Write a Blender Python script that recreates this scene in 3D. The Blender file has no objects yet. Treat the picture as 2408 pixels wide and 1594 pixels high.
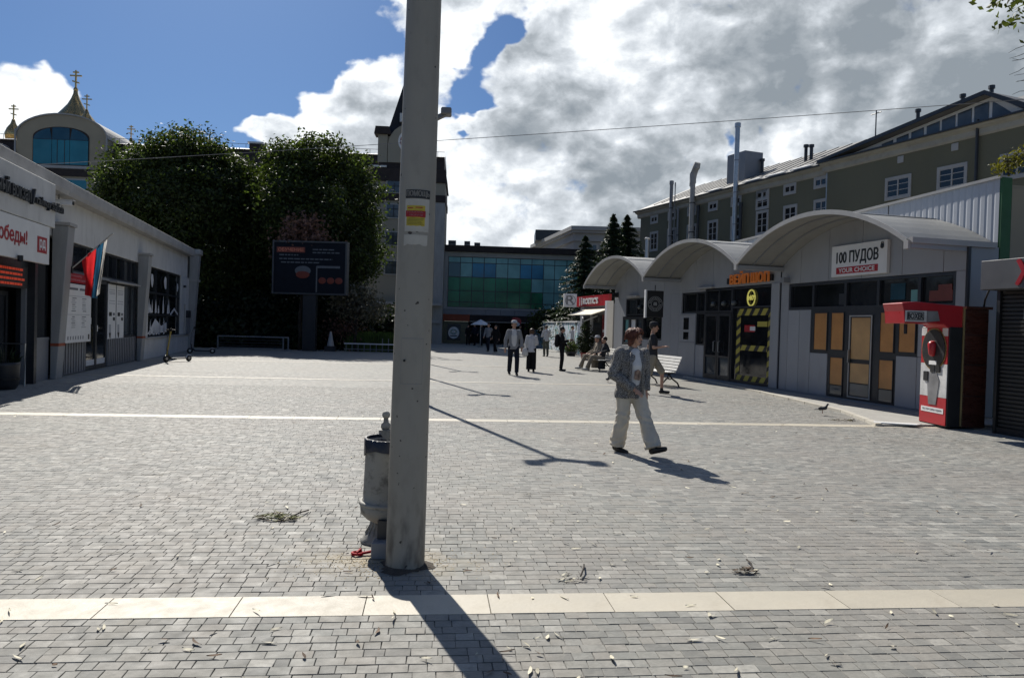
import bpy, bmesh, math, random
import numpy as np
from mathutils import Vector, Matrix
random.seed(7); RNG = np.random.default_rng(7)
SC = bpy.context.scene
COL = SC.collection
PI = math.pi
R = math.radians

# ------------------------------------------------------------------ camera
F_PX, CXP, CYP, HOR, CAMH = 1750.0, 1204.0, 797.0, 766.4, 1.6
pitch = math.atan((CYP - HOR) / F_PX)
roll = R(1.6)
FW = Vector((0, math.cos(pitch), -math.sin(pitch)))
u0 = Vector((0, math.sin(pitch), math.cos(pitch)))
RT = math.cos(roll) * Vector((1, 0, 0)) + math.sin(roll) * u0
UP = -math.sin(roll) * Vector((1, 0, 0)) + math.cos(roll) * u0
cam_d = bpy.data.cameras.new('camera')
cam = bpy.data.objects.new('camera', cam_d); COL.objects.link(cam)
m = Matrix.Identity(4)
for i in range(3):
    m[i][0], m[i][1], m[i][2] = RT[i], UP[i], -FW[i]
m[0][3], m[1][3], m[2][3] = 0, 0, CAMH
cam.matrix_world = m
cam_d.sensor_width = 36.0
cam_d.lens = 36.0 * F_PX / 2408.0
cam_d.clip_start = 0.1; cam_d.clip_end = 3000
SC.camera = cam

def pxdir(x, y):
    return (FW + RT * ((x - CXP) / F_PX) - UP * ((y - CYP) / F_PX)).normalized()

def in_view(X, Y):          # rough plan test: which paving lies inside the photographed wedge
    return (Y > 2.75) & (np.abs(X) < 0.72 * Y + 2.6)

# ------------------------------------------------------------------ sun, sky, exposure
SUN_AZ_X, SUN_AZ_Y, SUN_EL = -0.371, 0.928, R(41)
sun_vec = Vector((SUN_AZ_X * math.cos(SUN_EL), SUN_AZ_Y * math.cos(SUN_EL), math.sin(SUN_EL)))
sd = bpy.data.lights.new('sun', 'SUN'); sd.energy = 5.0; sd.angle = R(0.53); sd.color = (1.0, 0.955, 0.88)
sun = bpy.data.objects.new('sun', sd); COL.objects.link(sun)
sun.rotation_euler = sun_vec.to_track_quat('Z', 'Y').to_euler()
sun.location = (0, 0, 60)

world = bpy.data.worlds.new('World'); SC.world = world
world.use_nodes = True
WN, WL = world.node_tree.nodes, world.node_tree.links
WN.clear()
def wn(t, **k):
    n = WN.new(t)
    for a, b in k.items(): setattr(n, a, b)
    return n
def wmath(op, a, b=None, c=None, clamp=False):
    n = wn('ShaderNodeMath', operation=op); n.use_clamp = clamp
    for i, v in enumerate((a, b, c)):
        if v is None: continue
        if isinstance(v, (int, float)): n.inputs[i].default_value = v
        else: WL.new(v, n.inputs[i])
    return n.outputs[0]
def wvmath(op, a, b=None):
    n = wn('ShaderNodeVectorMath', operation=op)
    for i, v in enumerate((a, b)):
        if v is None: continue
        if isinstance(v, (tuple, list, Vector)): n.inputs[i].default_value = tuple(v)
        else: WL.new(v, n.inputs[i])
    return n
wout = wn('ShaderNodeOutputWorld'); wbg = wn('ShaderNodeBackground')
sky = wn('ShaderNodeTexSky', sky_type='NISHITA')
sky.sun_disc = False; sky.sun_elevation = SUN_EL; sky.sun_rotation = math.atan2(SUN_AZ_X, SUN_AZ_Y)
sky.air_density = 1.0; sky.dust_density = 0.6; sky.ozone_density = 2.2; sky.altitude = 50
tc = wn('ShaderNodeTexCoord')
DIR = tc.outputs['Generated']
def wnoise(vec, scale, detail=9, rough=.55, dist=0.0):
    n = wn('ShaderNodeTexNoise'); n.noise_dimensions = '3D'
    n.inputs['Scale'].default_value = scale; n.inputs['Detail'].default_value = detail
    n.inputs['Roughness'].default_value = rough; n.inputs['Distortion'].default_value = dist
    WL.new(vec, n.inputs['Vector']); return n.outputs['Fac']
stretch = wvmath('MULTIPLY', DIR, (1.0, 1.0, 1.45)).outputs[0]
def wrange(v, a, b, lo=0.0, hi=1.0, smooth=True):
    n = wn('ShaderNodeMapRange', interpolation_type='SMOOTHSTEP' if smooth else 'LINEAR')
    for k, q in enumerate((a, b, lo, hi)): n.inputs[k+1].default_value = q
    WL.new(v, n.inputs[0]); return n.outputs[0]
n1 = wnoise(stretch, 6.5, 13, .61, .1)
def billow(vec, scale, det=4):
    n = wn('ShaderNodeTexNoise'); n.noise_type = 'RIDGED_MULTIFRACTAL'; n.inputs['Scale'].default_value = scale; n.inputs['Detail'].default_value = det
    n.inputs['Roughness'].default_value = .5; n.inputs['Offset'].default_value = .9; n.inputs['Gain'].default_value = 1.4; n.normalize = True
    WL.new(vec, n.inputs['Vector']); return wmath('SUBTRACT', 1.0, n.outputs['Fac'])
bl = billow(stretch, 9.0, 5)
shift = wvmath('ADD', stretch, tuple(Vector((-.02, .012, .04)))).outputs[0]
n2 = wnoise(shift, 6.5, 13, .61, .1); bl2 = billow(shift, 9.0, 5)
n3 = wnoise(stretch, 2.1, 3, .5)
wob = wn('ShaderNodeTexNoise'); wob.inputs['Scale'].default_value = 9; wob.inputs['Detail'].default_value = 4; wob.inputs['Roughness'].default_value = .6; WL.new(stretch, wob.inputs['Vector'])
DIRW = wvmath('ADD', DIR, wvmath('MULTIPLY', wvmath('SUBTRACT', wob.outputs['Color'], (.5, .5, .5)).outputs[0], (.11, .11, .11)).outputs[0]).outputs[0]
DIRW = wvmath('NORMALIZE', DIRW).outputs[0]
def blobs(lst):
    tot = None
    for (x, y, rad, w) in lst:
        d = wvmath('DOT_PRODUCT', DIRW, pxdir(x, y)).outputs['Value']; s = rad / F_PX
        e = wmath('MULTIPLY', wmath('EXPONENT', wmath('MULTIPLY', wmath('SUBTRACT', d, 1.0), 1.0 / (s * s))), w)
        tot = e if tot is None else wmath('ADD', tot, e)
    return tot
CLOUDS = [  # where the photograph's clouds stand: pixel, angular size in pixels, weight
 (-50,210,75,.6),(25,165,34,.45),(30,250,45,.4),(100,285,36,.4),(180,305,34,.42),(255,325,26,.42),(315,345,20,.4),(60,340,50,.3),(-250,60,160,.3),
 (685,195,26,.6),(730,225,34,.55),(740,285,50,.5),(850,205,44,.55),(800,245,45,.45),(880,260,50,.5),(900,320,50,.45),(660,315,44,.6),(590,310,32,.65),(555,322,22,.55),(620,295,34,.55),(700,340,50,.45),
 (985,20,62,.66),(1050,50,50,.6),(1075,110,36,.6),(1040,170,30,.5),(895,40,22,.45),(1050,200,35,.4),(940,150,40,.4),(1040,-80,90,.4),(805,105,12,.4),
 (1300,230,120,.7),(1180,300,50,.5),(1400,100,110,.65),(1560,60,170,.7),(1850,170,200,.75),(2180,160,230,.75),(2420,330,220,.7),(2020,60,160,.8),(2080,360,160,.8),(2300,120,180,.8),(1750,20,160,.7),(2150,250,160,.7),(1420,40,90,.6),(1400,270,100,.5),(1380,480,80,.5),(1450,250,120,.5),(1290,20,50,.5),
 (1250,430,130,.75),(1480,430,120,.75),(1120,400,60,.55),(1120,530,100,.6),(1840,400,80,.75),(1960,330,120,.6),(1540,290,120,.6),(2300,-80,260,.5),(1700,-160,220,.45),(1590,480,80,.5),(1150,450,90,.6),(1250,560,120,.6),(1080,340,40,.4),(1430,560,90,.5),(90,250,90,.5),(950,330,60,.5),(800,340,70,.5),(1750,470,60,.5),
 (380,110,260,-.75),(150,40,150,-.6),(640,40,150,-.65),(480,220,80,-.4),(1160,95,48,-.85),(1235,50,40,-.8),(1110,262,32,-1.1),(1085,290,26,-.7),(1190,262,22,-.6),(1684,275,26,-1.0),(1692,335,34,-1.55),(1700,395,28,-1.2),(1640,300,30,-.45),(480,290,60,-.35),(400,-250,300,-.4),(620,170,40,-.3),(1085,175,30,-.35)]
bias = wmath('MINIMUM', blobs(CLOUDS), .78)
cov = wmath('ADD', wmath('MULTIPLY', wmath('SUBTRACT', n1, .5), 1.75), wmath('ADD', bias, wmath('MULTIPLY', wmath('SUBTRACT', n3, .50), .9)))  # broad cloud cover, added out of view too, to lift and whiten ambient light
cov = wmath('ADD', cov, wmath('ADD', wmath('MULTIPLY', wmath('SUBTRACT', bl, .5), .30), wmath('MULTIPLY', wmath('SUBTRACT', wnoise(stretch, 22, 6, .6), .5), .45)))
dens = wrange(cov, .08, .42)
thick = wrange(cov, .22, .95, smooth=False)
SHADES = [(1260,225,90,-.42),(1180,290,50,-.2),(1740,140,120,-.5),(1900,120,110,-.35),(1400,430,100,-.40),(1520,420,90,-.34),(1500,330,70,-.15),(2200,140,200,-.42),(2380,300,200,-.40),(2100,300,130,-.25),(1640,330,50,-.25),(880,310,60,-.30),(800,300,40,-.15),(1180,540,60,-.25),(1420,530,80,-.3),
 (1370,110,70,.35),(1120,440,70,.3),(1560,20,90,.2),(1930,260,80,.25),(1830,370,60,.35),(730,210,60,.35),(860,190,50,.3),(1010,60,80,.3),(40,230,100,.25),(200,320,60,.25),(1590,200,60,.2),(1250,400,50,.15),(1150,600,60,.2)]
shift2 = wvmath('ADD', stretch, tuple(Vector((-.008, .006, .020)))).outputs[0]
n4 = wnoise(stretch, 15, 8, .58, .25); n5 = wnoise(shift2, 15, 8, .58, .25)
relief = wmath('ADD', wmath('ADD', wmath('MULTIPLY', wmath('SUBTRACT', n1, n2), 1.2), wmath('MULTIPLY', wmath('SUBTRACT', n4, n5), 1.5)), wmath('MULTIPLY', wmath('SUBTRACT', bl, bl2), .35))
bright = wmath('ADD', wmath('SUBTRACT', .94, wmath('MULTIPLY', thick, .33)), wmath('ADD', relief, wmath('MULTIPLY', blobs(SHADES), .72)), clamp=True)
ramp = wn('ShaderNodeValToRGB'); WL.new(bright, ramp.inputs[0])
cr = ramp.color_ramp
cr.elements[0].position = 0.0; cr.elements[0].color = (.235, .27, .305, 1)
cr.elements[1].position = 1.0; cr.elements[1].color = (.92, .95, .97, 1)
e = cr.elements.new(.3); e.color = (.35, .385, .42, 1)
e = cr.elements.new(.65); e.color = (.58, .62, .665, 1)
skym = wvmath('MULTIPLY', sky.outputs[0], (.0245, .036, .052)).outputs[0]
mix = wn('ShaderNodeMix', data_type='RGBA')
WL.new(dens, mix.inputs['Factor']); WL.new(skym, mix.inputs['A']); WL.new(ramp.outputs[0], mix.inputs['B'])
WL.new(mix.outputs['Result'], wbg.inputs['Color']); wbg.inputs['Strength'].default_value = 1.0
WL.new(wbg.outputs[0], wout.inputs[0])
world.cycles.sampling_method = 'MANUAL'; world.cycles.sample_map_resolution = 512
SC.view_settings.view_transform = 'Standard'; SC.view_settings.look = 'None'
SC.view_settings.exposure = 0.30; SC.view_settings.gamma = 1.0; SC.view_settings.use_curve_mapping = False
try:
    SC.cycles.max_bounces = 6; SC.cycles.diffuse_bounces = 3; SC.cycles.glossy_bounces = 3; SC.cycles.use_denoising = True
    SC.cycles.use_adaptive_sampling = True; SC.cycles.transparent_max_bounces = 8
except Exception: pass

# ------------------------------------------------------------------ helpers
def tag(o, label=None, cat=None, group=None, kind=None):
    if label: o['label'] = label
    if cat: o['category'] = cat
    if group: o['group'] = group
    if kind: o['kind'] = kind
    return o

def thing(name, label, cat, loc=(0, 0, 0), rot=0.0, group=None):
    o = bpy.data.objects.new(name, None); COL.objects.link(o)
    o.empty_display_size = .2
    o.location = loc; o.rotation_euler = (0, 0, rot)
    return tag(o, label, cat, group)

def link(name, me, parent=None):
    o = bpy.data.objects.new(name, me); COL.objects.link(o)
    if parent is not None: o.parent = parent
    return o

def copy_tree(o, parent=None):
    c = o.copy(); COL.objects.link(c)
    if parent is not None: c.parent = parent
    for ch in list(o.children): copy_tree(ch, c)
    return c

class MB:
    def __init__(s): s.v = []; s.f = []
    def add(s, vs, fs):
        n = len(s.v); s.v += [tuple(p) for p in vs]; s.f += [tuple(n + i for i in f) for f in fs]; return s
    def box(s, x0, x1, y0, y1, z0, z1):
        return s.add([(x0,y0,z0),(x1,y0,z0),(x1,y1,z0),(x0,y1,z0),(x0,y0,z1),(x1,y0,z1),(x1,y1,z1),(x0,y1,z1)],
                     [(0,3,2,1),(4,5,6,7),(0,1,5,4),(1,2,6,5),(2,3,7,6),(3,0,4,7)])
    def prism(s, poly, ax, a, b):
        n = len(poly)
        f = {'y': lambda p, t: (p[0], t, p[1]), 'x': lambda p, t: (t, p[0], p[1]), 'z': lambda p, t: (p[0], p[1], t)}[ax]
        return s.add([f(p, a) for p in poly] + [f(p, b) for p in poly],
                     [tuple(range(n)), tuple(range(2*n-1, n-1, -1))] + [(i, (i+1) % n, n+(i+1) % n, n+i) for i in range(n)])
    def tube(s, pts, r, seg=8, flat=1.0):
        pts = [Vector(p) for p in pts]; rs = r if isinstance(r, (list, tuple)) else [r]*len(pts)
        vs = []; n = len(pts)
        for i, p in enumerate(pts):
            t = (pts[min(i+1, n-1)] - pts[max(i-1, 0)]).normalized()
            ref = Vector((0, 0, 1)) if abs(t.z) < .9 else Vector((0, 1, 0))
            e1 = t.cross(ref).normalized(); e2 = t.cross(e1)
            for k in range(seg):
                a = 2*PI*k/seg; vs.append(p + (e1*math.cos(a) + e2*math.sin(a)*flat)*rs[i])
        fs = [tuple(range(seg-1, -1, -1)), tuple((n-1)*seg+k for k in range(seg))]
        for i in range(n-1):
            for k in range(seg): fs.append((i*seg+k, i*seg+(k+1) % seg, (i+1)*seg+(k+1) % seg, (i+1)*seg+k))
        return s.add(vs, fs)
    def lathe(s, prof, cx=0, cy=0, seg=20, sx=1, sy=1, cap=True):
        vs = []; n = len(prof)
        for r, z in prof:
            for k in range(seg):
                a = 2*PI*k/seg; vs.append((cx + r*sx*math.cos(a), cy + r*sy*math.sin(a), z))
        fs = [tuple(range(seg-1, -1, -1)), tuple((n-1)*seg+k for k in range(seg))] if cap else []
        for i in range(n-1):
            for k in range(seg): fs.append((i*seg+k, i*seg+(k+1) % seg, (i+1)*seg+(k+1) % seg, (i+1)*seg+k))
        return s.add(vs, fs)
    def sphere(s, c, rx, ry=None, rz=None, seg=14, rings=8):
        ry = ry or rx; rz = rz or rx
        vs = [(c[0], c[1], c[2]-rz)]
        for i in range(1, rings):
            t = PI*i/rings
            for k in range(seg):
                a = 2*PI*k/seg; vs.append((c[0]+rx*math.sin(t)*math.cos(a), c[1]+ry*math.sin(t)*math.sin(a), c[2]-rz*math.cos(t)))
        vs.append((c[0], c[1], c[2]+rz)); L = len(vs)-1; fs = []
        for k in range(seg):
            fs.append((0, 1+(k+1) % seg, 1+k)); b = 1+(rings-2)*seg; fs.append((L, b+k, b+(k+1) % seg))
        for i in range(rings-2):
            for k in range(seg):
                a = 1+i*seg; fs.append((a+k, a+(k+1) % seg, a+seg+(k+1) % seg, a+seg+k))
        return s.add(vs, fs)
    def rcone(s, a, b, ra, rb, seg=12, flat=1.0):
        a, b = Vector(a), Vector(b); t = (b-a)
        if t.length < 1e-5: t = Vector((0, 0, 1e-4))
        t.normalize(); ref = Vector((0, 1, 0)) if abs(t.y) < .9 else Vector((0, 0, 1))
        e1 = t.cross(ref).normalized(); e2 = t.cross(e1)
        rows = []
        for ang in (-75, -45, -15): rows.append((a + t*ra*math.sin(R(ang)), ra*math.cos(R(ang))))
        for ang in (15, 45, 75): rows.append((b + t*rb*math.sin(R(ang)), rb*math.cos(R(ang))))
        vs = []
        for c, r in rows:
            for k in range(seg):
                q = 2*PI*k/seg; vs.append(c + e1*r*math.cos(q) + e2*r*math.sin(q)*flat)
        n = len(rows); fs = [tuple(range(seg-1, -1, -1)), tuple((n-1)*seg+k for k in range(seg))]
        for i in range(n-1):
            for k in range(seg): fs.append((i*seg+k, i*seg+(k+1) % seg, (i+1)*seg+(k+1) % seg, (i+1)*seg+k))
        return s.add(vs, fs)
    def mesh(s, name, mat=None, smooth=False):
        me = bpy.data.meshes.new(name); me.from_pydata(s.v, [], s.f)
        bm = bmesh.new(); bm.from_mesh(me); bmesh.ops.recalc_face_normals(bm, faces=bm.faces); bm.to_mesh(me); bm.free()
        if mat:
            for mm in (mat if isinstance(mat, (list, tuple)) else [mat]): me.materials.append(mm)
        if smooth: me.shade_smooth()
        return me
    def fcone(s, a, b, ra, rb, seg=14, flat=1.0):
        a, b = Vector(a), Vector(b); t = (b-a).normalized(); ref = Vector((0, 1, 0)) if abs(t.y) < .9 else Vector((0, 0, 1))
        e1 = t.cross(ref).normalized(); e2 = t.cross(e1); vs = []
        for c, r in ((a, ra), (a.lerp(b, .5), (ra+rb)/2), (b, rb)):
            for k in range(seg):
                q = 2*PI*k/seg; vs.append(c + e1*r*math.cos(q) + e2*r*math.sin(q)*flat)
        fs = [tuple(range(seg-1, -1, -1)), tuple(2*seg+k for k in range(seg))]
        for i in range(2):
            for k in range(seg): fs.append((i*seg+k, i*seg+(k+1) % seg, (i+1)*seg+(k+1) % seg, (i+1)*seg+k))
        return s.add(vs, fs)
    def build(s, name, mat, parent=None, smooth=False, bev=0, loc=None):
        o = link(name, s.mesh(name, mat, smooth), parent)
        if loc: o.location = loc
        if bev:
            b = o.modifiers.new('edge', 'BEVEL'); b.width = bev; b.segments = 1; b.limit_method = 'ANGLE'
        return o

def fast_mesh(name, verts, faces, mat, smooth=False):
    verts = np.asarray(verts, np.float32); faces = np.asarray(faces, np.int32); k = faces.shape[1]
    me = bpy.data.meshes.new(name)
    me.vertices.add(len(verts)); me.vertices.foreach_set('co', verts.ravel())
    me.loops.add(faces.size); me.loops.foreach_set('vertex_index', faces.ravel())
    me.polygons.add(len(faces)); me.polygons.foreach_set('loop_start', np.arange(0, faces.size, k, dtype=np.int32))
    if not smooth: me.polygons.foreach_set('use_smooth', np.zeros(len(faces), bool))
    me.update(calc_edges=True); me.validate()
    if mat: me.materials.append(mat)
    if smooth: me.shade_smooth()
    return me

def baked(mb, mat, voxel, smooth=4, name='m'):
    """one continuous skin over overlapping forms"""
    me = mb.mesh(name, mat); o = bpy.data.objects.new(name, me); COL.objects.link(o)
    r = o.modifiers.new('r', 'REMESH'); r.mode = 'VOXEL'; r.voxel_size = voxel; r.use_smooth_shade = True
    if smooth:
        s = o.modifiers.new('s', 'SMOOTH'); s.iterations = smooth; s.factor = .5
    dg = bpy.context.evaluated_depsgraph_get(); dg.update()
    out = bpy.data.meshes.new_from_object(o.evaluated_get(dg)); out.name = name
    out.materials.clear(); out.materials.append(mat); out.shade_smooth()
    bpy.data.objects.remove(o); bpy.data.meshes.remove(me)
    return out

def text_pts(body, depth=.02, res=3):
    cu = bpy.data.curves.new('t', 'FONT'); cu.body = body; cu.resolution_u = res; cu.extrude = .001
    o = bpy.data.objects.new('t', cu); COL.objects.link(o)
    dg = bpy.context.evaluated_depsgraph_get(); dg.update()
    me = bpy.data.meshes.new_from_object(o.evaluated_get(dg))
    vs = np.array([v.co[:] for v in me.vertices]); fs = [tuple(p.vertices) for p in me.polygons]
    bpy.data.objects.remove(o); bpy.data.meshes.remove(me); bpy.data.curves.remove(cu)
    if len(vs) == 0: return vs, fs
    mn, mx = vs.min(0), vs.max(0)
    vs = (vs - mn) / np.maximum(mx - mn, 1e-6)
    vs[:, 2] = np.round(vs[:, 2]) * depth
    return vs, fs

def lettering(name, body, parent, x0, x1, z0, z1, y, mat, depth=.02, bold=0):
    vs, fs = text_pts(body, depth)
    mb = MB()
    offs = [(0, 0)] if not bold else [(-bold, 0), (bold, 0), (0, bold), (0, -bold)]
    for k, (dx, dz) in enumerate(offs):
        mb.add([(x0 + p[0]*(x1-x0) + dx, y - p[2] - .0006*k, z0 + p[1]*(z1-z0) + dz) for p in vs], fs)
    me = bpy.data.meshes.new(name); me.from_pydata(mb.v, [], mb.f); me.materials.append(mat)
    return link(name, me, parent)

# ------------------------------------------------------------------ materials
def M(name, col, rough=.7, metal=0.0, var=.18, scale=2.5, bump=0.0, bscale=30, spec=.5, dirt=0.0, dirtcol=(.05,.045,.04), stretch=(1,1,1), coat=0.0, isl=0.0, emit=None):
    m = bpy.data.materials.new(name); m.use_nodes = True
    N, L = m.node_tree.nodes, m.node_tree.links
    b = N['Principled BSDF']
    b.inputs['Roughness'].default_value = rough; b.inputs['Metallic'].default_value = metal
    b.inputs['Specular IOR Level'].default_value = spec
    b.inputs['Coat Weight'].default_value = coat
    tcn = N.new('ShaderNodeTexCoord'); mp = N.new('ShaderNodeMapping'); mp.inputs['Scale'].default_value = stretch
    L.new(tcn.outputs['Object'], mp.inputs['Vector'])
    def noise(sc, det=5, ro=.55):
        n = N.new('ShaderNodeTexNoise'); n.inputs['Scale'].default_value = sc; n.inputs['Detail'].default_value = det; n.inputs['Roughness'].default_value = ro
        L.new(mp.outputs[0], n.inputs['Vector']); return n.outputs['Fac']
    def mixc(f, a, bb):
        x = N.new('ShaderNodeMix'); x.data_type = 'RGBA'
        for s, v in (('Factor', f), ('A', a), ('B', bb)):
            if isinstance(v, (float, int)): x.inputs[s].default_value = v
            elif isinstance(v, tuple): x.inputs[s].default_value = (*v[:3], 1)
            else: L.new(v, x.inputs[s])
        return x.outputs['Result']
    def rng(v, a, bb, lo=0.0, hi=1.0):
        r = N.new('ShaderNodeMapRange'); r.inputs[1].default_value = a; r.inputs[2].default_value = bb; r.inputs[3].default_value = lo; r.inputs[4].default_value = hi
        L.new(v, r.inputs[0]); return r.outputs[0]
    c = mixc(rng(noise(scale), .3, .7), tuple(max(0, x*(1-var)) for x in col), tuple(min(1, x*(1+var)) for x in col))
    if isl:
        g = N.new('ShaderNodeNewGeometry'); oi = N.new('ShaderNodeObjectInfo')
        a = N.new('ShaderNodeMath'); a.operation = 'ADD'; L.new(g.outputs['Random Per Island'], a.inputs[0]); L.new(oi.outputs['Random'], a.inputs[1])
        fr = N.new('ShaderNodeMath'); fr.operation = 'FRACT'; L.new(a.outputs[0], fr.inputs[0])
        hv = N.new('ShaderNodeHueSaturation'); L.new(c, hv.inputs['Color']); L.new(rng(fr.outputs[0], 0, 1, 1-isl, 1+isl), hv.inputs['Value']); c = hv.outputs[0]
    if dirt:
        d = rng(noise(scale*2.3, 8, .65), .52, .78, 0, dirt); c = mixc(d, c, dirtcol)
    L.new(c, b.inputs['Base Color'])
    if bump:
        bp = N.new('ShaderNodeBump'); bp.inputs['Strength'].default_value = bump; bp.inputs['Distance'].default_value = .02
        L.new(noise(bscale, 6, .6), bp.inputs['Height']); L.new(bp.outputs[0], b.inputs['Normal'])
    if emit:
        b.inputs['Emission Color'].default_value = (*emit[:3], 1); b.inputs['Emission Strength'].default_value = emit[3]
    L.new(rng(noise(scale*4), .3, .7, max(.02, rough-.08), min(1, rough+.08)), b.inputs['Roughness'])
    return m

def glass(name, col=(.012,.014,.016), rough=.06, spec=.6):
    return M(name, col, rough, 0, .35, 1.2, spec=spec)

MT = {
 'concrete': M('white weathered concrete', (.60,.595,.57), .85, 0, .10, 1.3, .25, 40, dirt=.35, dirtcol=(.22,.21,.19), stretch=(1.2,1,.5)),
 'coping': M('grey coping concrete', (.40,.39,.37), .9, 0, .12, 2, .3, 40, dirt=.45, dirtcol=(.16,.15,.13)),
 'fin': M('grey cast fin', (.34,.34,.33), .85, 0, .12, 2, .25, 40, dirt=.3, dirtcol=(.18,.17,.15), stretch=(2,2,.4)),
 'graypanel': M('grey cladding panel', (.215,.225,.24), .5, 0, .06, 1.2, dirt=.1, dirtcol=(.1,.1,.1)),
 'clad': M('light grey sandwich panel', (.32,.33,.345), .45, 0, .06, 1.0, .04, 60, isl=.05, dirt=.3, dirtcol=(.18,.17,.15), stretch=(1,1,.4)),
 'cladlite': M('pale corrugated sheet', (.47,.49,.52), .45, 0, .05, .8, dirt=.12, dirtcol=(.25,.24,.22), stretch=(2,2,.3)),
 'vault': M('translucent grey vault sheet', (.29,.29,.275), .55, 0, .10, 1.5, .08, 30, dirt=.45, dirtcol=(.2,.19,.16)),
 'trim': M('off white trim', (.40,.39,.37), .5, 0, .08, 2, dirt=.15, dirtcol=(.3,.28,.25)),
 'white': M('white paint', (.74,.74,.73), .55, 0, .06, 2, dirt=.1, dirtcol=(.45,.43,.4)),
 'paper': M('white paper', (.72,.72,.70), .8, 0, .05, 3),
 'black': M('black satin', (.012,.013,.015), .45, 0, .2, 3),
 'frame': M('anthracite aluminium frame', (.025,.028,.033), .4, 0, .15, 3),
 'pane': glass('dark window pane'),
 'panelite': glass('grey window pane', (.07,.085,.095), .08),
 'plywood': M('tan blackout board', (.50,.23,.068), .35, 0, .16, 2.2, spec=.6),
 'ply2': M('pale tan board', (.52,.31,.13), .35, 0, .15, 2.2, spec=.6),
 'red': M('red paint', (.40,.014,.022), .35, 0, .12, 2, spec=.5),
 'darkred': M('dark red gloss', (.20,.008,.012), .3, 0, .2, 2),
 'brownbox': M('brown veneer', (.05,.016,.011), .3, 0, .35, 2, stretch=(1,1,4)),
 'yellow': M('yellow tape', (.45,.38,.06), .5, 0, .1, 2),
 'neon': M('yellow lit sign', (.7,.65,.15), .4, emit=(.9,.82,.2,.25)),
 'orange': M('lit orange letters', (.55,.17,.04), .4, emit=(1.0,.30,.06,.05)),
 'ledred': M('red led text', (.4,.02,.01), .5, emit=(1,.10,.03,.16)),
 'redgoods': M('dim red goods behind glass', (.16,.035,.022), .4),  # plain red base colour of the goods, no emission
 'steel': M('galvanised steel', (.40,.41,.42), .35, .85, .12, 4),
 'grille': M('dark roller slat', (.034,.033,.032), .5, .2, .25, 3),
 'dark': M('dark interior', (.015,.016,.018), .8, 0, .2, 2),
 'olive': M('olive green render', (.15,.145,.098), .9, 0, .10, .35, .15, 20, dirt=.15, dirtcol=(.07,.068,.05), stretch=(1,1,.4)),
 'cornice': M('grey cornice', (.36,.35,.31), .8, 0, .12, 1.2, dirt=.4, dirtcol=(.16,.15,.13)),
 'roofsheet': M('weathered metal roof', (.22,.215,.20), .55, .2, .18, .7, .15, 8, dirt=.3, dirtcol=(.09,.085,.08)),
 'beige': M('beige render', (.33,.29,.215), .9, 0, .09, .5, dirt=.15, dirtcol=(.2,.18,.14)),
 'cream': M('pale beige render', (.31,.285,.225), .9, 0, .08, .6, dirt=.15, dirtcol=(.25,.23,.2)),
 'darkbrown': M('dark brown mansard', (.030,.022,.020), .8, 0, .25, 2),
 'lightroof': M('pale sheet roof', (.62,.61,.58), .4, .1, .12, .6),
 'teal': M('teal glazing', (.02,.17,.22), .12, 0, .25, .25, spec=.7),
 'tealdark': M('dark teal glazing', (.010,.055,.085), .12, 0, .25, .4, spec=.7),
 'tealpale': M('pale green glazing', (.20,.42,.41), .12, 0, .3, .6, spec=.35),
 'treetint': M('green glazing', (.022,.17,.085), .12, 0, .6, .5, spec=.3),  # green put into the pane colour in place of reflected trees
 'blueglass': M('blue glazing', (.035,.21,.36), .12, 0, .3, .8, spec=.35),
 'gold': M('weathered gilt', (.50,.36,.16), .28, .9, .15, 1.5),
 'slate': M('black slate', (.013,.014,.016), .75, 0, .25, 3, .2, 20),
 'stonewhite': M('pale grey stone', (.36,.36,.355), .85, 0, .08, .6),
 'bark': M('bark', (.045,.036,.028), .95, 0, .3, 6, .6, 18, stretch=(1,1,.3)),
 'iron': M('black cast iron', (.014,.014,.015), .5, .3, .2, 6),
 'slatwood': M('white painted slat', (.66,.65,.61), .6, 0, .1, 5, dirt=.15, dirtcol=(.3,.27,.22)),
 'green': M('green corner trim', (.022,.105,.032), .6, 0, .12, 2),
 'galv': M('matt grey pole paint', (.275,.26,.22), .6, 0, .07, 3, .06, 60, dirt=.32, dirtcol=(.13,.12,.10), stretch=(1.6,1.6,.7)),
 'cable': M('black cable', (.012,.012,.012), .6),
 'wire': M('grey overhead wire', (.22,.22,.22), .5, .3),
 'beanstone': M('lamp grey', (.20,.20,.20), .5, .3),
 'orangeband': M('dull orange band', (.30,.065,.025), .7, 0, .2, 2),
}
# ------------------------------------------------------------------ paving
BA = R(6.1); E1 = np.array([math.cos(BA), math.sin(BA)]); E2 = np.array([-math.sin(BA), math.cos(BA)])
ORG = np.array([0.0, 4.264]); PITCH = 8.22; HB = .148

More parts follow.
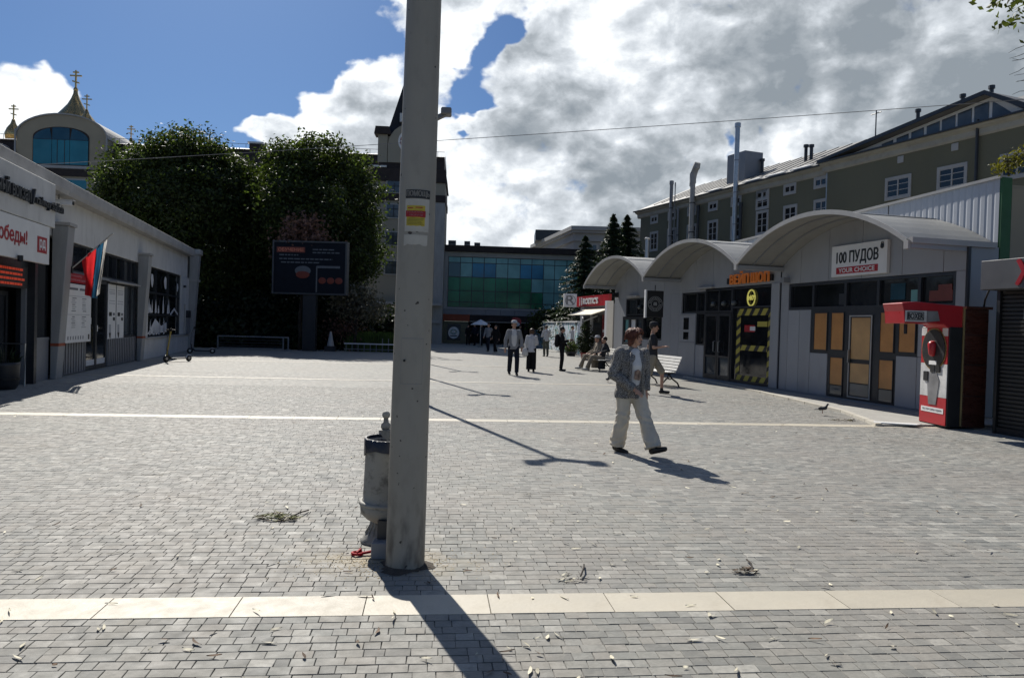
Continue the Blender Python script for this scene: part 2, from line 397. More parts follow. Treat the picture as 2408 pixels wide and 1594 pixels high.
def paver_material(name, field=False):
    m = bpy.data.materials.new(name); m.use_nodes = True
    N, L = m.node_tree.nodes, m.node_tree.links; b = N['Principled BSDF']
    g = N.new('ShaderNodeNewGeometry')
    def noise(vec, sc, det=4):
        n = N.new('ShaderNodeTexNoise'); n.inputs['Scale'].default_value = sc; n.inputs['Detail'].default_value = det; L.new(vec, n.inputs['Vector']); return n.outputs['Fac']
    def rng(v, a, bb, lo, hi):
        r = N.new('ShaderNodeMapRange'); r.inputs[1].default_value = a; r.inputs[2].default_value = bb; r.inputs[3].default_value = lo; r.inputs[4].default_value = hi; L.new(v, r.inputs[0]); return r.outputs[0]
    def mixc(f, a, bb, mode='MIX'):
        x = N.new('ShaderNodeMix'); x.data_type = 'RGBA'; x.blend_type = mode
        for s, v in (('Factor', f), ('A', a), ('B', bb)):
            if isinstance(v, (float, int)): x.inputs[s].default_value = v
            elif isinstance(v, tuple): x.inputs[s].default_value = (*v, 1)
            else: L.new(v, x.inputs[s])
        return x.outputs['Result']
    pos = g.outputs['Position']
    if field:
        mp = N.new('ShaderNodeMapping'); mp.vector_type = 'POINT'
        mp.inputs['Rotation'].default_value = (0, 0, -BA); L.new(pos, mp.inputs['Vector'])
        br = N.new('ShaderNodeTexBrick'); L.new(mp.outputs[0], br.inputs['Vector'])
        br.inputs['Scale'].default_value = 1.0; br.inputs['Brick Width'].default_value = .104; br.inputs['Row Height'].default_value = .085
        br.inputs['Mortar Size'].default_value = .0042; br.inputs['Color1'].default_value = (0, 0, 0, 1); br.inputs['Color2'].default_value = (1, 1, 1, 1); br.inputs['Mortar'].default_value = (.5, .5, .5, 1)
        br.inputs['Bias'].default_value = 0; br.offset = .43
        rnd = rng(br.outputs['Color'], 0, 1, 0, 1); mort = br.outputs['Fac']
    else:
        oi = N.new('ShaderNodeObjectInfo'); a = N.new('ShaderNodeMath'); a.operation = 'ADD'
        L.new(g.outputs['Random Per Island'], a.inputs[0]); L.new(oi.outputs['Random'], a.inputs[1])
        fr = N.new('ShaderNodeMath'); fr.operation = 'FRACT'; L.new(a.outputs[0], fr.inputs[0]); rnd = fr.outputs[0]; mort = None
    ramp = N.new('ShaderNodeValToRGB'); L.new(rnd, ramp.inputs[0]); cr = ramp.color_ramp
    cr.elements[0].color = (.13, .135, .135, 1); cr.elements[1].color = (.46, .46, .45, 1)
    for p, c in ((.2, (.21, .22, .218)), (.45, (.272, .278, .272)), (.62, (.285, .272, .255)), (.8, (.25, .255, .253)), (.9, (.35, .35, .342))):
        e = cr.elements.new(p); e.color = (*c, 1)
    c = ramp.outputs[0]
    c = mixc(rng(noise(pos, .55, 3), .42, .68, 0, .55), c, (.285, .255, .238))       # pinkish drifts of stone
    c = mixc(rng(noise(pos, .9, 4), .52, .75, 0, .5), c, (.20, .21, .20))
    c = mixc(rng(noise(pos, .23, 5), .50, .70, 0, .35), c, (.33, .32, .30))
    c = mixc(rng(noise(pos, 5.5, 7), .60, .72, 0, .45), c, (.14, .135, .125))
    c = mixc(rng(noise(pos, 30, 7), .38, .70, 0, .5), c, (.15, .148, .14))            # grain
    c = mixc(rng(noise(pos, 13, 6), .48, .72, 0, .4), c, (.36, .352, .335))           # paler worn faces
    c = mixc(rng(noise(pos, 2.2, 6), .58, .8, 0, .35), c, (.30, .265, .21))           # sand in the joints
    if mort is not None: c = mixc(rng(mort, 0, 1, 0, .55), c, (.13, .125, .115))
    sb = N.new('ShaderNodeVectorMath'); sb.operation = 'SUBTRACT'; L.new(pos, sb.inputs[0]); sb.inputs[1].default_value = (-.80, 4.95, 0)
    sc_ = N.new('ShaderNodeVectorMath'); sc_.operation = 'MULTIPLY'; L.new(sb.outputs[0], sc_.inputs[0]); sc_.inputs[1].default_value = (1.0, 1.9, 0)
    ln_ = N.new('ShaderNodeVectorMath'); ln_.operation = 'LENGTH'; L.new(sc_.outputs[0], ln_.inputs[0])
    fall = rng(ln_.outputs['Value'], .12, .75, .9, 0); pat = rng(noise(pos, 4.5, 6), .40, .66, 0, 1)
    mm = N.new('ShaderNodeMath'); mm.operation = 'MULTIPLY'; L.new(fall, mm.inputs[0]); L.new(pat, mm.inputs[1])
    c = mixc(mm.outputs[0], c, (.42, .36, .25))                                         # trodden sand round the pole foot
    c = mixc(rng(noise(pos, 1.1, 7), .60, .70, 0, .5), c, (.12, .12, .112))             # old dark stains
    c = mixc(1.0, c, (.82, .795, .71), 'MULTIPLY')
    L.new(c, b.inputs['Base Color']); b.inputs['Sheen Weight'].default_value = .22; b.inputs['Sheen Roughness'].default_value = .5; b.inputs['Specular IOR Level'].default_value = .38
    L.new(rng(noise(pos, 9, 4), .3, .7, .62, .82), b.inputs['Roughness'])
    bp = N.new('ShaderNodeBump'); bp.inputs['Strength'].default_value = .35; bp.inputs['Distance'].default_value = .006
    L.new(noise(pos, 60, 5), bp.inputs['Height']); L.new(bp.outputs[0], b.inputs['Normal'])
    return m
PAV = paver_material('grey stone paver'); PAVF = paver_material('grey stone paving beyond', True)
SAND = M('dark sandy joint', (.15, .142, .125), .95, 0, .3, 8, .3, 60)
SLAB = M('cream limestone slab', (.46, .42, .335), .6, 0, .06, 2.2, .12, 40, dirt=.45, dirtcol=(.36,.31,.23), isl=.10)

NEAR_V = 14.2     # pavers are laid as geometry up to here, the material carries on beyond
def w2(u, v): return ORG + np.outer(u, E1) + np.outer(v, E2)
corner = lambda u, v: tuple(ORG + u*E1 + v*E2)
mb = MB()
for (u0_, u1_, v0, v1, z) in ((-60, 60, -40, NEAR_V, -.012),):
    mb.add([(*corner(u0_, v0), z), (*corner(u1_, v0), z), (*corner(u1_, v1), z), (*corner(u0_, v1), z)], [(0, 1, 2, 3)])
pave = mb.build('pavement', SAND); tag(pave, 'square paved with small grey stone setts', None, None, 'structure')
# a single far sheet runs on to the horizon; two strips beside and behind the laid setts carry the same pattern
mb = MB()
g_ = [(-900, NEAR_V, 900, 1500), (-900, -400, -18.5, NEAR_V), (20, -400, 900, NEAR_V), (-18.5, -400, 20, -1.8)]
for (a, b_, c_, d_) in g_:
    mb.add([(*corner(a, b_), 0), (*corner(c_, b_), 0), (*corner(c_, d_), 0), (*corner(a, d_), 0)], [(0, 1, 2, 3)])
far = mb.build('ground', PAVF); tag(far, 'pale stone paving running back across the square', None, None, 'structure')
W_ = [.072, .09, .104, .118, .136]
rows = []
def lay(v0, v1):
    n = max(1, round((v1-v0)/.085)); p = (v1-v0)/n
    for i in range(n): rows.append((v0 + i*p, p))
lay(-1.75, -HB)
lay(HB, PITCH-HB); lay(PITCH+HB, NEAR_V)
P = []
for (v, p) in rows:
    u = -18.4 + random.random()*.1
    while u < 19.9:
        w = random.choice(W_) * random.uniform(.93, 1.07)
        c = ORG + (u+w/2)*E1 + (v+p/2)*E2
        if in_view(c[0], c[1]): P.append((u+w/2, v+p/2+.004*math.sin(u*.9+v*.6), w, p))
        else:
            if abs(c[0]) > .72*max(c[1], 2.7)+3.4 and c[0] < 0:
                u = max(u, -(.72*max(c[1],2.7)+3.2)); 
        u += w
P = np.array(P)
CW = ORG + np.outer(P[:, 0], E1) + np.outer(P[:, 1], E2)
rel = np.c_[CW, np.zeros(len(CW))] - np.array([0, 0, CAMH])
zz = rel @ np.array(FW); xx = CXP + F_PX*(rel @ np.array(RT))/zz; yy = CYP - F_PX*(rel @ np.array(UP))/zz
area = P[:, 2]*P[:, 3]/zz**3
inside = (xx > 20) & (xx < 2388) & (yy > 0) & (yy < 1575)
order = np.argsort(-np.where(inside, area, 0)); near_idx = order[:290]
GAP, CH, DEP = .0036, .0020, .012
def paver_block(w, p):
    a, b_ = w/2-GAP/2, p/2-GAP/2
    lo = [(-a,-b_,-DEP),(a,-b_,-DEP),(a,b_,-DEP),(-a,b_,-DEP)]
    mid = [(-a,-b_,-CH),(a,-b_,-CH),(a,b_,-CH),(-a,b_,-CH)]
    top = [(-a+CH,-b_+CH,0),(a-CH,-b_+CH,0),(a-CH,b_-CH,0),(-a+CH,b_-CH,0)]
    fs = [(8,9,10,11)]
    for k in range(4):
        j = (k+1) % 4; fs += [(k, j, 4+j, 4+k), (4+k, 4+j, 8+j, 8+k)]
    return np.array(lo+mid+top), np.array(fs)
shared = {}
def rough_block(w, p):
    vs, fs = paver_block(w, p); vs = vs.astype(float)
    j = RNG.uniform(-.0018, .0018, (4, 2)); vs[:, :2] += np.tile(j, (3, 1)); return vs, fs
for w in W_: shared[w] = [fast_mesh('paver', *rough_block(w, .085), PAV) for _ in range(4)]
nset = set(near_idx.tolist())
for i in near_idx:
    w0 = min(W_, key=lambda q: abs(q-P[i, 2]))
    o = link('paver', random.choice(shared[w0]), pave)
    o.location = (CW[i, 0], CW[i, 1], random.uniform(-.0022, .0012)); o.rotation_euler = (random.uniform(-.008,.008), random.uniform(-.008,.008), BA + random.uniform(-.01, .01))
    o.scale = (P[i, 2]/w0, P[i, 3]/.085, 1)
rest = np.array([i for i in range(len(P)) if i not in nset])
n = len(rest)
V = np.zeros((n, 12, 3)); 
base_v, base_f = paver_block(1, 1)
gp_ = np.where(P[rest, 1] > 2.2, .0022, GAP); a = P[rest, 2]/2-gp_/2; b_ = P[rest, 3]/2-gp_/2
sx = np.array([-1,1,1,-1]*3); sy = np.array([-1,-1,1,1]*3)
shr = np.array([0]*8+[CH]*4); hz = np.array([-DEP]*4+[-CH]*4+[0]*4)
lx = (a[:, None]-shr)*sx + np.tile(RNG.uniform(-.0018, .0018, (n, 4)), (1, 3)); ly = (b_[:, None]-shr)*sy + np.tile(RNG.uniform(-.0018, .0018, (n, 4)), (1, 3))
ang = BA + RNG.uniform(-.01, .01, n)
V[:, :, 0] = CW[rest, 0][:, None] + lx*np.cos(ang)[:, None] - ly*np.sin(ang)[:, None]
V[:, :, 1] = CW[rest, 1][:, None] + lx*np.sin(ang)[:, None] + ly*np.cos(ang)[:, None]
V[:, :, 2] = hz + RNG.uniform(-.0016, .0008, n)[:, None] + lx*RNG.uniform(-.008, .008, n)[:, None] + ly*RNG.uniform(-.008, .008, n)[:, None]
Fc = (np.arange(n)[:, None, None]*12 + base_f[None]).reshape(-1, 4)
o = link('pavers', fast_mesh('pavers', V.reshape(-1, 3), Fc, PAV), pave); tag(o, kind='stuff')
# cream slab bands
BANDLAB = ['cream stone slab band crossing the paving in front of the lamp pole', 'pale stone band crossing the square behind the litter bin',
           'thin pale stone band level with the far end of the station windows', 'farthest thin pale stone band across the square']
slab_m = MB().prism([(-.349,-HB),(.349,-HB),(.349,HB),(-.349,HB)], 'z', -.03, .002).mesh('slab', SLAB)
for k in range(4):
    v = k*PITCH
    hs_ = (1, 1, .62, .55)[k]
    band = thing('paving_band', BANDLAB[k], None, (*corner(0, v), 0), BA); band['kind'] = 'structure'
    lim = [(-5.6, 6.3), (-9.6, 8.3), (-12.4, 6.2), (-15, 5.5)][k]
    z = 0 if k < 2 else .004
    uu = lim[0] - .12
    while uu < lim[1]:
        o = link('slab', slab_m, band); o.location = (uu+.35, 0, z + random.uniform(-.001, .001)); o.scale = (1, hs_, 1)
        uu += .704
# raised kerb walk in front of the arched shops
KW = M('pale concrete walk', (.36, .35, .32), .85, 0, .14, 2, .2, 40, dirt=.3, dirtcol=(.22,.2,.17))
kp = [(6.02,25.6),(6.42,22.8),(6.72,19.7),(6.86,17.05),(6.95,15.4),(6.72,13.85),(6.6,13.2)]
def off(p, q): return (p[0]+q, p[1]+q*.1)
walk = MB()
inner = [(x+3.4, y+.6) for x, y in kp]
poly = [(x, y) for x, y in kp] + inner[::-1]
walk.prism(poly, 'z', -.02, .035)
wk = walk.build('walkway', KW); tag(wk, 'low concrete walkway edging the arched shops', None, None, 'structure')
edge = MB()
KE = M('pale kerb edge', (.50, .47, .40), .8, 0, .1, 3, dirt=.2, dirtcol=(.3,.27,.2))
for i in range(len(kp)-1):
    (x0, y0), (x1, y1) = kp[i], kp[i+1]
    L_ = math.hypot(x1-x0, y1-y0); k = max(1, round(L_/1.0))
    for j in range(k):
        t0, t1 = j/k, (j+1)/k - .012
        a0 = (x0+(x1-x0)*t0, y0+(y1-y0)*t0); a1 = (x0+(x1-x0)*t1, y0+(y1-y0)*t1)
        MB().prism([(a0[0]-.10, a0[1]), (a0[0]+.02, a0[1]), (a1[0]+.02, a1[1]), (a1[0]-.10, a1[1])], 'z', -.02, .05).build('kerb_stone', KE, wk)
# ------------------------------------------------------------------ arched shop pavilion (x runs towards the camera, -y towards the square)
KA = math.atan2(-1, .255); KLOC = (7.5, 20.2, 0)
pav = thing('shop_pavilion', 'low grey shop pavilion with three arched vault canopies on the right of the square', 'building', KLOC, KA)
BX = [-12.5, -6.45, -.4, 5.7]; ZS, RISE, OUT = 3.42, .93, 1.4
def arch_z(x, k, extra=0):
    a, b_ = BX[k], BX[k+1]; mid = (a+b_)/2; h = (b_-a)/2
    Rr = (h*h + RISE*RISE)/(2*RISE)
    return ZS + extra + math.sqrt(max(0, Rr*Rr-(x-mid)**2)) - (Rr-RISE)
VT = MT['vault']
for k in range(3):
    N_ = 22; xs = [BX[k] + (BX[k+1]-BX[k])*i/N_ for i in range(N_+1)]
    top = [(x, arch_z(x, k, .05)) for x in xs]; low = [(x, arch_z(x, k, 0)) for x in xs]
    vault = MB().prism(top + low[::-1], 'y', -OUT, .72).build('vault_roof', VT, pav)
    tr = MB(); 
    tr.prism([(x, arch_z(x, k, .075)) for x in xs] + [(x, arch_z(x, k, -.03)) for x in xs][::-1], 'y', -OUT-.035, -OUT-.002); tr.build('arch_trim', MT['trim'], vault)
    for yy_ in (-.95, -.45):
        MB().prism([(x, arch_z(x, k, -.002)) for x in xs] + [(x, arch_z(x, k, -.035)) for x in xs][::-1], 'y', yy_, yy_+.04).build('rib', MT['graypanel'], vault)
    for xx_ in (-1, 0, 1):   # seams of the roof sheet
        xm = (BX[k]+BX[k+1])/2 + xx_*1.5
        MB().box(xm-.025, xm+.025, -OUT+.01, .7, arch_z(xm, k, .045), arch_z(xm, k, .062)).build('sheet_seam', MT['trim'], vault)
for i, x in enumerate(BX):   # valley beams running out under the vaults
    w = .09 if 0 < i < 3 else .07
    MB().box(x-w, x+w, -OUT+.02, .0, ZS-.11, ZS-.005).build('valley_beam', MT['clad'], pav)
    MB().box(x-.06, x+.06, -OUT-.05, -OUT+.015, ZS-.13, ZS+.03).build('gutter_outlet', MT['trim'], pav)
MB().box(5.72, 5.82, -OUT, .6, ZS-.02, ZS+.09).build('eave_gutter', MT['trim'], pav)
# facade pieces: every cladding panel between two joints is a piece of its own
PT = .06
def panel(x0, x1, z0, z1, mat='clad', name='wall_panel', y=0.0):
    return MB().box(x0+.006, x1-.006, y, y+PT, z0+.004, z1-.004).build(name, MT[mat], pav, bev=.004)
def top_panel(x0, x1, z0, k):
    n = 7; xs = [x0+.006+(x1-x0-.012)*i/n for i in range(n+1)]
    poly = [(x0+.006, z0), (x1-.006, z0)] + [(x, arch_z(min(max(x, BX[k]+.02), BX[k+1]-.02), k, -.004)) for x in xs[::-1]]
    MB().prism(poly, 'y', 0, PT).build('wall_panel', MT['clad'], pav, bev=.004)
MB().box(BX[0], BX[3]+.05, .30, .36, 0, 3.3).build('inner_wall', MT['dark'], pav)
MB().box(BX[0], BX[3]+.06, -.03, .3, -.02, .07).build('plinth', MT['graypanel'], pav)
def win(x0, x1, z0, z1, name='window', fr=.055, pane='pane', y=.05, mull=(), hor=(), frm='frame'):
    f = MB()
    f.box(x0, x1, y-.035, y+.03, z0, z0+fr); f.box(x0, x1, y-.035, y+.03, z1-fr, z1)
    f.box(x0, x0+fr, y-.034, y+.029, z0+fr, z1-fr); f.box(x1-fr, x1, y-.034, y+.029, z0+fr, z1-fr)
    for xm in mull: f.box(xm-fr*.6, xm+fr*.6, y-.033, y+.028, z0+fr, z1-fr)
    for zm in hor: f.box(x0+fr, x1-fr, y-.031, y+.026, zm-fr*.5, zm+fr*.5)
    o = f.build(name, MT[frm], pav)
    xs = [x0+fr] + sorted(mull) + [x1-fr]
    for i in range(len(xs)-1):
        MB().box(xs[i]+.005, xs[i+1]-.005, y+.032, y+.045, z0+fr*.5, z1-fr*.5).build('pane', MT[pane if isinstance(pane, str) else pane[i]], o)
    return o
# bay nearest the camera
for a, b_ in ((-.40,.44),(.44,1.56),(1.56,2.75),(2.75,4.01),(4.01,5.13),(5.13,5.70)): top_panel(a, b_, 2.95, 2)
win(-.05, 5.45, 2.24, 2.94, mull=(.97, 2.19, 3.29, 4.5), fr=.07)
for (a, b_, c, d, mt) in ((4.72,5.32,2.36,2.58,'redgoods'),(4.95,5.30,2.58,2.70,'redgoods'),(3.62,4.05,2.42,2.78,'tealdark'),(4.22,4.40,2.36,2.62,'tealpale'),(1.9,2.1,2.34,2.62,'frame')): MB().box(a, b_, .066, .074, c, d).build('display_goods', MT[mt], pav)
panel(-.40, -.05, 0.07, 2.95); panel(5.45, 5.76, 1.2, 2.95); panel(-.05, .45, .07, 2.24); panel(.45, .92, .07, 2.24); panel(.92, 1.62, .07, 1.13)
panel(3.92, 4.52, .07, 1.18); panel(4.52, 5.05, .07, 1.18); panel(4.52, 5.45, 1.18, 2.24); panel(5.05, 5.76, .07, 1.18)
def board(x0, x1, z0, z1, mat='plywood'):
    return (x0, x1, z0, z1, mat)
def bwin(x0, x1, z0, z1, boards, name='window'):
    o = MB().box(x0, x1, .02, .075, z0, z1).build(name, MT['frame'], pav)
    for (a, b_, c, d, mt) in boards:
        MB().box(a, b_, .008, .019, c, d).build('blind_board', MT[mt], o)
        f = MB(); t = .022
        f.box(a-t, b_+t, -.002, .016, c-t, c); f.box(a-t, b_+t, -.002, .016, d, d+t); f.box(a-t, a, -.001, .015, c, d); f.box(b_, b_+t, -.001, .015, c, d)
        f.build('bead', MT['frame'], o)
    return o
bwin(.92, 2.28, 1.13, 2.24, [board(1.08, 1.56, 1.22, 2.14), board(1.74, 2.17, 1.24, 2.14)])
bwin(1.62, 2.28, .07, 1.13, [board(1.74, 2.18, .38, 1.04, 'plywood'), board(1.74, 2.18, .14, .36, 'panelite')])
dr = bwin(2.28, 3.28, .07, 2.24, [board(2.46, 3.10, 1.04, 2.02, 'ply2'), board(2.46, 3.10, .48, .94, 'ply2'), board(2.46, 3.10, .18, .455, 'panelite')], 'door')
f = MB()
for (a, b_, c, d) in ((2.40, 3.16, .12, 2.08),):
    t = .03; f.box(a, b_, -.012, .006, c, c+t); f.box(a, b_, -.012, .006, d-t, d); f.box(a, a+t, -.011, .005, c+t, d-t); f.box(b_-t, b_, -.011, .005, c+t, d-t)
f.build('door_edge', MT['trim'], dr); MB().box(2.43, 2.455, -.06, -.012, .95, 1.25).build('handle', MT['steel'], dr)
bwin(3.28, 3.92, .07, 1.18, [board(3.42, 3.83, .42, 1.06), board(3.42, 3.83, .14, .40, 'panelite')])
bwin(3.28, 4.52, 1.18, 2.24, [board(3.42, 3.82, 1.25, 2.13), board(3.99, 4.44, 1.27, 2.13)])
# middle bay
MB().box(-.80, -.42, -.05, .06, .07, 3.0).build('corner_post', MT['clad'], pav, bev=.006)
MB().box(-.42, -.40, -.02, .02, .07, 3.3).build('joint_strip', MT['frame'], pav)
for a, b_ in ((-6.45,-5.3),(-5.3,-4.15),(-4.15,-3.0),(-3.0,-1.9),(-1.9,-.40)): top_panel(a, b_, 3.0, 1)
hz = win(-2.97, -.82, .09, 2.98, 'shop_window', fr=.06, hor=(2.36,))
win(-6.12, -4.62, 2.22, 2.92, mull=(-5.2,), fr=.06); win(-4.62, -2.97, 2.22, 2.97, mull=(-3.75,), fr=.05)
win(-5.2, -4.62, 1.14, 2.22, fr=.05)
panel(-5.2, -4.62, .07, 1.14); panel(-6.45, -6.28, .07, 3.0); panel(-6.28, -4.62, 2.92, 3.0)
for (a, b_) in ((-4.60, -3.76), (-3.74, -2.98)):
    d = MB(); t = .09
    d.box(a, b_, .0, .06, .08, .08+.14); d.box(a, b_, .0, .06, 2.1, 2.2); d.box(a, a+t, .0, .06, .22, 2.1); d.box(b_-t, b_, .0, .06, .22, 2.1); d.box(a+t, b_-t, .001, .058, .78, .84)
    o = d.build('glass_door', MT['frame'], pav)
    MB().box(a+t, b_-t, .04, .05, .84, 2.1).build('pane', MT['pane'], o); MB().box(a+t, b_-t, .04, .05, .22, .78).build('pane', MT['panelite'], o)
    xh = b_-.14 if a < -4 else a+.14
    MB().tube([(xh, -.0, .95), (xh, -.06, .97), (xh, -.06, 1.28), (xh, 0, 1.30)], .012).build('handle', MT['steel'], o)
o = MB().box(-6.28, -5.2, -.03, .05, .07, 2.21).build('service_door', MT['clad'], pav, bev=.01)
MB().box(-6.02, -5.64, -.036, -.029, 1.64, 2.05).build('pane', MT['pane'], o); MB().box(-6.02, -5.64, -.036, -.029, 1.3, 1.56).build('pane', MT['pane'], o)
f = MB(); [f.box(-6.27, -5.21, -.045, -.031, z, z+.03) for z in (1.2, 2.15)]; f.build('trim', MT['graypanel'], o)
# hazard tape frame stuck on the shop window: each stripe is a piece
def stripes(x0, x1, z0, z1, pitch, ori):
    MB().box(x0, x1, .072, .0745, z0, z1).build('tape', MT['darkred'] if False else MT['black'], hz)
    n = int(((x1-x0) if ori == 'h' else (z1-z0))/pitch)+1
    for i in range(n):
        if ori == 'h':
            a = x0+i*pitch; b_ = min(a+pitch*.55, x1-.01); sh = (z1-z0)*.8
            poly = [(a, z0), (min(b_, x1), z0), (min(b_+sh, x1), z1), (min(a+sh, x1), z1)]
        else:
            a = z0+i*pitch; b_ = min(a+pitch*.55, z1-.01); sh = (x1-x0)*.55
            poly = [(x0, a), (x1, min(a+sh, z1)), (x1, min(b_+sh, z1)), (x0, b_)]
        if abs(poly[0][0]-poly[2][0])+abs(poly[0][1]-poly[2][1]) < .05: continue
        MB().prism(poly, 'y', .0695, .0715).build('tape_stripe', MT['yellow'], hz)
stripes(-2.74, -2.52, .32, 2.10, .29, 'v'); stripes(-1.08, -.86, .32, 2.10, .29, 'v')
stripes(-2.74, -.86, 2.11, 2.31, .42, 'h'); stripes(-2.74, -.86, .12, .31, .42, 'h'); stripes(-2.51, -1.09, 1.06, 1.22, .46, 'h')
MB().box(-2.3, -1.75, .068, .072, 1.62, 1.82).build('notice', MT['red'], hz); MB().box(-2.0, -1.72, .064, .067, 1.66, 1.78).build('notice', MT['white'], hz)
MB().box(-1.62, -1.12, .068, .072, 1.78, 1.93).build('notice', MT['yellow'], hz)
# far bay
for a, b_ in ((-12.5,-11.3),(-11.3,-10.1),(-10.1,-8.9),(-8.9,-7.7),(-7.7,-6.45)): top_panel(a, b_, 2.92, 0)
win(-11.25, -8.2, 2.16, 2.86, mull=(-10.2, -9.2), fr=.06); win(-11.55, -9.55, .95, 2.12, fr=.12, pane=['tealpale','white','panelite'], mull=(-10.9, -10.2))
win(-9.55, -7.82, 1.22, 2.14, fr=.06, mull=(-8.7,))
panel(-12.5, -11.55, .07, 2.92); panel(-11.55, -10.5, .07, .95); panel(-10.5, -9.55, .07, .95); panel(-9.55, -8.7, .07, 1.22); panel(-8.7, -7.82, .07, 1.22); panel(-7.82, -7.1, .07, 2.92); panel(-7.1, -6.45, .07, 2.92)
panel(-8.2, -7.82, 2.14, 2.92); panel(-11.55, -11.25, 2.12, 2.92); panel(-11.25, -8.2, 2.86, 2.92)
MB().box(-12.5, -12.44, .02, .7, 0, 3.42).build('end_wall', MT['clad'], pav); MB().box(5.70, 5.76, .005, .7, .05, 3.42).build('end_wall', MT['clad'], pav)
MB().box(-12.2, -12.05, -.26, -.02, 2.95, 3.15).build('wall_lamp', MT['black'], pav); MB().box(-.15, .0, -.2, -.005, 2.98, 3.12).build('wall_lamp', MT['graypanel'], pav)
MB().tube([(5.78, -.04, 3.4), (5.78, -.04, .1)], .04).build('downpipe', MT['frame'], pav)
MB().box(-10.9, -9.9, -.14, -.0, 2.9, 2.97).build('light_bar', MT['trim'], pav); MB().box(-5.0, -4.0, -.14, -.0, 3.0, 3.05).build('light_bar', MT['trim'], pav)
for x in (-9.9, -9.2, -4.1, -3.45, -2.85):    # globe lamps hanging inside the glass
    MB().sphere((x, .02, 2.5), .09, seg=10, rings=6).build('globe_lamp', MT['panelite'], pav, True)

o = MB().tube([(-10.0,.3,3.9),(-10.0,.3,5.22)], .075, 12).build('flue', MT['steel'], pav)
MB().lathe([(.11,5.22),(.12,5.27),(.05,5.30)], -10.0, .3, 12).build('flue_cap', MT['steel'], o)
# signs on the pavilion
def child_frame(name, label, cat, loc, root=KLOC, ang=KA, group=None):
    c, s = math.cos(ang), math.sin(ang)
    return thing(name, label, cat, (root[0]+loc[0]*c-loc[1]*s, root[1]+loc[0]*s+loc[1]*c, root[2]+loc[2]), ang, group)
s = child_frame('shop_sign', 'white shop sign with black lettering and red strip above the boarded door', 'sign', (1.78, -.09, 3.02))
MB().box(0, 1.87, 0, .085, 0, .75).build('board', MT['white'], s, bev=.006)
lettering('lettering', '100 ПУДОВ', s, .19, 1.60, .27, .60, -.002, MT['black'], .006, .008)
MB().box(.19, 1.60, -.006, -.001, .06, .22).build('red_strip', MT['red'], s)
lettering('lettering', 'YOUR CHOICE', s, .29, 1.50, .09, .19, -.008, MT['white'], .004, .004)
k = MB().lathe([(.03,0),(.055,.02),(.055,.06),(.035,.085)], 1.72, 0, 12).build('weight_emblem', MT['black'], s); k.location = (0, -.012, .56); k.scale = (1, .2, 1.3)
MB().tube([(1.69, -.01, .66), (1.69, -.01, .70), (1.75, -.01, .70), (1.75, -.01, .66)], .009, 6).build('weight_handle', MT['black'], s)
s = child_frame('vape_shop_sign', 'orange letter sign on a black rail over the hazard taped window', 'sign', (-3.12, -.12, 3.06))
MB().box(-.03, 2.36, .04, .11, .02, .20).build('rail', MT['black'], s)
for i, (ch, a, b_, hi) in enumerate((('В',.22,.42,.29),('Е',.48,.66,.29),('Й',.72,.96,.37),('П',1.02,1.24,.29),('Ш',1.38,1.68,.29),('О',1.74,1.98,.29),('П',2.06,2.27,.29))):
    lettering('letter', ch, s, a, b_, 0, hi, .035, MT['orange'], .05, .006)
s = child_frame('neon_sign', 'yellow round 24/7 neon sign inside the vape shop window', 'sign', (-1.95, .045, 2.63))
mbn = MB(); pts = [(.2*math.cos(2*PI*i/24), 0, .235*math.sin(2*PI*i/24)) for i in range(25)]
mbn.tube(pts, .022, 8).build('ring', MT['neon'], s, True); lettering('lettering', '24/7', s, -.17, .17, -.06, .07, -.01, MT['neon'], .012, .01)
s = child_frame('hanging_sign', 'black hanging coffee sign with round grey badge in front of the far arch', 'sign', (-6.3, -1.0, 2.05))
# turned to face along the row
s.rotation_euler[2] = R(8)
MB().box(-.30, .30, .0, .12, 0, .92).build('board', MT['black'], s, bev=.005); MB().box(-.36, -.305, -.01, .13, -.03, .95).build('white_edge', MT['white'], s)  # board with a plain white strip down one side
GB = M('grey badge print', (.32,.32,.31), .7)
def ring(parent, r0, r1, y0, y1, cx, cz, mat, name='badge_ring', seg=36):
    mb = MB(); vs = []; 
    for i in range(seg):
        a = 2*PI*i/seg
        for rr in (r0, r1):
            for yy_ in (y0, y1): vs.append((cx+rr*math.cos(a), yy_, cz+rr*math.sin(a)))
    fs = []
    for i in range(seg):
        a, b_ = i*4, ((i+1) % seg)*4
        fs += [(a, b_, b_+2, a+2), (a+1, a+3, b_+3, b_+1), (a, a+1, b_+1, b_), (a+2, b_+2, b_+3, a+3)]
    return mb.add(vs, fs).build(name, mat, parent)
ring(s, .245, .262, -.008, -.002, 0, .46, GB); ring(s, .135, .15, -.008, -.002, 0, .46, GB)
mbq = MB(); mbq.prism([(-.07,.40),(.07,.40),(.055,.52),(-.055,.52)], 'y', -.008, -.002); mbq.build('cup_emblem', GB, s)
for i in range(22):
    if i in (5, 16): continue
    a = 2*PI*i/22; MB().box(-.014, .014, -.007, -.002, .17, .225).build('badge_mark', GB, s).matrix_local = Matrix.Translation((0, 0, .46)) @ Matrix.Rotation(a, 4, 'Y')
MB().tube([(0, .05, .92), (0, .05, 1.12)], .015).build('hanger', MT['black'], s)

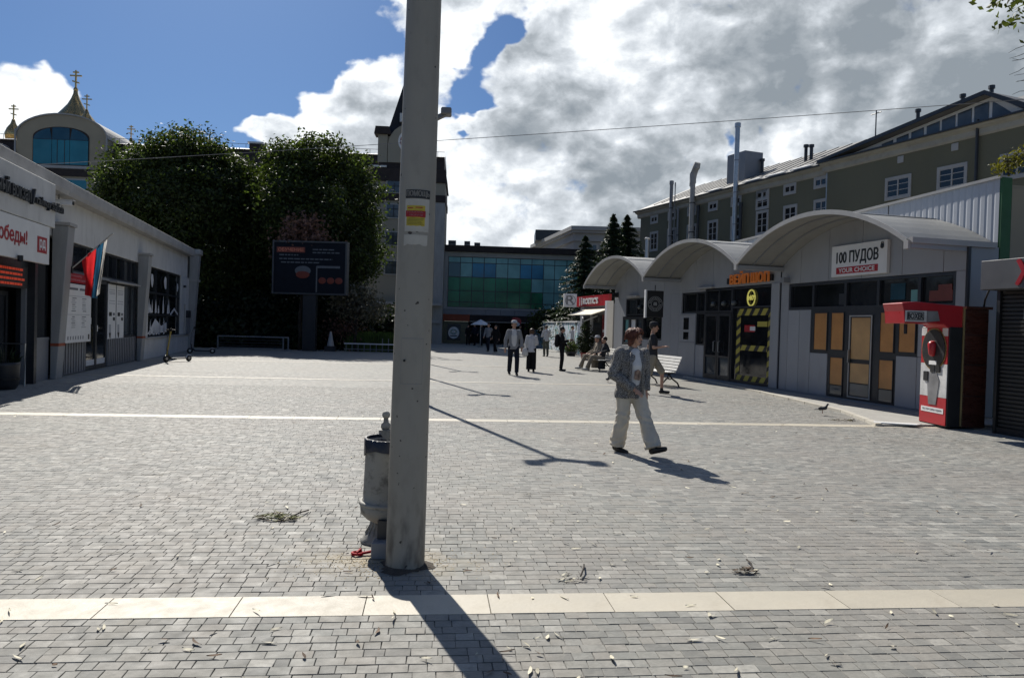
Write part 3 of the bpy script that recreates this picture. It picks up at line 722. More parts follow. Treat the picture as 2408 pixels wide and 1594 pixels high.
# grey corrugated shed rising behind the pavilion
shed = thing('metal_shed', 'tall pale grey corrugated shed behind the arched shop canopies', 'building', KLOC, KA)
def shed_top(x): return 4.30 + (x+10.7)*(.50/16.4)
xs0 = -12.4; pw = 3.02
for i in range(6):
    a = xs0 + i*pw; b_ = min(a+pw, 5.72)-.02
    n = int((b_-a)/.042); vs = []; fs = []
    for j in range(n+1):
        x = a+(b_-a)*j/n; y = .73 + (.008 if (j % 4 == 0) else 0)
        vs += [(x, y, 2.6), (x, y, shed_top(x)), (x, y+.05, 2.6), (x, y+.05, shed_top(x))]
    for j in range(n):
        p, q = j*4, j*4+4; fs += [(p, q, q+1, p+1), (p+1, q+1, q+3, p+3), (p+2, p+3, q+3, q+2)]
    MB().add(vs, fs).build('corrugated_panel', MT['cladlite'], shed)
MB().prism([(xs0, shed_top(xs0)), (5.74, shed_top(5.74)), (5.74, shed_top(5.74)+.06), (xs0, shed_top(xs0)+.06)], 'y', .69, .84).build('top_flashing', MT['trim'], shed)
MB().prism([(xs0, 0), (5.68, 0), (5.68, shed_top(5.68)-.1), (xs0, shed_top(xs0)-.1)], 'y', .9, 9.0).build('body', MT['beige'], shed)
MB().box(5.60, 5.75, .735, .98, 0, 4.82).build('corner_trim', MT['green'], shed)
for j in range(5):
    MB().box(5.70, 5.745, .99+j*1.2, .99+j*1.2+1.18, 0, 4.62).build('side_panel', MT['beige'], shed)
# weeds on its roof edge
# black shuttered kiosk at the right edge
SA = KA
sk = thing('shuttered_kiosk', 'dark kiosk with closed roller shutter at the right edge', 'kiosk', (8.28, 12.72, 0), SA)
MB().box(0, 4.5, .06, 2.6, 0, 2.9).build('body', MT['frame'], sk)
MB().box(-.03, 4.5, -.36, .05, 2.43, 2.92).build('sign_box', M('dull dark sign box', (.085,.088,.095), .6), sk, bev=.01)
lettering('lettering', 'Ж', sk, .66, 1.09, 2.50, 2.88, -.365, MT['red'], .015, .02)
shm = MB().prism([(0,0),(-.028,.012),(-.028,.05),(0,.064)], 'x', .06, 4.4).mesh('slat', MT['grille'])
for j in range(33):
    o = link('slat', shm, sk); o.location = (0, .055, .12+j*.07)
MB().box(0, .055, -.02, .06, 0, 2.43).build('guide_rail', MT['black'], sk); MB().box(0, 4.4, -.01, .06, 0, .11).build('bottom_bar', MT['black'], sk)
MB().box(.52, .75, -.03, .03, 1.95, 2.12).build('notice', MT['paper'], sk)

# boxing machine
BAx = math.atan2(-1, .04)
bm_ = thing('boxing_machine', 'red punch arcade machine with white front standing by the shuttered kiosk', 'arcade machine', (7.63, 13.86, .035), BAx)
MB().box(0, .82, 0, .24, 0, 1.76).build('body', MT['black'], bm_, bev=.01)
SIL = M('silver white front print', (.58,.58,.57), .3, 0, .25, 3); SIL2 = M('grey front print', (.20,.20,.205), .35, 0, .3, 4)
MB().box(.02, .80, -.012, -.001, .02, .50).build('lower_panel', MT['red'], bm_)
MB().box(.02, .80, -.012, -.001, .505, 1.10).build('middle_panel', SIL, bm_)
MB().box(.02, .80, -.012, -.001, 1.105, 1.74).build('upper_panel', MT['red'], bm_)
MB().box(.08, .74, -.018, -.013, .22, .31).build('label_strip', MT['white'], bm_)
lettering('lettering', 'ТЕСТЕР СИЛЫ УДАРА', bm_, .12, .70, .243, .287, -.019, MT['graypanel'], .002)
MB().prism([(.30,.36),(.52,.36),(.60,.80),(.48,1.0),(.34,1.0),(.24,.80)], 'y', -.022, -.014).build('chute', SIL2, bm_)
for (a, b_, c, d) in ((.34,.46,.95,1.06),(.50,.62,.95,1.06),(.14,.27,.78,.95)): MB().box(a, b_, -.034, -.013, c, d).build('coin_box', MT['black'], bm_)
def oval(parent, cx, cz, rx, rz, y0, y1, mat, name, seg=28):
    return MB().prism([(cx+rx*math.cos(2*PI*i/seg), cz+rz*math.sin(2*PI*i/seg)) for i in range(seg)], 'y', y0, y1).build(name, mat, parent)
oval(bm_, .41, 1.36, .365, .38, -.02, -.013, MT['gold'], 'ring'); oval(bm_, .41, 1.36, .335, .355, -.03, -.021, MT['black'], 'target')
mbp = MB(); mbp.rcone((.41, -.045, 1.29), (.41, -.045, 1.43), .065, .085, 14); mbp.build('punch_ball', MT['red'], bm_, True)
MB().box(.30, .52, -.035, -.031, 1.08, 1.15).build('score_plate', MT['white'], bm_)
for (a, c) in ((.02, 1.42), (.64, 1.46)): MB().prism([(a, 1.6), (a+.16, 1.6), (a+.16, 1.74), (a, 1.74)], 'y', -.016, -.013).build('corner_print', SIL, bm_)
# the arm with the punch bag reaches out over the player
prof = [(-.86,2.16),(-.60,2.19),(.24,2.13),(.24,1.74),(-.02,1.74),(-.10,1.80),(-.30,1.82),(-.80,1.80),(-.82,2.02)]
arm = MB().prism(prof, 'x', .16, .80).build('head_arm', MT['red'], bm_, bev=.008)
MB().prism([(-.80,1.835),(-.80,2.03),(-.42,2.03),(-.42,1.835)], 'x', .802, .815).build('side_label', SIL, arm)
mm = lettering('lettering', 'BOXER', arm, 0, .27, 0, .10, 0, MT['black'], .003, .003); mm.matrix_local = Matrix.Translation((.818, -.755, 1.885)) @ Matrix.Rotation(PI/2, 4, 'Z')
f = MB(); t = .012
for (a, b_, c, d) in ((-.77,-.47,1.865,1.877),(-.77,-.47,1.995,2.007),(-.77,-.758,1.877,1.995),(-.482,-.47,1.877,1.995)): f.box(.8155, .819, a, b_, c, d)
f.build('label_border', MT['black'], arm)
MB().prism([(-.41,1.835),(-.41,2.03),(-.22,2.03),(-.18,1.86)], 'x', .802, .81).build('side_print', SIL2, arm)
MB().box(.802, .806, .0, .235, .30, 1.72).build('side_panel', MT['frame'], bm_)
for (z0, z1) in ((.52,.60),(.95,1.02),(1.30,1.42)): MB().prism([(.01,z0),(.225,z0-.05),(.225,z1-.05),(.01,z1)], 'x', .807, .810).build('side_stripe', SIL2, bm_)
l = lettering('lettering', 'RB', bm_, 0, .12, 0, .11, 0, SIL2, .003, .004); l.matrix_local = Matrix.Translation((.808, .06, 1.08)) @ Matrix.Rotation(PI/2, 4, 'Z')
MB().box(.802, .807, .0, .235, .02, .28).build('side_panel', MT['red'], bm_)
MB().box(.79, .83, .236, .262, .02, 2.1).build('edge_strip', M('brass edge strip', (.42,.33,.16), .4, .6), bm_)
MB().tube([(.4, -.55, 1.80), (.4, -.55, 1.62)], .03).build('bag_hanger', MT['black'], arm)
cb = child_frame('wooden_cabinet', 'dark brown cabinet standing behind the red arcade machine', 'cabinet', (.02, .275, 0), (7.63, 13.86, .035), BAx)
MB().box(0, .80, 0, .42, 0, 2.08).build('body', MT['brownbox'], cb, bev=.008)
for z in (.55, 1.1, 1.62): MB().box(.80, .806, .02, .40, z, z+.012).build('groove', MT['black'], cb)
MB().box(-.02, .84, -.01, .46, 2.08, 2.13).build('top', MT['brownbox'], cb)
br_ = MB().prism([(-.95,.30),(-.30,.06),(-.12,.20),(-.85,.46)], 'z', .037, .055)
o = br_.build('ramp_board', MT['white']); o.location = (7.5, 13.1, 0); tag(o, 'white board lying on the paving before the red arcade machine', 'board')
o.rotation_euler = (0, 0, R(2))
cab = MB().tube([(8.85, 13.96, 2.05), (8.55, 13.4, 1.95), (8.33, 13.2, 2.05), (8.22, 12.98, 2.28), (8.2, 12.75, 2.6), (8.22, 12.7, 2.75)], .016, 8).build('power_cable', MT['cable'], None, True)
tag(cab, 'black power cable looping from pavilion corner to the shuttered kiosk', 'cable')

# small fast food kiosk beyond the pavilion
RA = math.atan2(-1, .255)
rk = thing('food_kiosk', 'small grey food kiosk with red fascia beyond the arched shops', 'kiosk', (3.77, 41, 0), RA)
MB().box(0, 4.5, .08, 3, 0, 2.75).build('body', MT['graypanel'], rk)
MB().box(0, .28, -.04, .09, 0, 2.75).build('post', MT['cladlite'], rk); MB().box(1.55, 1.75, -.04, .09, 0, 2.6).build('post', MT['cladlite'], rk)
o = MB().box(.34, 1.5, .02, .075, .05, 2.2).build('door', MT['frame'], rk); MB().box(.45, 1.4, .008, .019, .2, 2.1).build('pane', MT['pane'], o)
o = MB().box(1.85, 3.2, .02, .075, .9, 2.3).build('window', MT['frame'], rk); MB().box(1.95, 3.1, .008, .019, 1.0, 2.2).build('pane', MT['pane'], o)
MB().box(3.2, 3.9, .0, .07, .1, 2.3).build('menu_board', MT['darkred'], rk); MB().box(3.3, 3.8, -.005, -.001, 1.4, 1.55).build('menu_label', MT['white'], rk)
MB().box(0, 4.5, 0, 3, 2.75, 2.85).build('roof', MT['graypanel'], rk)
MB().tube([(.3,-.03,2.2),(1.6,-.4,1.95),(2.6,-.03,2.25)], .035, 6).build('awning_bracket', MT['cladlite'], rk)
aw = MB().prism([(.0,2.62),(-1.0,2.28),(-1.0,2.25),(.0,2.58)], 'x', .6, 4.3).build('awning', M('cream awning cloth', (.72,.66,.52), .8), rk)
s = child_frame('fascia_sign', 'red fascia sign with bold white lettering above the cream kiosk awning', 'sign', (-.5, -.12, 2.76), (3.77, 41, 0), RA)
MB().box(0, 4.9, 0, .12, 0, .55).build('board', MT['red'], s)
lettering('lettering', "ROSTIC'S", s, 1.15, 3.35, .13, .42, -.003, MT['white'], .03, .02); MB().box(.55, .95, -.03, -.002, .05, .5).build('logo_plate', MT['white'], s); MB().box(.66, .72, -.036, -.031, .05, .5).build('logo_stripe', MT['red'], s); MB().box(.78, .84, -.036, -.031, .05, .5).build('logo_stripe', MT['red'], s)
s = thing('cube_sign', 'white square box sign beside the red fascia of the food kiosk', 'sign', (2.78, 40.6, 2.72), R(4))
MB().box(0, .70, 0, .3, 0, .72).build('box', MT['white'], s, bev=.01)
lettering('lettering', 'R', s, .12, .58, .14, .62, -.002, SIL2, .01, .01); ring(s, .26, .29, -.006, -.002, .35, .36, SIL2, 'badge_ring')
o = MB().box(0, .32, -.05, .2, 0, 2.9).build('white_pillar', MT['white']); o.location = (4.35, 34.6, 0); o.rotation_euler[2] = RA + PI/2; tag(o, 'white pillar between the arched shops and the food kiosk', 'pillar')
# ------------------------------------------------------------------ white station hall on the left (x runs away from the camera, -y towards the square)
TA = math.atan2(1, -.25); TLOC = (-11.4, 19, 0)
st = thing('station_hall', 'long low white concrete station hall with slanted fins on the left', 'building', TLOC, TA)
def P_(mb, name, mat, par=None, **k): return mb.build(name, MT[mat] if isinstance(mat, str) else mat, par or st, **k)
for a, b_ in ((-14,-8.5),(-8.5,-.9),(-.9,7.25),(7.25,16.9)):
    P_(MB().prism([(-.30,4.46),(.3,4.46),(.3,4.80),(-.33,4.80),(-.33,4.56)], 'x', a+.012, b_-.012), 'coping', 'coping', bev=.01)
    P_(MB().box(a+.015, b_-.015, 0 if a > -5 else .02, .25, 3.46, 4.47), 'wall_panel', 'concrete', bev=.008)
P_(MB().box(-14, 17.9, .25, 12, 3.2, 4.62), 'roof', 'coping')
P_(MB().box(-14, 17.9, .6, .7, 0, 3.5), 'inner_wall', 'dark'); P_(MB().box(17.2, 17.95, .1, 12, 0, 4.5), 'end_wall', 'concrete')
P_(MB().box(-14, 17.5, .26, .61, -.02, .04), 'floor', 'graypanel')
def fin(x, w=.46, cap=True):
    o = P_(MB().prism([(0,0),(-.13,0),(-.36,3.72),(0,3.72)], 'x', x, x+w), 'fin', 'fin', bev=.012)
    P_(MB().box(x-.04, x+w+.04, -.40, .0, 3.725, 3.80), 'fin_cap', 'coping', o)
    P_(MB().box(x-.004, x+w+.004, -.185, .0, .80, .875), 'fin_band', 'orangeband', o)
for x in (-9.5, -1.08, 7.36): fin(x)
# portal block
P_(MB().box(-14, -2.46, -.5, -.005, 3.50, 4.47), 'portal_lintel', 'concrete', bev=.01)
P_(MB().box(-2.46, -2.30, -.12, .25, 0, 3.46), 'portal_jamb', 'frame')
pnl = thing('banner', 'white station banner with red lettering and square red badge over the left doorway', 'banner', (0,0,0), TA)
c_, s_ = math.cos(TA), math.sin(TA)
def TL(x, y, z): return (TLOC[0]+x*c_-y*s_, TLOC[1]+x*s_+y*c_, z)
pnl.location = TL(-8.2, -.50, 2.66)
P_(MB().box(0, 5.40, 0, .10, 0, .82), 'board', 'paper', pnl)
lettering('lettering', 'С Днём', pnl, .8, 2.2, .30, .60, -.003, MT['red'], .004, .006); lettering('lettering', 'Победы!', pnl, 2.50, 4.14, .26, .60, -.003, MT['red'], .004, .008)
P_(MB().box(4.70, 5.24, -.008, -.001, .22, .56), 'badge', 'red', pnl); lettering('lettering', 'рд', pnl, 4.80, 5.14, .27, .50, -.010, MT['white'], .003, .008)
lt = thing('station_lettering', 'raised dark letters reading й вокзал / railway station on the white hall', 'sign', TL(-8.2, -.56, 3.84), TA)
LM = M('pale letter face', (.24,.25,.26), .5); 
def raised(body, x0, x1, z0, z1):
    lettering('lettering', body, lt, x0, x1, z0, z1, .045, MT['frame'], .06, .006); 
raised('Южный вокзал', 2.05, 4.12, .0, .31); raised('/', 4.2, 4.38, -.02, .30); raised('railway', 4.44, 5.26, -.02, .20); raised('station', 5.34, 6.05, .03, .22)
# doorway of the portal
P_(MB().box(-14, -2.46, .02, .08, 2.56, 3.5), 'lintel_back', 'frame')
P_(MB().box(-8, -4.8, .06, .12, .0, 2.6), 'glazed_wall', 'pane')
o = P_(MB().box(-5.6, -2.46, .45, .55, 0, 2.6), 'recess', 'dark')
dd = P_(MB().box(-3.95, -2.75, .30, .36, 0, 2.05), 'door', 'frame'); P_(MB().box(-3.8, -2.9, .285, .298, .5, 1.95), 'pane', 'pane', dd)
P_(MB().box(-2.56, -2.47, .03, .12, 0, 2.6), 'door_post', 'graypanel')
P_(MB().box(-2.28, -1.1, .06, .10, 1.0, 3.46), 'window', 'pane'); P_(MB().box(-2.28, -1.1, .03, .10, 0, .97), 'lower_panel', 'graypanel'); P_(MB().box(-2.3, -1.1, .015, .06, .96, 1.02), 'rail', 'graypanel')
led = thing('departure_board', 'dark board with four red lit lines inside the station doorway', 'display', TL(-4.45, -.02, 2.12), TA)
P_(MB().box(0, 1.85, 0, .06, 0, .46), 'case', 'black', led)
for i in range(4):
    z = .37-i*.105; xx_ = .05
    while xx_ < 1.5:
        w = random.uniform(.05, .22); P_(MB().box(xx_, min(xx_+w, 1.68), -.006, -.001, z, z+.05), 'text_run', 'ledred', led); xx_ += w+.03
tub = thing('planter', 'dark round planter with small plant inside the station doorway', 'planter', TL(-3.75, -.0, 0), TA)
P_(MB().lathe([(.22,0),(.28,.1),(.30,.5),(.31,.56),(.27,.56),(.25,.5)], seg=18), 'tub', 'frame', tub, smooth=True); P_(MB().lathe([(.303,.2),(.306,.2),(.306,.24),(.303,.24)], seg=18), 'band', 'iron', tub)
LEAFD = M('dark leaf', (.018,.035,.012), .6, 0, .4, 3, isl=.4)
mbl = MB()
for i in range(40):
    a = random.random()*6.28; r_ = random.random()*.25; h = random.uniform(.05,.4); mbl.add([(r_*math.cos(a), r_*math.sin(a), .5), (r_*math.cos(a)+.04, r_*math.sin(a), .55+h*.5), (r_*math.cos(a)*1.8, r_*math.sin(a)*1.8, .55+h)], [(0,1,2)])
mbl.build('foliage', LEAFD, tub)
hr = MB().tube([(0,0,0),(0,0,.92),(0,.6,.92),(0,.6,0)], .022, 8).build('handrail', MT['steel']); hr.location = TL(-3.05, -.15, 0); hr.rotation_euler[2] = TA; tag(hr, 'steel handrail hoop at the dark station doorway', 'handrail')
cam_o = MB().lathe([(.02,0),(.05,.01),(.05,.12)], seg=10).build('door_sensor', MT['black']); cam_o.location = TL(-4.55, -.56, 2.60); tag(cam_o, 'small black dome sensor below the red lettered station banner', 'sensor')

# glazed bay between the fins
def swin(x0, x1, z0, z1, mull=(), hor=(), pane='pane', y=.08, fr=.05, name='window'):
    f = MB()
    f.box(x0, x1, y-.04, y+.04, z0, z0+fr); f.box(x0, x1, y-.04, y+.04, z1-fr, z1); f.box(x0, x0+fr, y-.039, y+.039, z0+fr, z1-fr); f.box(x1-fr, x1, y-.039, y+.039, z0+fr, z1-fr)
    for q in mull: f.box(q-.03, q+.03, y-.038, y+.038, z0+fr, z1-fr)
    for q in hor: f.box(x0+fr, x1-fr, y-.036, y+.036, q-.04, q+.04)
    o = P_(f, name, 'frame' if name != 'framed' else 'graypanel')
    xs = [x0] + list(mull) + [x1]; zs = [z0] + list(hor) + [z1]
    for i in range(len(xs)-1):
        for j in range(len(zs)-1): P_(MB().box(xs[i]+.01, xs[i+1]-.01, y+.02, y+.03, zs[j]+.01, zs[j+1]-.01), 'pane', pane, o)
    return o
swin(-.55, 7.3, 2.70, 3.45, mull=(.6, 1.75, 2.75, 3.85, 4.8, 5.75, 6.6))
P_(MB().box(-.6, 7.3, -.01, .05, 2.62, 2.70), 'transom_rail', 'graypanel'); P_(MB().box(3.9, 6.9, -.2, .0, 2.60, 2.64), 'drip_ledge', 'trim')
swin(3.83, 7.3, .88, 2.62, mull=(4.76, 5.75, 6.7), pane='panelite'); swin(-.6, 1.75, .88, 2.62, pane='pane')
for a, b_ in ((-.6,.0),(.0,.85),(.85,1.72),(3.86,4.7),(4.7,5.55),(5.55,6.4),(6.4,7.3)):
    o = P_(MB().box(a+.01, b_-.01, .02, .08, .03, .86), 'lower_panel', 'graypanel')
    for j in range(4): P_(MB().box(a+.06+j*(b_-a)/4, a+.075+j*(b_-a)/4, .008, .019, .05, .84), 'groove', 'frame', o)
for a, b_ in ((1.77, 2.74), (2.76, 3.80)):
    d = MB(); t = .07; d.box(a, a+t, .04, .1, .02, 2.6); d.box(b_-t, b_, .04, .1, .02, 2.6); d.box(a+t, b_-t, .041, .099, .02, .12); d.box(a+t, b_-t, .041, .099, 2.5, 2.6)
    o = P_(d, 'glass_door', 'frame'); P_(MB().box(a+t, b_-t, .07, .08, .12, 2.5), 'pane', 'pane', o); P_(MB().box(a+t, b_-t, .058, .068, .14, .30), 'kick_strip', 'white', o)
    P_(MB().box(a+.4, a+.55, .055, .068, 1.32, 1.5) if a < 2 else MB().box(a+.12, a+.2, .055, .068, 1.1, 1.28), 'notice', 'paper', o)
# timetable board and posters
tb = thing('timetable_board', 'large white timetable board under a red heading by the station door', 'notice board', TL(-.45, -.12, .85), TA)
P_(MB().box(0, 2.1, 0, .05, 0, 1.52), 'board', 'paper', tb, bev=.005)
INK = M('grey print', (.16,.165,.18), .8); INKL = M('light grey print', (.36,.37,.39), .8)
for (x0, n, z0) in ((.55, 7, 1.14), (1.38, 7, 1.14), (.55, 6, .66), (1.38, 6, .66)):
    for i in range(n): P_(MB().box(x0-random.uniform(0,.1), x0+random.uniform(.15,.3), -.004, -.0005, z0-i*.055, z0-i*.055+.022), 'text_run', INKL if i % 3 else INK, tb)
for z in (1.20, .72): P_(MB().box(.18, 1.95, -.004, -.0005, z, z+.012), 'rule', INKL, tb)
P_(MB().box(.25, .95, -.004, -.0005, 1.36, 1.42), 'heading', INK, tb); P_(MB().box(1.1, 1.85, -.004, -.0005, 1.36, 1.42), 'heading', INK, tb)
for i in range(7): P_(MB().box(.2+i*.2, .26+i*.2, -.004, -.0005, .08, .17), 'pictogram', INK, tb)
P_(MB().box(1.86, 1.98, -.004, -.0005, .06, .20), 'pictogram', MT['black'], tb)
rh = thing('red_notice', 'red heading sign above the white timetable board', 'sign', TL(-.2, -.12, 2.40), TA)
P_(MB().box(0, 1.85, 0, .04, 0, .24), 'board', 'red', rh); PINK = M('pale red print', (.62,.25,.27), .7)
lettering('lettering', 'КАЛИНИНГРАД', rh, .15, 1.0, .14, .20, -.002, PINK, .003); lettering('lettering', 'РАСПИСАНИЕ ДВИЖЕНИЯ', rh, .1, 1.6, .04, .10, -.002, PINK, .003)
for i, (a, b_) in enumerate(((3.84, 4.70), (4.80, 5.68))):
    p = thing('poster', ['tall white instruction poster nearer the station door', 'tall white instruction poster farther from the station door'][i], 'poster', TL(a, .02, .84), TA, 'white instruction posters on the station glass')
    P_(MB().box(0, b_-a, 0, .015, 0, 1.70), 'sheet', 'paper', p)
    for z in (1.18, 1.40, 1.45, 1.52, 1.10): P_(MB().box(.1, .75, -.003, -.0005, z, z+.02), 'text_run', INKL, p)
    P_(MB().box(.12, .42, -.003, -.0005, .72, .84), 'picture', MT['black'], p); P_(MB().box(.55, .75, -.003, -.0005, .74, .82), 'picture', INK, p); P_(MB().box(.55, .78, -.003, -.0005, .58, .68), 'picture', MT['black'], p)
    P_(MB().box(.12, .34, -.003, -.0005, .16, .46), 'picture', INKL, p); P_(MB().prism([(.12,.2),(.36,.2),(.30,.02),(.22,.05)], 'y', -.004, -.0006), 'picture', MT['black'], p)
# far bay: window with torn white film
P_(MB().box(7.84, 9.0, 0, .25, 0, 3.46), 'wall_panel', 'concrete'); P_(MB().box(15.32, 17.4, 0, .25, 0, 3.46), 'wall_panel', 'concrete'); P_(MB().box(9.0, 15.32, 0, .25, 0, .74), 'wall_panel', 'concrete')
P_(MB().box(7.84, 15.5, -.06, .02, .74, .80), 'sill', 'coping'); P_(MB().box(15.5, 17.4, -.05, .02, .74, .80), 'sill', 'coping')
wf = swin(9.0, 15.32, .80, 3.45, mull=(10.6, 12.9), hor=(1.64, 2.49), name='window')
FILM = M('torn white window film', (.66,.67,.68), .6, 0, .06, 4)
def shard(pts): P_(MB().prism(pts, 'y', .035, .04), 'film_scrap', FILM, wf)
for (cx, cz, r_) in ((9.75, 2.98, .26), (12.15, 2.95, .27), (14.75, 2.9, .22)):
    n = 9; shard([(cx + r_*.95*random.uniform(.6,1.1)*math.cos(2*PI*i/n), cz + r_*random.uniform(.75,1.25)*math.sin(2*PI*i/n)) for i in range(n)])
for i in range(17):
    x = 9.15 + random.random()*4.6 if i > 5 else 9.2+i*.28; w = random.uniform(.12,.42); h = random.uniform(.3,.75); z0 = .86 if i % 2 else 1.70
    shard([(x, z0), (x+w, z0+.04), (x+w*random.uniform(.5,.9), z0+h*.6), (x+w*random.uniform(.2,.6), z0+h), (x+w*.1, z0+h*.5)])
shard([(9.1,.9),(12.6,.95),(12.5,1.35),(11.5,1.2),(10.4,1.5),(9.6,1.1)]); shard([(13.2,1.70),(14.1,1.98),(15.0,1.72),(14.9,1.66),(14.1,1.88),(13.4,1.64)])
# end pier and meters
o = P_(MB().prism([(0,0),(-.16,0),(-.42,4.62),(0,4.62)], 'x', 17.4, 18.0), 'end_pier', 'fin', bev=.012); P_(MB().box(17.3, 18.1, -.48, .3, 4.62, 4.86), 'pier_cap', 'coping', o); P_(MB().box(17.35, 18.05, -.40, .02, 3.30, 3.42), 'pier_band', 'coping', o)
P_(MB().box(16.4, 17.1, -.16, -.005, 1.55, 1.9), 'meter_box', 'frame'); P_(MB().box(16.35, 17.15, -.12, -.005, .8, 1.52), 'meter_box', 'graypanel'); P_(MB().tube([(16.2,-.05,.8),(16.2,-.05,2.2)], .035), 'conduit', 'trim')
P_(MB().box(15.9, 16.1, -.1, -.004, 2.95, 3.05), 'wall_lamp', 'frame')
# CCTV camera and flag
cc = thing('security_camera', 'white security camera bracketed beside the station lettering', 'camera', TL(-1.1, -.02, 4.18), TA)
P_(MB().tube([(0,0,.34),(0,-.12,.34),(0,-.12,.14)], .022), 'bracket', 'frame', cc); P_(MB().box(-.07, .07, -.42, -.02, .02, .14), 'housing', 'white', cc, bev=.015); P_(MB().box(-.085, .085, -.46, -.04, .14, .155), 'hood', 'white', cc); P_(MB().lathe([(.045,-.0),(.045,.02)], 0, 0, 10), 'lens', 'black', cc).matrix_local = Matrix.Translation((0, -.425, .08)) @ Matrix.Rotation(PI/2, 4, 'X')
P_(MB().box(-.06, .06, -.2, 0, -.05, .02), 'junction_box', 'trim', cc)
fg = thing('flag', 'red blue and white flag drooping from a pole on the station fin', 'flag', TL(-.62, -.30, 2.72), TA)
tip = Vector((0, -.92, .92)); P_(MB().tube([(0,.05,-.05), tip], .016), 'flagpole', 'steel', fg); P_(MB().box(-.05,.05,-.02,.06,-.12,.05), 'socket', 'iron', fg)
FC = {'white': M('flag white', (.60,.58,.55), .8), 'blue': M('flag blue', (.022,.10,.19), .8), 'red': M('flag red', (.62,.03,.035), .75)}
for q_ in FC.values():
    N_, L_ = q_.node_tree.nodes, q_.node_tree.links; t_ = N_.new('ShaderNodeBsdfTranslucent'); x_ = N_.new('ShaderNodeMixShader'); x_.inputs[0].default_value = .5
    L_.new(N_['Principled BSDF'].inputs['Base Color'].links[0].from_socket, t_.inputs['Color']); L_.new(N_['Principled BSDF'].outputs[0], x_.inputs[1]); L_.new(t_.outputs[0], x_.inputs[2]); L_.new(x_.outputs[0], N_['Material Output'].inputs['Surface'])
def strip(s0, s1, mat, amp, drop0, drop1, ph):
    nU, nV = 8, 14; vs = []; fs = []
    for i in range(nU+1):
        s = s0+(s1-s0)*i/nU; base = tip*s
        for j in range(nV+1):
            t = j/nV; dr = drop0+(drop1-drop0)*i/nU
            pinch = 1-.45*t
            x = amp*math.sin(ph+i*1.1+t*2.2)*(.25+t); y = base.y*(pinch)+(-.42)*(1-pinch); z = base.z-dr*t
            vs.append((x, y, z))
    for i in range(nU):
        for j in range(nV): a = i*(nV+1)+j; fs.append((a, a+nV+1, a+nV+2, a+1))
    MB().add(vs, fs).build('cloth', FC[mat], fg, True)
strip(.24, .58, 'red', .16, .85, 1.25, 0); strip(.58, .78, 'blue', .14, 1.25, 1.42, 1.2); strip(.78, .88, 'white', .10, 1.42, 1.25, 2.1)

# scooters
def scooter(loc, rot, label, stemmat):
    s = thing('electric_scooter', label, 'scooter', loc, rot, 'electric scooters by the station wall')
    def wheel(x, nm='wheel'):
        w = MB(); w.lathe([(.045,-.03),(.105,-.028),(.125,0),(.105,.028),(.045,.03)], seg=18); o = w.build(nm, MT['black'], s, True); o.matrix_local = Matrix.Translation((x, 0, .125)) @ Matrix.Rotation(PI/2, 4, 'X')
        h = MB().lathe([(.05,-.034),(.05,.034)], seg=12).build('hub', MT['steel'], o)
    wheel(0); wheel(.92)
    MB().box(.16, .80, -.085, .085, .10, .15).build('deck', MT['black'], s, bev=.01)
    MB().tube([(.80,0,.14),(.86,0,.24),(1.0,0,.22)], .03, 6).build('rear_fender', MT['steel'], s); MB().tube([(.2,0,.13),(.05,0,.25),(.04,0,.42)], .035, 8).build('neck', MT['black'], s)
    MB().tube([(.0,0,.14),(.16,0,1.10)], .028, 8).build('stem', stemmat, s); MB().tube([(.16,-.25,1.12),(.17,0,1.14),(.16,.25,1.12)], .02, 8).build('handlebar', MT['black'], s)
    MB().box(.13,.2,-.05,.05,1.08,1.18).build('display', MT['black'], s); MB().tube([(.15,.1,1.12),(.05,.03,.9),(.02,.02,.4)], .008, 5).build('brake_cable', MT['cable'], s)
SYE = M('dull yellow stem', (.36,.27,.06), .5)
scooter((-12.02, 25.9, 0), R(62), 'yellow stemmed electric scooter parked under the torn film window', SYE)
scooter((-14.1, 32.6, 0), R(28), 'electric scooter standing beyond the far station pier', MT['graypanel'])
# ------------------------------------------------------------------ buildings round the back of the square
# olive rendered block behind the shops (x runs towards the camera)
OA = math.atan2(-1, .40); OLOC = (10.75, 64, 0)
ol = thing('olive_block', 'long olive green block with pale cornice and grey roof behind the shops', 'building', OLOC, OA)
def O_(mb, n, m_, par=None, **k): return mb.build(n, MT[m_] if isinstance(m_, str) else m_, par or ol, **k)
ZE = 11.34
O_(MB().box(0, 21.3, 0, 12, 0, ZE), 'wall', 'olive'); O_(MB().box(21.3, 52, -.35, 12, 0, ZE+.05), 'wall', 'olive')
def cornice(x0, x1, y, z):
    return O_(MB().prism([(y-.02,z-.22),(y-.10,z-.14),(y-.12,z+.10),(y-.32,z+.20),(y-.40,z+.34),(y+.3,z+.34),(y+.3,z-.22)], 'x', x0, x1), 'cornice', 'cornice')
cornice(-.4, 21.28, 0, ZE); cornice(21.0, 52, -.35, ZE+.05)
O_(MB().box(-.5, 21.0, -.50, -.36, ZE+.30, ZE+.38), 'gutter', 'frame'); O_(MB().box(20.9, 52, -.86, -.72, ZE+.34, ZE+.42), 'gutter', 'frame')
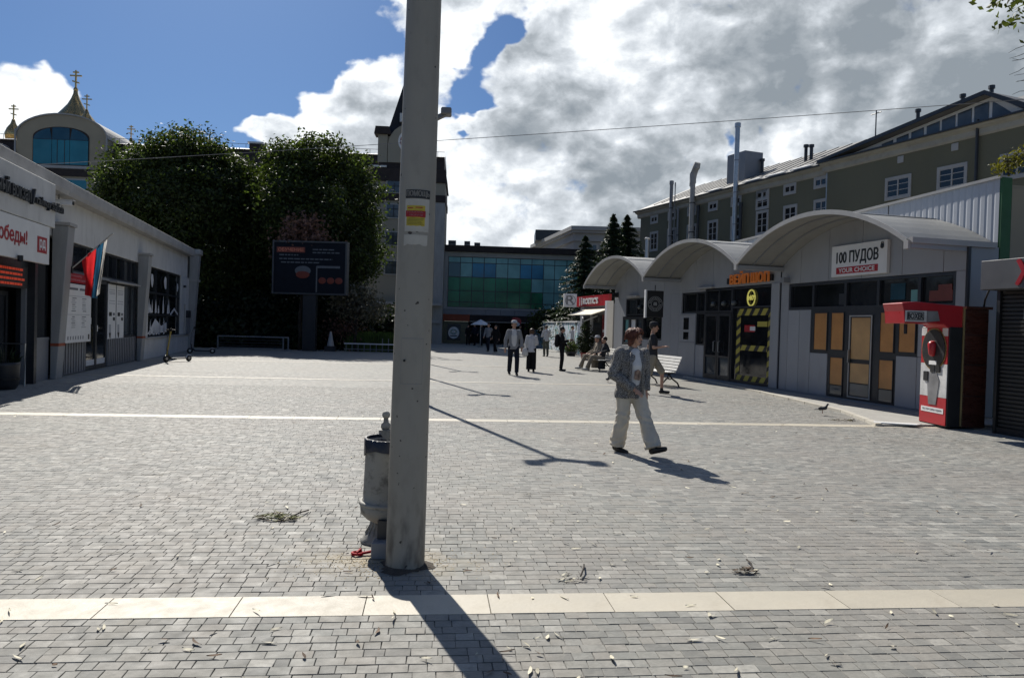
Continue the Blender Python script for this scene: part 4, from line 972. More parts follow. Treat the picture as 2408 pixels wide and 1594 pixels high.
# roof
O_(MB().prism([(-.42,ZE+.35),(5.8,ZE+3.15),(12,ZE+.35)], 'x', -.3, 21.5), 'roof', 'roofsheet')
O_(MB().prism([(-.72,ZE+.40),(5.8,ZE+3.2),(12,ZE+.40)], 'x', 21.5, 52), 'roof', 'roofsheet')
for a in (9.2, 13.3, 15.6, 17.9, 20.0):
    O_(MB().prism([(-.1,ZE+.54),(.25,ZE+.70),(.25,ZE+.76),(-.1,ZE+.60)], 'x', a, a+1.7), 'snow_guard', 'lightroof')
for x in np.arange(1.2, 21, 1.15): O_(MB().prism([(.5,ZE+.77),(5.6,ZE+3.06),(5.6,ZE+3.11),(.5,ZE+.82)], 'x', x, x+.05), 'roof_seam', 'roofsheet')
# attic gable over the nearer part: white framed glazing under a long raking roof
ZG = ZE+.45
gx0, gxa, gx1 = 21.6, 31.2, 32.9
ZA = ZG+1.15
gab = O_(MB().prism([(gx0,ZG),(gx1,ZG),(gxa,ZA)], 'y', -.2, .0), 'gable', 'white')
O_(MB().prism([(gx0-.5,ZG-.02),(gxa,ZA+.02),(gxa,ZA+.17),(gx0-.7,ZG+.10)], 'y', -.75, 5.5), 'gable_roof', 'roofsheet'); O_(MB().prism([(gxa,ZA+.02),(gx1+.3,ZG),(gx1+.45,ZG+.10),(gxa,ZA+.17)], 'y', -.75, 5.5), 'gable_roof', 'roofsheet')
O_(MB().prism([(gx0-.6,ZG-.06),(gxa,ZA+.0),(gxa,ZA+.2),(gx0-.8,ZG+.10)], 'y', -.82, -.755), 'verge_board', 'frame'); O_(MB().prism([(gxa,ZA+.0),(gx1+.3,ZG-.05),(gx1+.5,ZG+.10),(gxa,ZA+.2)], 'y', -.82, -.755), 'verge_board', 'frame')
xs_ = [25.0, 25.95, 26.85, 27.75, 28.6, 29.45, 30.3]
for a in xs_:
    h0 = (a-gx0)/(gxa-gx0)*1.15-.16; h1 = (a+.72-gx0)/(gxa-gx0)*1.15-.16
    o = O_(MB().prism([(a,ZG+.08),(a+.72,ZG+.08),(a+.72,ZG+max(.12,h1)),(a,ZG+max(.10,h0))], 'y', -.23, -.205), 'gable_pane', 'panelite')
O_(MB().prism([(31.2,ZG+.1),(32.2,ZG+.1),(31.2,ZG+.92)], 'y', -.23, -.205), 'gable_pane', 'panelite')
def owin(x, z0, z1, w=1.0, y=0, n=2, small=False):
    f = MB(); t = .13
    f.box(x-t, x+w+t, y-.06, y-.001, z0-t*1.1, z0); f.box(x-t, x+w+t, y-.06, y-.001, z1, z1+t); f.box(x-t, x, y-.059, y-.001, z0, z1); f.box(x+w, x+w+t, y-.059, y-.001, z0, z1)
    o = O_(f, 'window', 'trim')
    for i in range(n):
        a = x+w*i/n; b_ = x+w*(i+1)/n
        O_(MB().box(a+.03, b_-.03, y-.018, y-.004, z0+.03, z1-.03), 'pane', 'pane', o)
    g = MB()
    for i in range(n+1): g.box(x+w*i/n-.04, x+w*i/n+.04, y-.045, y-.019, z0, z1)
    if not small:
        for zz_ in (z0+(z1-z0)*.36, z0+(z1-z0)*.68): g.box(x+.04, x+w-.04, y-.038, y-.019, zz_-.018, zz_+.018)
    g.box(x, x+w, y-.044, y-.019, z0, z0+.06); g.box(x, x+w, y-.044, y-.019, z1-.06, z1)
    O_(g, 'sash', 'trim', o)
for x in (1.75, 4.32, 7.0, 9.6, 12.2, 14.85, 17.45, 20.05): owin(x, 10.55, 10.98, .85, small=True)
for x in (1.75, 4.32, 7.0, 9.6, 12.25, 14.9, 17.5, 20.1): owin(x, 8.25, 9.62, .95)
for x in (1.75, 4.32, 7.0, 9.6, 12.25, 14.9, 17.5, 20.1): owin(x, 5.4, 6.8, .95)
owin(14.85, 9.95, 10.98, 1.0)
for x in (25.6, 28.7, 31.9, 34.8): owin(x, 9.0, 9.95, 1.35, y=-.35)
for x in (26.2, 29.3, 35.6):
    O_(MB().box(x, x+.36, -.40, -.355, 10.75, 11.1), 'vent_grille', 'trim')
# flues and stubs along the front
for (x, z0, z1, r_, nm, mt, y) in [(q[0], q[1], q[2], q[3]*.8, *q[4:]) for q in ((5.2,3.4,13.4,.17,'flue','graypanel',-.45),(5.65,6,13.2,.05,'flue','graypanel',-.4),(6.0,3.4,11.2,.1,'flue','graypanel',-.3),(8.1,3.4,13.0,.24,'flue','fin',-.5),(8.7,3.4,11.0,.12,'flue','frame',-.35),(13.2,3.4,16.0,.21,'steel_flue','steel',-.55),(13.7,3.4,10.5,.14,'flue','frame',-.45))]:
    o = O_(MB().tube([(x,y,z0),(x,y,z1)], r_, 12), nm, mt, smooth=False)
    O_(MB().tube([(x,y,z1-.3),(x,y,z1-.02)], r_*1.25, 12), 'flue_cowl', mt, o)
    for z in np.arange(z0+1.2, z1-.6, 2.2): O_(MB().tube([(x,y,z),(x,y,z+.07)], r_*1.12, 12), 'flue_band', 'frame' if mt != 'steel' else 'graypanel', o)
O_(MB().tube([(8.0,-.5,12.5),(8.0,-.4,13.4),(8.35,-.4,13.9),(8.5,-.4,14.2)], [.2,.28,.28,.22], 10), 'flue_hood', 'fin')
O_(MB().box(9.4, 11.4, 1.6, 3.2, ZE+.8, ZE+3.4), 'roof_plant', 'graypanel')
for x, y, h in ((11.6,3,1.0),(15.9,3,1.1),(16.4,3,1.0),(22.3,5.6,1.0),(25.2,5.6,1.1),(26.9,5.6,1.1)):
    z = ZE+.55+y*.45; O_(MB().tube([(x,y,z-.3),(x,y,z+h)], .11, 8), 'roof_vent', 'frame'); O_(MB().tube([(x,y,z+h-.18),(x,y,z+h)], .17, 8), 'vent_cap', 'frame')
O_(MB().tube([(19.2,5.6,ZE+2.6),(19.2,5.6,ZE+4.8)], .04, 6), 'aerial', 'frame'); O_(MB().tube([(18.8,5.6,ZE+4.6),(19.6,5.6,ZE+4.6)], .03, 6), 'aerial', 'frame')
O_(MB().tube([(31.3,5.2,ZE+2.4),(31.3,5.2,ZE+5.0),(31.35,5.2,ZE+7.2)], [.07,.05,.02], 6), 'mast', 'frame')
O_(MB().tube([(21.1,-.45,ZE+.6),(21.15,-.2,ZE+.1),(21.15,-.12,3)], .07, 8), 'downpipe', 'steel'); O_(MB().tube([(30.7,-.5,ZE+.6),(30.7,-.45,3)], .07, 8), 'downpipe', 'frame')

# pale stone block in the distance
wb = thing('pale_stone_building', 'pale grey stone building with deep cornice far behind the spruces', 'building', (6.0, 75, 0), 0)
def W_b(mb, n, m_, par=None): return mb.build(n, MT[m_], par or wb)
W_b(MB().prism([(0,0),(12,0),(12,-14),(-4.5,14),(-5.2,13)], 'z', 0, 10.4) if False else MB().prism([(0,0),(14,0),(14,18),(-3.4,18)], 'z', 0, 10.3), 'wall', 'stonewhite')
for (z0, z1, o_) in ((10.3,10.6,.25),(10.6,11.1,.12),(11.1,11.35,.45),(11.35,11.75,.65)):
    W_b(MB().prism([(-o_*.6,-o_),(14,-o_),(14,18),(-3.4-o_,18)], 'z', z0, z1), 'cornice', 'stonewhite')
W_b(MB().box(-3.6, 2, 12, 18, 11.7, 12.9), 'roof_block', 'frame')
for x in (1.4, 4.4, 7.4):
    o = W_b(MB().box(x-.18, x+1.0, -.05, -.002, 7.6, 10.05), 'window', 'trim'); W_b(MB().box(x, x+.82, -.06, -.051, 7.75, 9.95), 'pane', 'panelite', o); W_b(MB().box(x+.38, x+.44, -.07, -.061, 7.75, 9.95), 'mullion', 'trim', o)
# green glazed hall
GA = math.atan2(.06, 1); GLOC = (-6, 62.5, 0)
gb = thing('glass_hall', 'two storey hall with green and teal glazed upper front at the back of the square', 'building', GLOC, GA)
def G_(mb, n, m_, par=None): return mb.build(n, MT[m_], par or gb)
G_(MB().box(.1, 16, .35, 14, 2.4, 7.7), 'wall', 'fin'); G_(MB().box(-.1, 16.3, -.3, 14, 7.72, 8.22), 'roof_fascia', 'darkbrown')
G_(MB().box(.1, .48, -.02, .35, 2.9, 7.7), 'frame', 'fin'); G_(MB().box(.48, 16, -.02, .35, 7.30, 7.7), 'frame', 'cornice'); G_(MB().box(.1, 16, -.05, .36, 2.9, 3.05), 'sill', 'stonewhite')
cols = [.50, 1.5, 2.5, 3.5, 4.5, 5.5, 6.55, 7.53, 8.53, 9.47, 10.5, 11.5, 12.5]; rowsz = [3.06, 3.5, 4.45, 5.6, 6.8, 7.28]
cw = G_(MB().box(.49, 12.5, .12, .2, 3.06, 7.29), 'curtain_frame', 'frame')
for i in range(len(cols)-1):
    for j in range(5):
        mt = ['treetint','treetint','treetint','tealpale','tealpale'][j]
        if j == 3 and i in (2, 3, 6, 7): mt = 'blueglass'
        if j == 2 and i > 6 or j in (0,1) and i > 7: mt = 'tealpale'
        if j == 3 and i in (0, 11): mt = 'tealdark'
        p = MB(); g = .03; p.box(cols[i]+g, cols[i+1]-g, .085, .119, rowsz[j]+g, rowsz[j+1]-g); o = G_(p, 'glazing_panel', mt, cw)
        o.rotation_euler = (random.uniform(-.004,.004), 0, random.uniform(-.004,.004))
for i in range(13):
    a = .1+i*1.22; G_(MB().box(a, a+1.2, -.04, .34, 2.45, 2.88), 'spandrel_panel', 'graypanel')
G_(MB().box(2.4, 16, -.14, .3, 1.92, 2.44), 'fascia', 'darkbrown'); G_(MB().box(2.4, 16, -.2, .3, 1.84, 1.91), 'fascia_edge', 'cornice')
G_(MB().box(-1.1, 2.38, -.22, .35, 1.86, 2.44), 'fascia', 'orangeband')
G_(MB().box(-1.1, 2.3, -.1, .5, 0, 1.85), 'lower_wall', 'olive'); G_(MB().box(2.3, 16, 3.0, 3.2, 0, 2.45), 'recess_wall', 'dark')
for x in (4.6, 7.0, 9.4, 11.8): G_(MB().box(x, x+.35, .1, .45, 0, 1.85), 'column', 'darkbrown')
G_(MB().box(.55, 1.65, -.14, -.101, .3, 1.62), 'sign_recess', 'frame')
s = thing('round_sign', 'round white and teal wall sign on the lower wall of the glazed hall', 'sign', (GLOC[0]+1.1, GLOC[1]-.22+.06, .9), GA)
oval(s, 0, 0, .46, .50, 0, .05, MT['white'], 'disc'); oval(s, 0, .08, .30, .22, -.012, -.002, MT['teal'], 'emblem'); MB().box(-.3, .3, -.012, -.002, -.30, -.22).build('text_run', MT['frame'], s); oval(s, 0, .08, .15, .10, -.02, -.013, MT['white'], 'emblem_core')
for i, (a, b_, h) in enumerate(((.4,1.05,.45),(1.75,2.25,.42),(2.6,3.1,.32))): 
    ac = thing('roof_unit', ['largest grey roof unit beside the tower on the glazed hall', 'middle grey roof unit on the glazed hall', 'smallest dark roof unit farthest from the tower on the glazed hall'][i], 'roof unit', (GLOC[0]+a, GLOC[1]+.4, 8.22), GA, 'units on the glazed hall roof')
    MB().box(0, b_-a, 0, .5, .08, h).build('case', MT['fin'] if i < 2 else MT['frame'], ac); MB().box(.05, b_-a-.05, -.01, -.002, .15, h-.06).build('grille', MT['frame'], ac); MB().box(.05, .12, .05, .45, 0, .08).build('foot', MT['frame'], ac); MB().box(b_-a-.12, b_-a-.05, .05, .45, 0, .08).build('foot', MT['frame'], ac)

# spired corner tower behind the lamp pole
TWL = (-6, 60, 0)
tw = thing('corner_tower', 'beige corner tower with black spire and clock behind the lamp pole', 'building', TWL, GA)
def T_(mb, n, m_, par=None): return mb.build(n, MT[m_], par or tw)
T_(MB().box(-5.2, .30, 0, 6, 0, 12.88), 'wall', 'cream'); T_(MB().box(-5.6, .36, -.08, 6.1, 11.35, 11.9), 'string_course', 'darkbrown'); T_(MB().box(-.45, .33, -.05, -.002, 0, 11.3), 'corner_pilaster', 'fin')
T_(MB().prism([(-5.7,12.9),(.42,12.9),(.30,13.95),(-5.5,13.95)], 'y', -.12, 6), 'mansard', 'darkbrown'); T_(MB().box(-6.2, -4.4, -.2, 6, 13.96, 14.1), 'parapet_ledge', 'lightroof')
T_(MB().box(-5.0, -.9, .2, 5.2, 13.96, 16.5), 'belfry', 'beige'); T_(MB().box(-5.1, -.8, .1, 5.3, 14.0, 14.45), 'belfry_base', 'darkbrown')
for x in (-5.15, -1.55):
    T_(MB().box(x, x+.75, .05, .9, 14.4, 16.6), 'turret', 'cream'); o = T_(MB().prism([(x-.3,16.6),(x+1.05,16.6),(x+.85,17.2),(x-.2,17.2)], 'y', -.2, 1.2), 'turret_roof', 'darkbrown')
T_(MB().box(-4.2, -3.95, .16, .198, 15.3, 16.15), 'slit_window', 'pane'); T_(MB().box(-1.25, -1.0, .16, .198, 15.3, 16.15), 'slit_window', 'pane')
cg = [(-2.6+1.75*math.cos(R(a)), 15.75+1.75*math.sin(R(a))) for a in range(0, 181, 15)]
T_(MB().prism([(-.85,14.4)]+cg+[(-4.35,14.4)], 'y', .0, .9), 'clock_gable', 'cream')
ck = T_(MB().prism([(-2.6+.95*math.cos(R(a)), 16.1+.95*math.sin(R(a))) for a in range(0, 360, 12)], 'y', -.06, -.002), 'clock_face', 'white')
T_(MB().prism([(-2.6+.78*math.cos(R(a)), 16.1+.78*math.sin(R(a))) for a in range(0, 360, 12)], 'y', -.08, -.061), 'clock_disc', 'darkred', ck)
for a in range(0, 360, 30): T_(MB().box(-.05,.05,-.10,-.081,.48,.76), 'hour_mark', 'white', ck).matrix_local = Matrix.Translation((-2.6, 0, 16.1)) @ Matrix.Rotation(R(a), 4, 'Y')
T_(MB().box(-2.64,-2.56,-.11,-.101,16.1,16.75), 'hand', 'white', ck); T_(MB().box(-2.6,-2.15,-.11,-.101,16.06,16.14), 'hand', 'white', ck)
sp = MB(); 
sp.add([(-4.95,.3,16.5),(-.95,.3,16.5),(-.95,5.1,16.5),(-4.95,5.1,16.5),(-4.35,1.1,17.6),(-1.55,1.1,17.6),(-1.55,4.3,17.6),(-4.35,4.3,17.6),(-2.95,2.7,23.2)], [(0,1,5,4),(1,2,6,5),(2,3,7,6),(3,0,4,7),(4,5,8),(5,6,8),(6,7,8),(7,4,8),(0,3,2,1)])
T_(sp, 'spire', 'slate'); T_(MB().box(-3.55,-3.35,.9,1.3,17.9,18.6), 'spire_lucarne', 'lightroof')
def twin(x0, x1, z0, z1, arch=False):
    pts = [(x0,z0),(x1,z0),(x1,z1)]
    if arch: c = (x0+x1)/2; r_ = (x1-x0)/2; pts += [(c+r_*math.cos(R(a)), z1+r_*.55*math.sin(R(a))) for a in range(15, 180, 15)]
    pts += [(x0,z1)]
    sc = [((p[0]-(x0+x1)/2)*1.22+(x0+x1)/2, (p[1]-(z0+z1)/2)*1.16+(z0+z1)/2) for p in pts]
    o = T_(MB().prism(sc, 'y', -.07, -.002), 'window', 'stonewhite'); T_(MB().prism(pts, 'y', -.085, -.071), 'pane', 'panelite', o); T_(MB().box((x0+x1)/2-.04, (x0+x1)/2+.04, -.10, -.086, z0, z1), 'mullion', 'frame', o); T_(MB().box(x0, x1, -.10, -.086, z0+(z1-z0)*.62, z0+(z1-z0)*.62+.07), 'transom', 'frame', o)
for x in (-4.32, -1.95):
    twin(x, x+1.12, 12.25-.25, 12.75, True)
    for z in (10.0, 7.8, 5.5): twin(x, x+1.12, z, z+1.02)
T_(MB().box(-5.6, .30, -.9, -.002, 3.05, 3.25), 'canopy', 'stonewhite'); T_(MB().box(-5.6, .2, -.3, -.002, 1.65, 1.9), 'band', 'stonewhite'); T_(MB().box(-6.2, -5.2, .3, 6, 0, 13.2), 'side_wing', 'cream')

# long mansard building with arched gable
CWL = (-40, 80.85, 0)
cb_ = thing('arched_gable_building', 'long beige building with arched teal window gable and dark mansard roof', 'building', CWL, GA)
def C_(mb, n, m_, par=None): return mb.build(n, MT[m_], par or cb_)
C_(MB().box(-40, 32, 0, 10, 0, 17.3), 'wall', 'cream')
for a, b_ in ((-40,-13.25),(-3.85,32)):
    C_(MB().prism([(-.15,17.3),(.9,20.15),(9,20.15),(10,17.3)], 'x', a, b_), 'mansard', 'darkbrown'); C_(MB().prism([(.6,20.2),(4.5,21.1),(9,20.2)], 'x', a, b_), 'roof', 'lightroof'); C_(MB().box(a, b_, -.25, .2, 17.05, 17.3), 'cornice', 'stonewhite')
    for x in np.arange(a+.6, b_, 1.5): C_(MB().tube([(x,.65,20.2),(x,.65,20.75)], .025, 5), 'roof_rail_post', 'frame')
    C_(MB().tube([(a,.65,20.75),(b_,.65,20.75)], .025, 5), 'roof_rail', 'frame')
ac_ = lambda x0, x1, zs, zt, n=20: [((x0+x1)/2 + (x1-x0)/2*math.cos(PI*i/n), zs + (zt-zs)*math.sin(PI*i/n)) for i in range(n+1)]
gbl = C_(MB().prism([(-3.9,0)]+ac_(-13.2,-3.9,20.3,22.7)+[(-13.2,0)], 'y', -.8, 6), 'arched_gable', 'beige')
C_(MB().prism(ac_(-13.35,-3.75,20.3,22.85)+ac_(-13.2,-3.9,20.3,22.7)[::-1], 'y', -.95, 6), 'gable_rim', 'fin', gbl)
C_(MB().prism([(-5.7,17.35)]+ac_(-11.5,-5.7,20.3,21.4)+[(-11.5,17.35)], 'y', -.86, -.801), 'window', 'darkbrown')
for i, (a, b_) in enumerate(((-11.42,-9.55),(-9.5,-7.7),(-7.65,-5.78))):
    C_(MB().box(a, b_, -.9, -.861, 17.42, 20.0), 'pane', 'teal')
    seg = [(-8.6+2.82*math.cos(PI*k/30), 20.04+1.28*math.sin(PI*k/30)) for k in range(31)]
    pts = [p for p in seg if a <= p[0] <= b_]
    C_(MB().prism([(b_,20.04)]+pts+[(a,20.04)], 'y', -.9, -.861), 'pane', 'tealdark')
for x in (-8.95, -8.2): C_(MB().box(x-.03, x+.03, -.92, -.901, 17.42, 20.0), 'glazing_bar', 'frame')
C_(MB().box(-11.7, -5.5, -1.0, -.8, 17.0, 17.3), 'sill', 'stonewhite'); C_(MB().box(-13.2, -3.9, -.95, -.801, 16.2, 16.95), 'band', 'darkbrown')
o = C_(MB().box(-9.2, -5.7, -.88, -.801, 13.2, 15.95), 'window', 'stonewhite'); C_(MB().box(-9.0, -5.9, -.9, -.881, 13.3, 15.8), 'pane', 'teal', o)
for x in (-13.25, -3.85): C_(MB().tube([(x,-.95,21 if x<-5 else 20.3),(x,-.95,5)], .1, 6), 'downpipe', 'stonewhite')
for x in (-15.5, -1.3, 2.5, 6.5):
    o = C_(MB().prism(ac_(x-1.1,x+1.1,18.6,19.6)+[(x-1.1,17.4),(x+1.1,17.4)][::1], 'y', -.3, 2), 'dormer', 'fin'); C_(MB().box(x-.7, x+.7, -.32, -.301, 17.6, 19.0), 'pane', 'pane', o)
ch = C_(MB().box(10.5, 11.9, 1, 2.6, 17, 20.9), 'chimney', 'darkbrown'); C_(MB().box(10.35, 12.05, .85, 2.75, 20.9, 21.1), 'chimney_cap', 'lightroof', ch)
for x in range(-12, 30, 4):
    if -13 < x < -3: continue
    o = C_(MB().box(x-.1, x+1.5, -.06, -.002, 13.2, 15.4), 'window', 'stonewhite'); C_(MB().box(x, x+1.4, -.08, -.061, 13.3, 15.3), 'pane', 'pane', o)
# gilt church domes behind
def cross(par, x, z0, h, mat, t):
    c = MB(); c.box(x-t, x+t, -t, t, z0, z0+h); w = h*.30
    c.box(x-w, x+w, -t*.9, t*.9, z0+h*.68, z0+h*.68+2*t); c.box(x-w*.5, x+w*.5, -t*.9, t*.9, z0+h*.86, z0+h*.86+2*t)
    c.prism([(x-w*.6, z0+h*.40),(x+w*.6, z0+h*.30),(x+w*.6, z0+h*.30+2*t),(x-w*.6, z0+h*.40+2*t)], 'y', -t*.9, t*.9)
    c.build('cross', mat, par)
DL = Vector((-40, 100, 0))
def dome(u, prof, zc, hc, label, t, y=0):
    d = thing('church_dome', label, 'dome', (DL.x+u, DL.y+.06*u+y, 0), GA, 'gilt church domes behind the arched gable')
    MB().lathe(prof, seg=28).build('onion', MT['gold'], d, True); MB().lathe([(prof[0][0]*.85, 0), (prof[0][0]*.85, prof[0][1])], seg=20).build('drum', MT['stonewhite'], d)
    MB().sphere((0,0,zc-.05), t*3.2).build('ball', MT['gold'], d, True); cross(d, 0, zc, hc, MT['gold'], t)
dome(-18.55, [(2.6,23.2),(3.1,24.6),(2.95,26.0),(2.35,27.3),(1.55,28.3),(.95,29.1),(.55,29.9),(.30,30.6),(.2,31.4)], 31.2, 2.5, 'largest gilt onion dome with tall cross above the arched gable', .09)
sm = lambda k: [(.9,k-2.6),(1.0,k-1.9),(.75,k-1.2),(.35,k-.6),(.16,k)]
dome(-26.4, sm(26.9), 26.8, 2.05, 'small gilt dome and cross left of the arched gable', .07); dome(-13.75, sm(27.0), 26.9, 2.0, 'small gilt dome and cross right of the tall cross', .06, -6); dome(-11.35, sm(25.1), 25.0, 1.8, 'small gilt dome and cross over the roof right of the arched gable', .06)
# graffiti wall, parasol and small furniture at the back
gm = bpy.data.materials.new('graffiti paint'); gm.use_nodes = True
N, L = gm.node_tree.nodes, gm.node_tree.links; b_ = N['Principled BSDF']; t_ = N.new('ShaderNodeTexCoord'); n_ = N.new('ShaderNodeTexNoise'); n_.inputs['Scale'].default_value = 1.5; n_.inputs['Detail'].default_value = 3; n_.inputs['Distortion'].default_value = 1.6
mp = N.new('ShaderNodeMapping'); mp.inputs['Scale'].default_value = (1,1,.55); L.new(t_.outputs['Object'], mp.inputs[0]); L.new(mp.outputs[0], n_.inputs['Vector']); rr = N.new('ShaderNodeValToRGB'); rr.color_ramp.interpolation = 'CONSTANT'
for i, (p, c) in enumerate(((0,(.05,.08,.10)),(.38,(.35,.31,.26)),(.43,(.07,.38,.42)),(.48,(.66,.72,.80)),(.55,(.40,.46,.56)),(.59,(.75,.78,.80)),(.65,(.10,.28,.36)))):
    e = rr.color_ramp.elements[i] if i < 2 else rr.color_ramp.elements.new(p); e.position = p; e.color = (*c, 1)
L.new(n_.outputs['Fac'], rr.inputs[0]); L.new(rr.outputs[0], b_.inputs['Base Color']); b_.inputs['Roughness'].default_value = .8
gw = thing('graffiti_wall', 'low wall painted with white and teal graffiti beside the food kiosk', 'wall', (1.9, 61, 0), math.atan2(-17, 1.95))
for i in range(7): MB().box(i*2.45, i*2.45+2.44, 0, .15, 0, 1.92).build('wall_panel', gm, gw)
MB().box(-.05, 17.2, -.05, .2, 1.92, 2.0).build('coping', MT['white'], gw)
pr = thing('parasol', 'white parasol open far back before the glazed hall', 'parasol', (-2.3, 54, 0))
MB().lathe([(.02,2.0),(.75,1.62),(.73,1.60),(.02,1.95)], seg=8).build('canopy', MT['white'], pr); MB().tube([(0,0,0),(0,0,2.0)], .025, 6).build('pole', MT['steel'], pr); MB().lathe([(.2,0),(.2,.06)], seg=10).build('base', MT['graypanel'], pr)
rp = thing('red_round_sign', 'small red round sign on a post under the glazed hall', 'sign', (.05, 60.5, 0))
MB().tube([(0,0,0),(0,0,2.3)], .05, 6).build('post', MT['darkred'], rp); oval(rp, .25, 1.95, .42, .36, -.06, 0, MT['red'], 'disc'); oval(rp, .25, 1.75, .30, .18, -.075, -.061, MT['white'], 'label')
# digital billboard
bb = thing('billboard', 'dark digital billboard on one square post before the trees', 'billboard', (-10.55, 38.6, 0), R(-3))
MB().box(-.34, .34, -.02, .30, 0, 3.0).build('post', MT['frame'], bb); MB().box(-1.9, 1.9, -.1, .30, 2.98, 5.64).build('cabinet', MT['black'], bb)
f = MB(); f.box(-1.95, 1.95, -.16, .32, 5.60, 5.68); f.box(-1.95, 1.95, -.16, .32, 2.93, 3.0); f.box(-1.95, -1.87, -.159, .319, 3.0, 5.6); f.box(1.87, 1.95, -.159, .319, 3.0, 5.6); f.build('frame', M('dark screen frame', (.06,.065,.07), .6), bb)
sc = MB().box(-1.86, 1.86, -.12, -.101, 3.01, 5.59).build('screen', M('dark screen', (.008,.011,.017), .85, spec=.15, emit=(.05,.07,.11,.006)), bb)
SO = M('screen orange', (.07,.012,.006), .5, emit=(.55,.09,.03,.016)); SG = M('screen grey', (.06,.07,.085), .5, emit=(.22,.26,.32,.02))
def scr(name, mt, a, b_, c, d): return MB().box(a, b_, -.128, -.121, c, d).build(name, mt, sc)
scr('headline_bar', SO, -1.74, -.25, 5.08, 5.36); lettering('lettering', 'ОБУЧЕНИЕ', sc, -1.66, -.32, 5.14, 5.31, -.129, M('screen pale red', (.25,.08,.05), .5, emit=(.7,.25,.18,.05)), .003, .006)
for (a, b_, z) in ((.15,1.3,5.22),(.15,1.55,5.06),(-1.6,-.6,4.92),(-1.6,1.2,4.72),(-1.5,.55,4.54)):
    x = a
    while x < b_:
        w = random.uniform(.08,.3); scr('text_run', SG, x, min(x+w, b_), z, z+.06); x += w+.05
mbx = MB(); mbx.sphere((-.35, -.125, 3.95), .36, .01, .2, 14, 8); mbx.build('food_picture', SO, sc)
mbx = MB(); mbx.sphere((-.35, -.12, 4.15), .42, .01, .25, 14, 8); mbx.build('plate_picture', SG, sc)
for x in (.68, 1.12, 1.55): mbx = MB(); mbx.sphere((x, -.123, 3.66), .2, .012, .17, 12, 6); mbx.build('food_picture', SO, sc)
scr('caption', SG, .4, 1.6, 4.30, 4.42); scr('caption', SG, .35, .42, 3.05, 4.4)
# low railing, benches, cone and racks under the trees
rl = thing('low_railing', 'low dark metal railing under the left tree', 'railing', (-14.9, 37.6, 0), R(4))
f = MB(); [f.box(a, a+.06, 0, .06, 0, .72) for a in (0, 3.25, 3.5)]; f.build('post', MT['graypanel'], rl); MB().box(0, 3.5, 0, .05, .66, .72).build('rail', MT['graypanel'], rl); MB().box(0, 3.3, 0, .05, .08, .13).build('rail', MT['graypanel'], rl)
for j in range(3): MB().box(.08, 3.2, .02, .04, .2+j*.15, .24+j*.15).build('bar', MT['frame'], rl)
cn = thing('traffic_cone', 'pale cone standing on a dark box near the billboard', 'cone', (-9.55, 39.2, 0)); MB().box(-.28,.28,-.2,.2,0,.26).build('base_box', MT['frame'], cn); MB().lathe([(.2,.27),(.19,.31),(.05,1.02),(.02,1.04)], seg=16).build('body', MT['trim'], cn, True)
tk = thing('bicycle_rack', 'low metal rack with pale top rail before the lavender bed', 'rack', (-8.9, 39.5, 0), R(2))
MB().box(0, 3.4, -.05, .05, .40, .46).build('top_rail', MT['white'], tk)
for j in range(11): MB().tube([(.1+j*.32,0,0),(.1+j*.32,0,.74 if j > 5 else .42)], .02, 6).build('post', MT['graypanel'], tk)
MB().box(0, 3.4, -.03, .03, .12, .16).build('bottom_rail', MT['graypanel'], tk)
# ------------------------------------------------------------------ trees and plants
def leafmat(name, col, trans=.35, isl=.45):
    m = M(name, col, .55, 0, .3, .6, spec=.35, isl=isl); N, L = m.node_tree.nodes, m.node_tree.links
    b = N['Principled BSDF']; out = N['Material Output']; tr = N.new('ShaderNodeBsdfTranslucent'); mx = N.new('ShaderNodeMixShader'); mx.inputs[0].default_value = trans
    src = b.inputs['Base Color'].links[0].from_socket; g = N.new('ShaderNodeMix'); g.data_type = 'RGBA'; g.blend_type = 'MULTIPLY'; g.inputs['Factor'].default_value = 1; g.inputs['B'].default_value = (1.5, 1.6, .8, 1)
    L.new(src, g.inputs['A']); L.new(g.outputs['Result'], tr.inputs['Color']); L.new(b.outputs[0], mx.inputs[1]); L.new(tr.outputs[0], mx.inputs[2]); L.new(mx.outputs[0], out.inputs['Surface']); return m
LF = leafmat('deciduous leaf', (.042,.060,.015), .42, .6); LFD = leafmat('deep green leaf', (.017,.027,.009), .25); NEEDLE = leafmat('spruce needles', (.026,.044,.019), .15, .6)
PINKL = leafmat('dry pinkish flower', (.19,.105,.085), .3); BEIGEL = leafmat('pale dry foliage', (.13,.12,.085), .2); YEL = leafmat('yellow green leaf', (.13,.12,.02), .4); LAV = leafmat('grassy green blade', (.07,.11,.025), .35)
def leaf_quads(cen, nrm, size, asp=1.0):
    n = len(cen); r1 = RNG.normal(size=(n, 3)); t = np.cross(nrm, r1); t /= np.linalg.norm(t, axis=1)[:, None]+1e-9; b = np.cross(nrm, t); b /= np.linalg.norm(b, axis=1)[:, None]+1e-9
    s = size*RNG.uniform(.6, 1.3, n)[:, None]
    V = np.stack([cen - t*s, cen - b*s*.55*asp + nrm*s*.1, cen + t*s, cen + b*s*.55*asp + nrm*s*.1], 1).reshape(-1, 3)
    return V, np.arange(n*4).reshape(-1, 4)
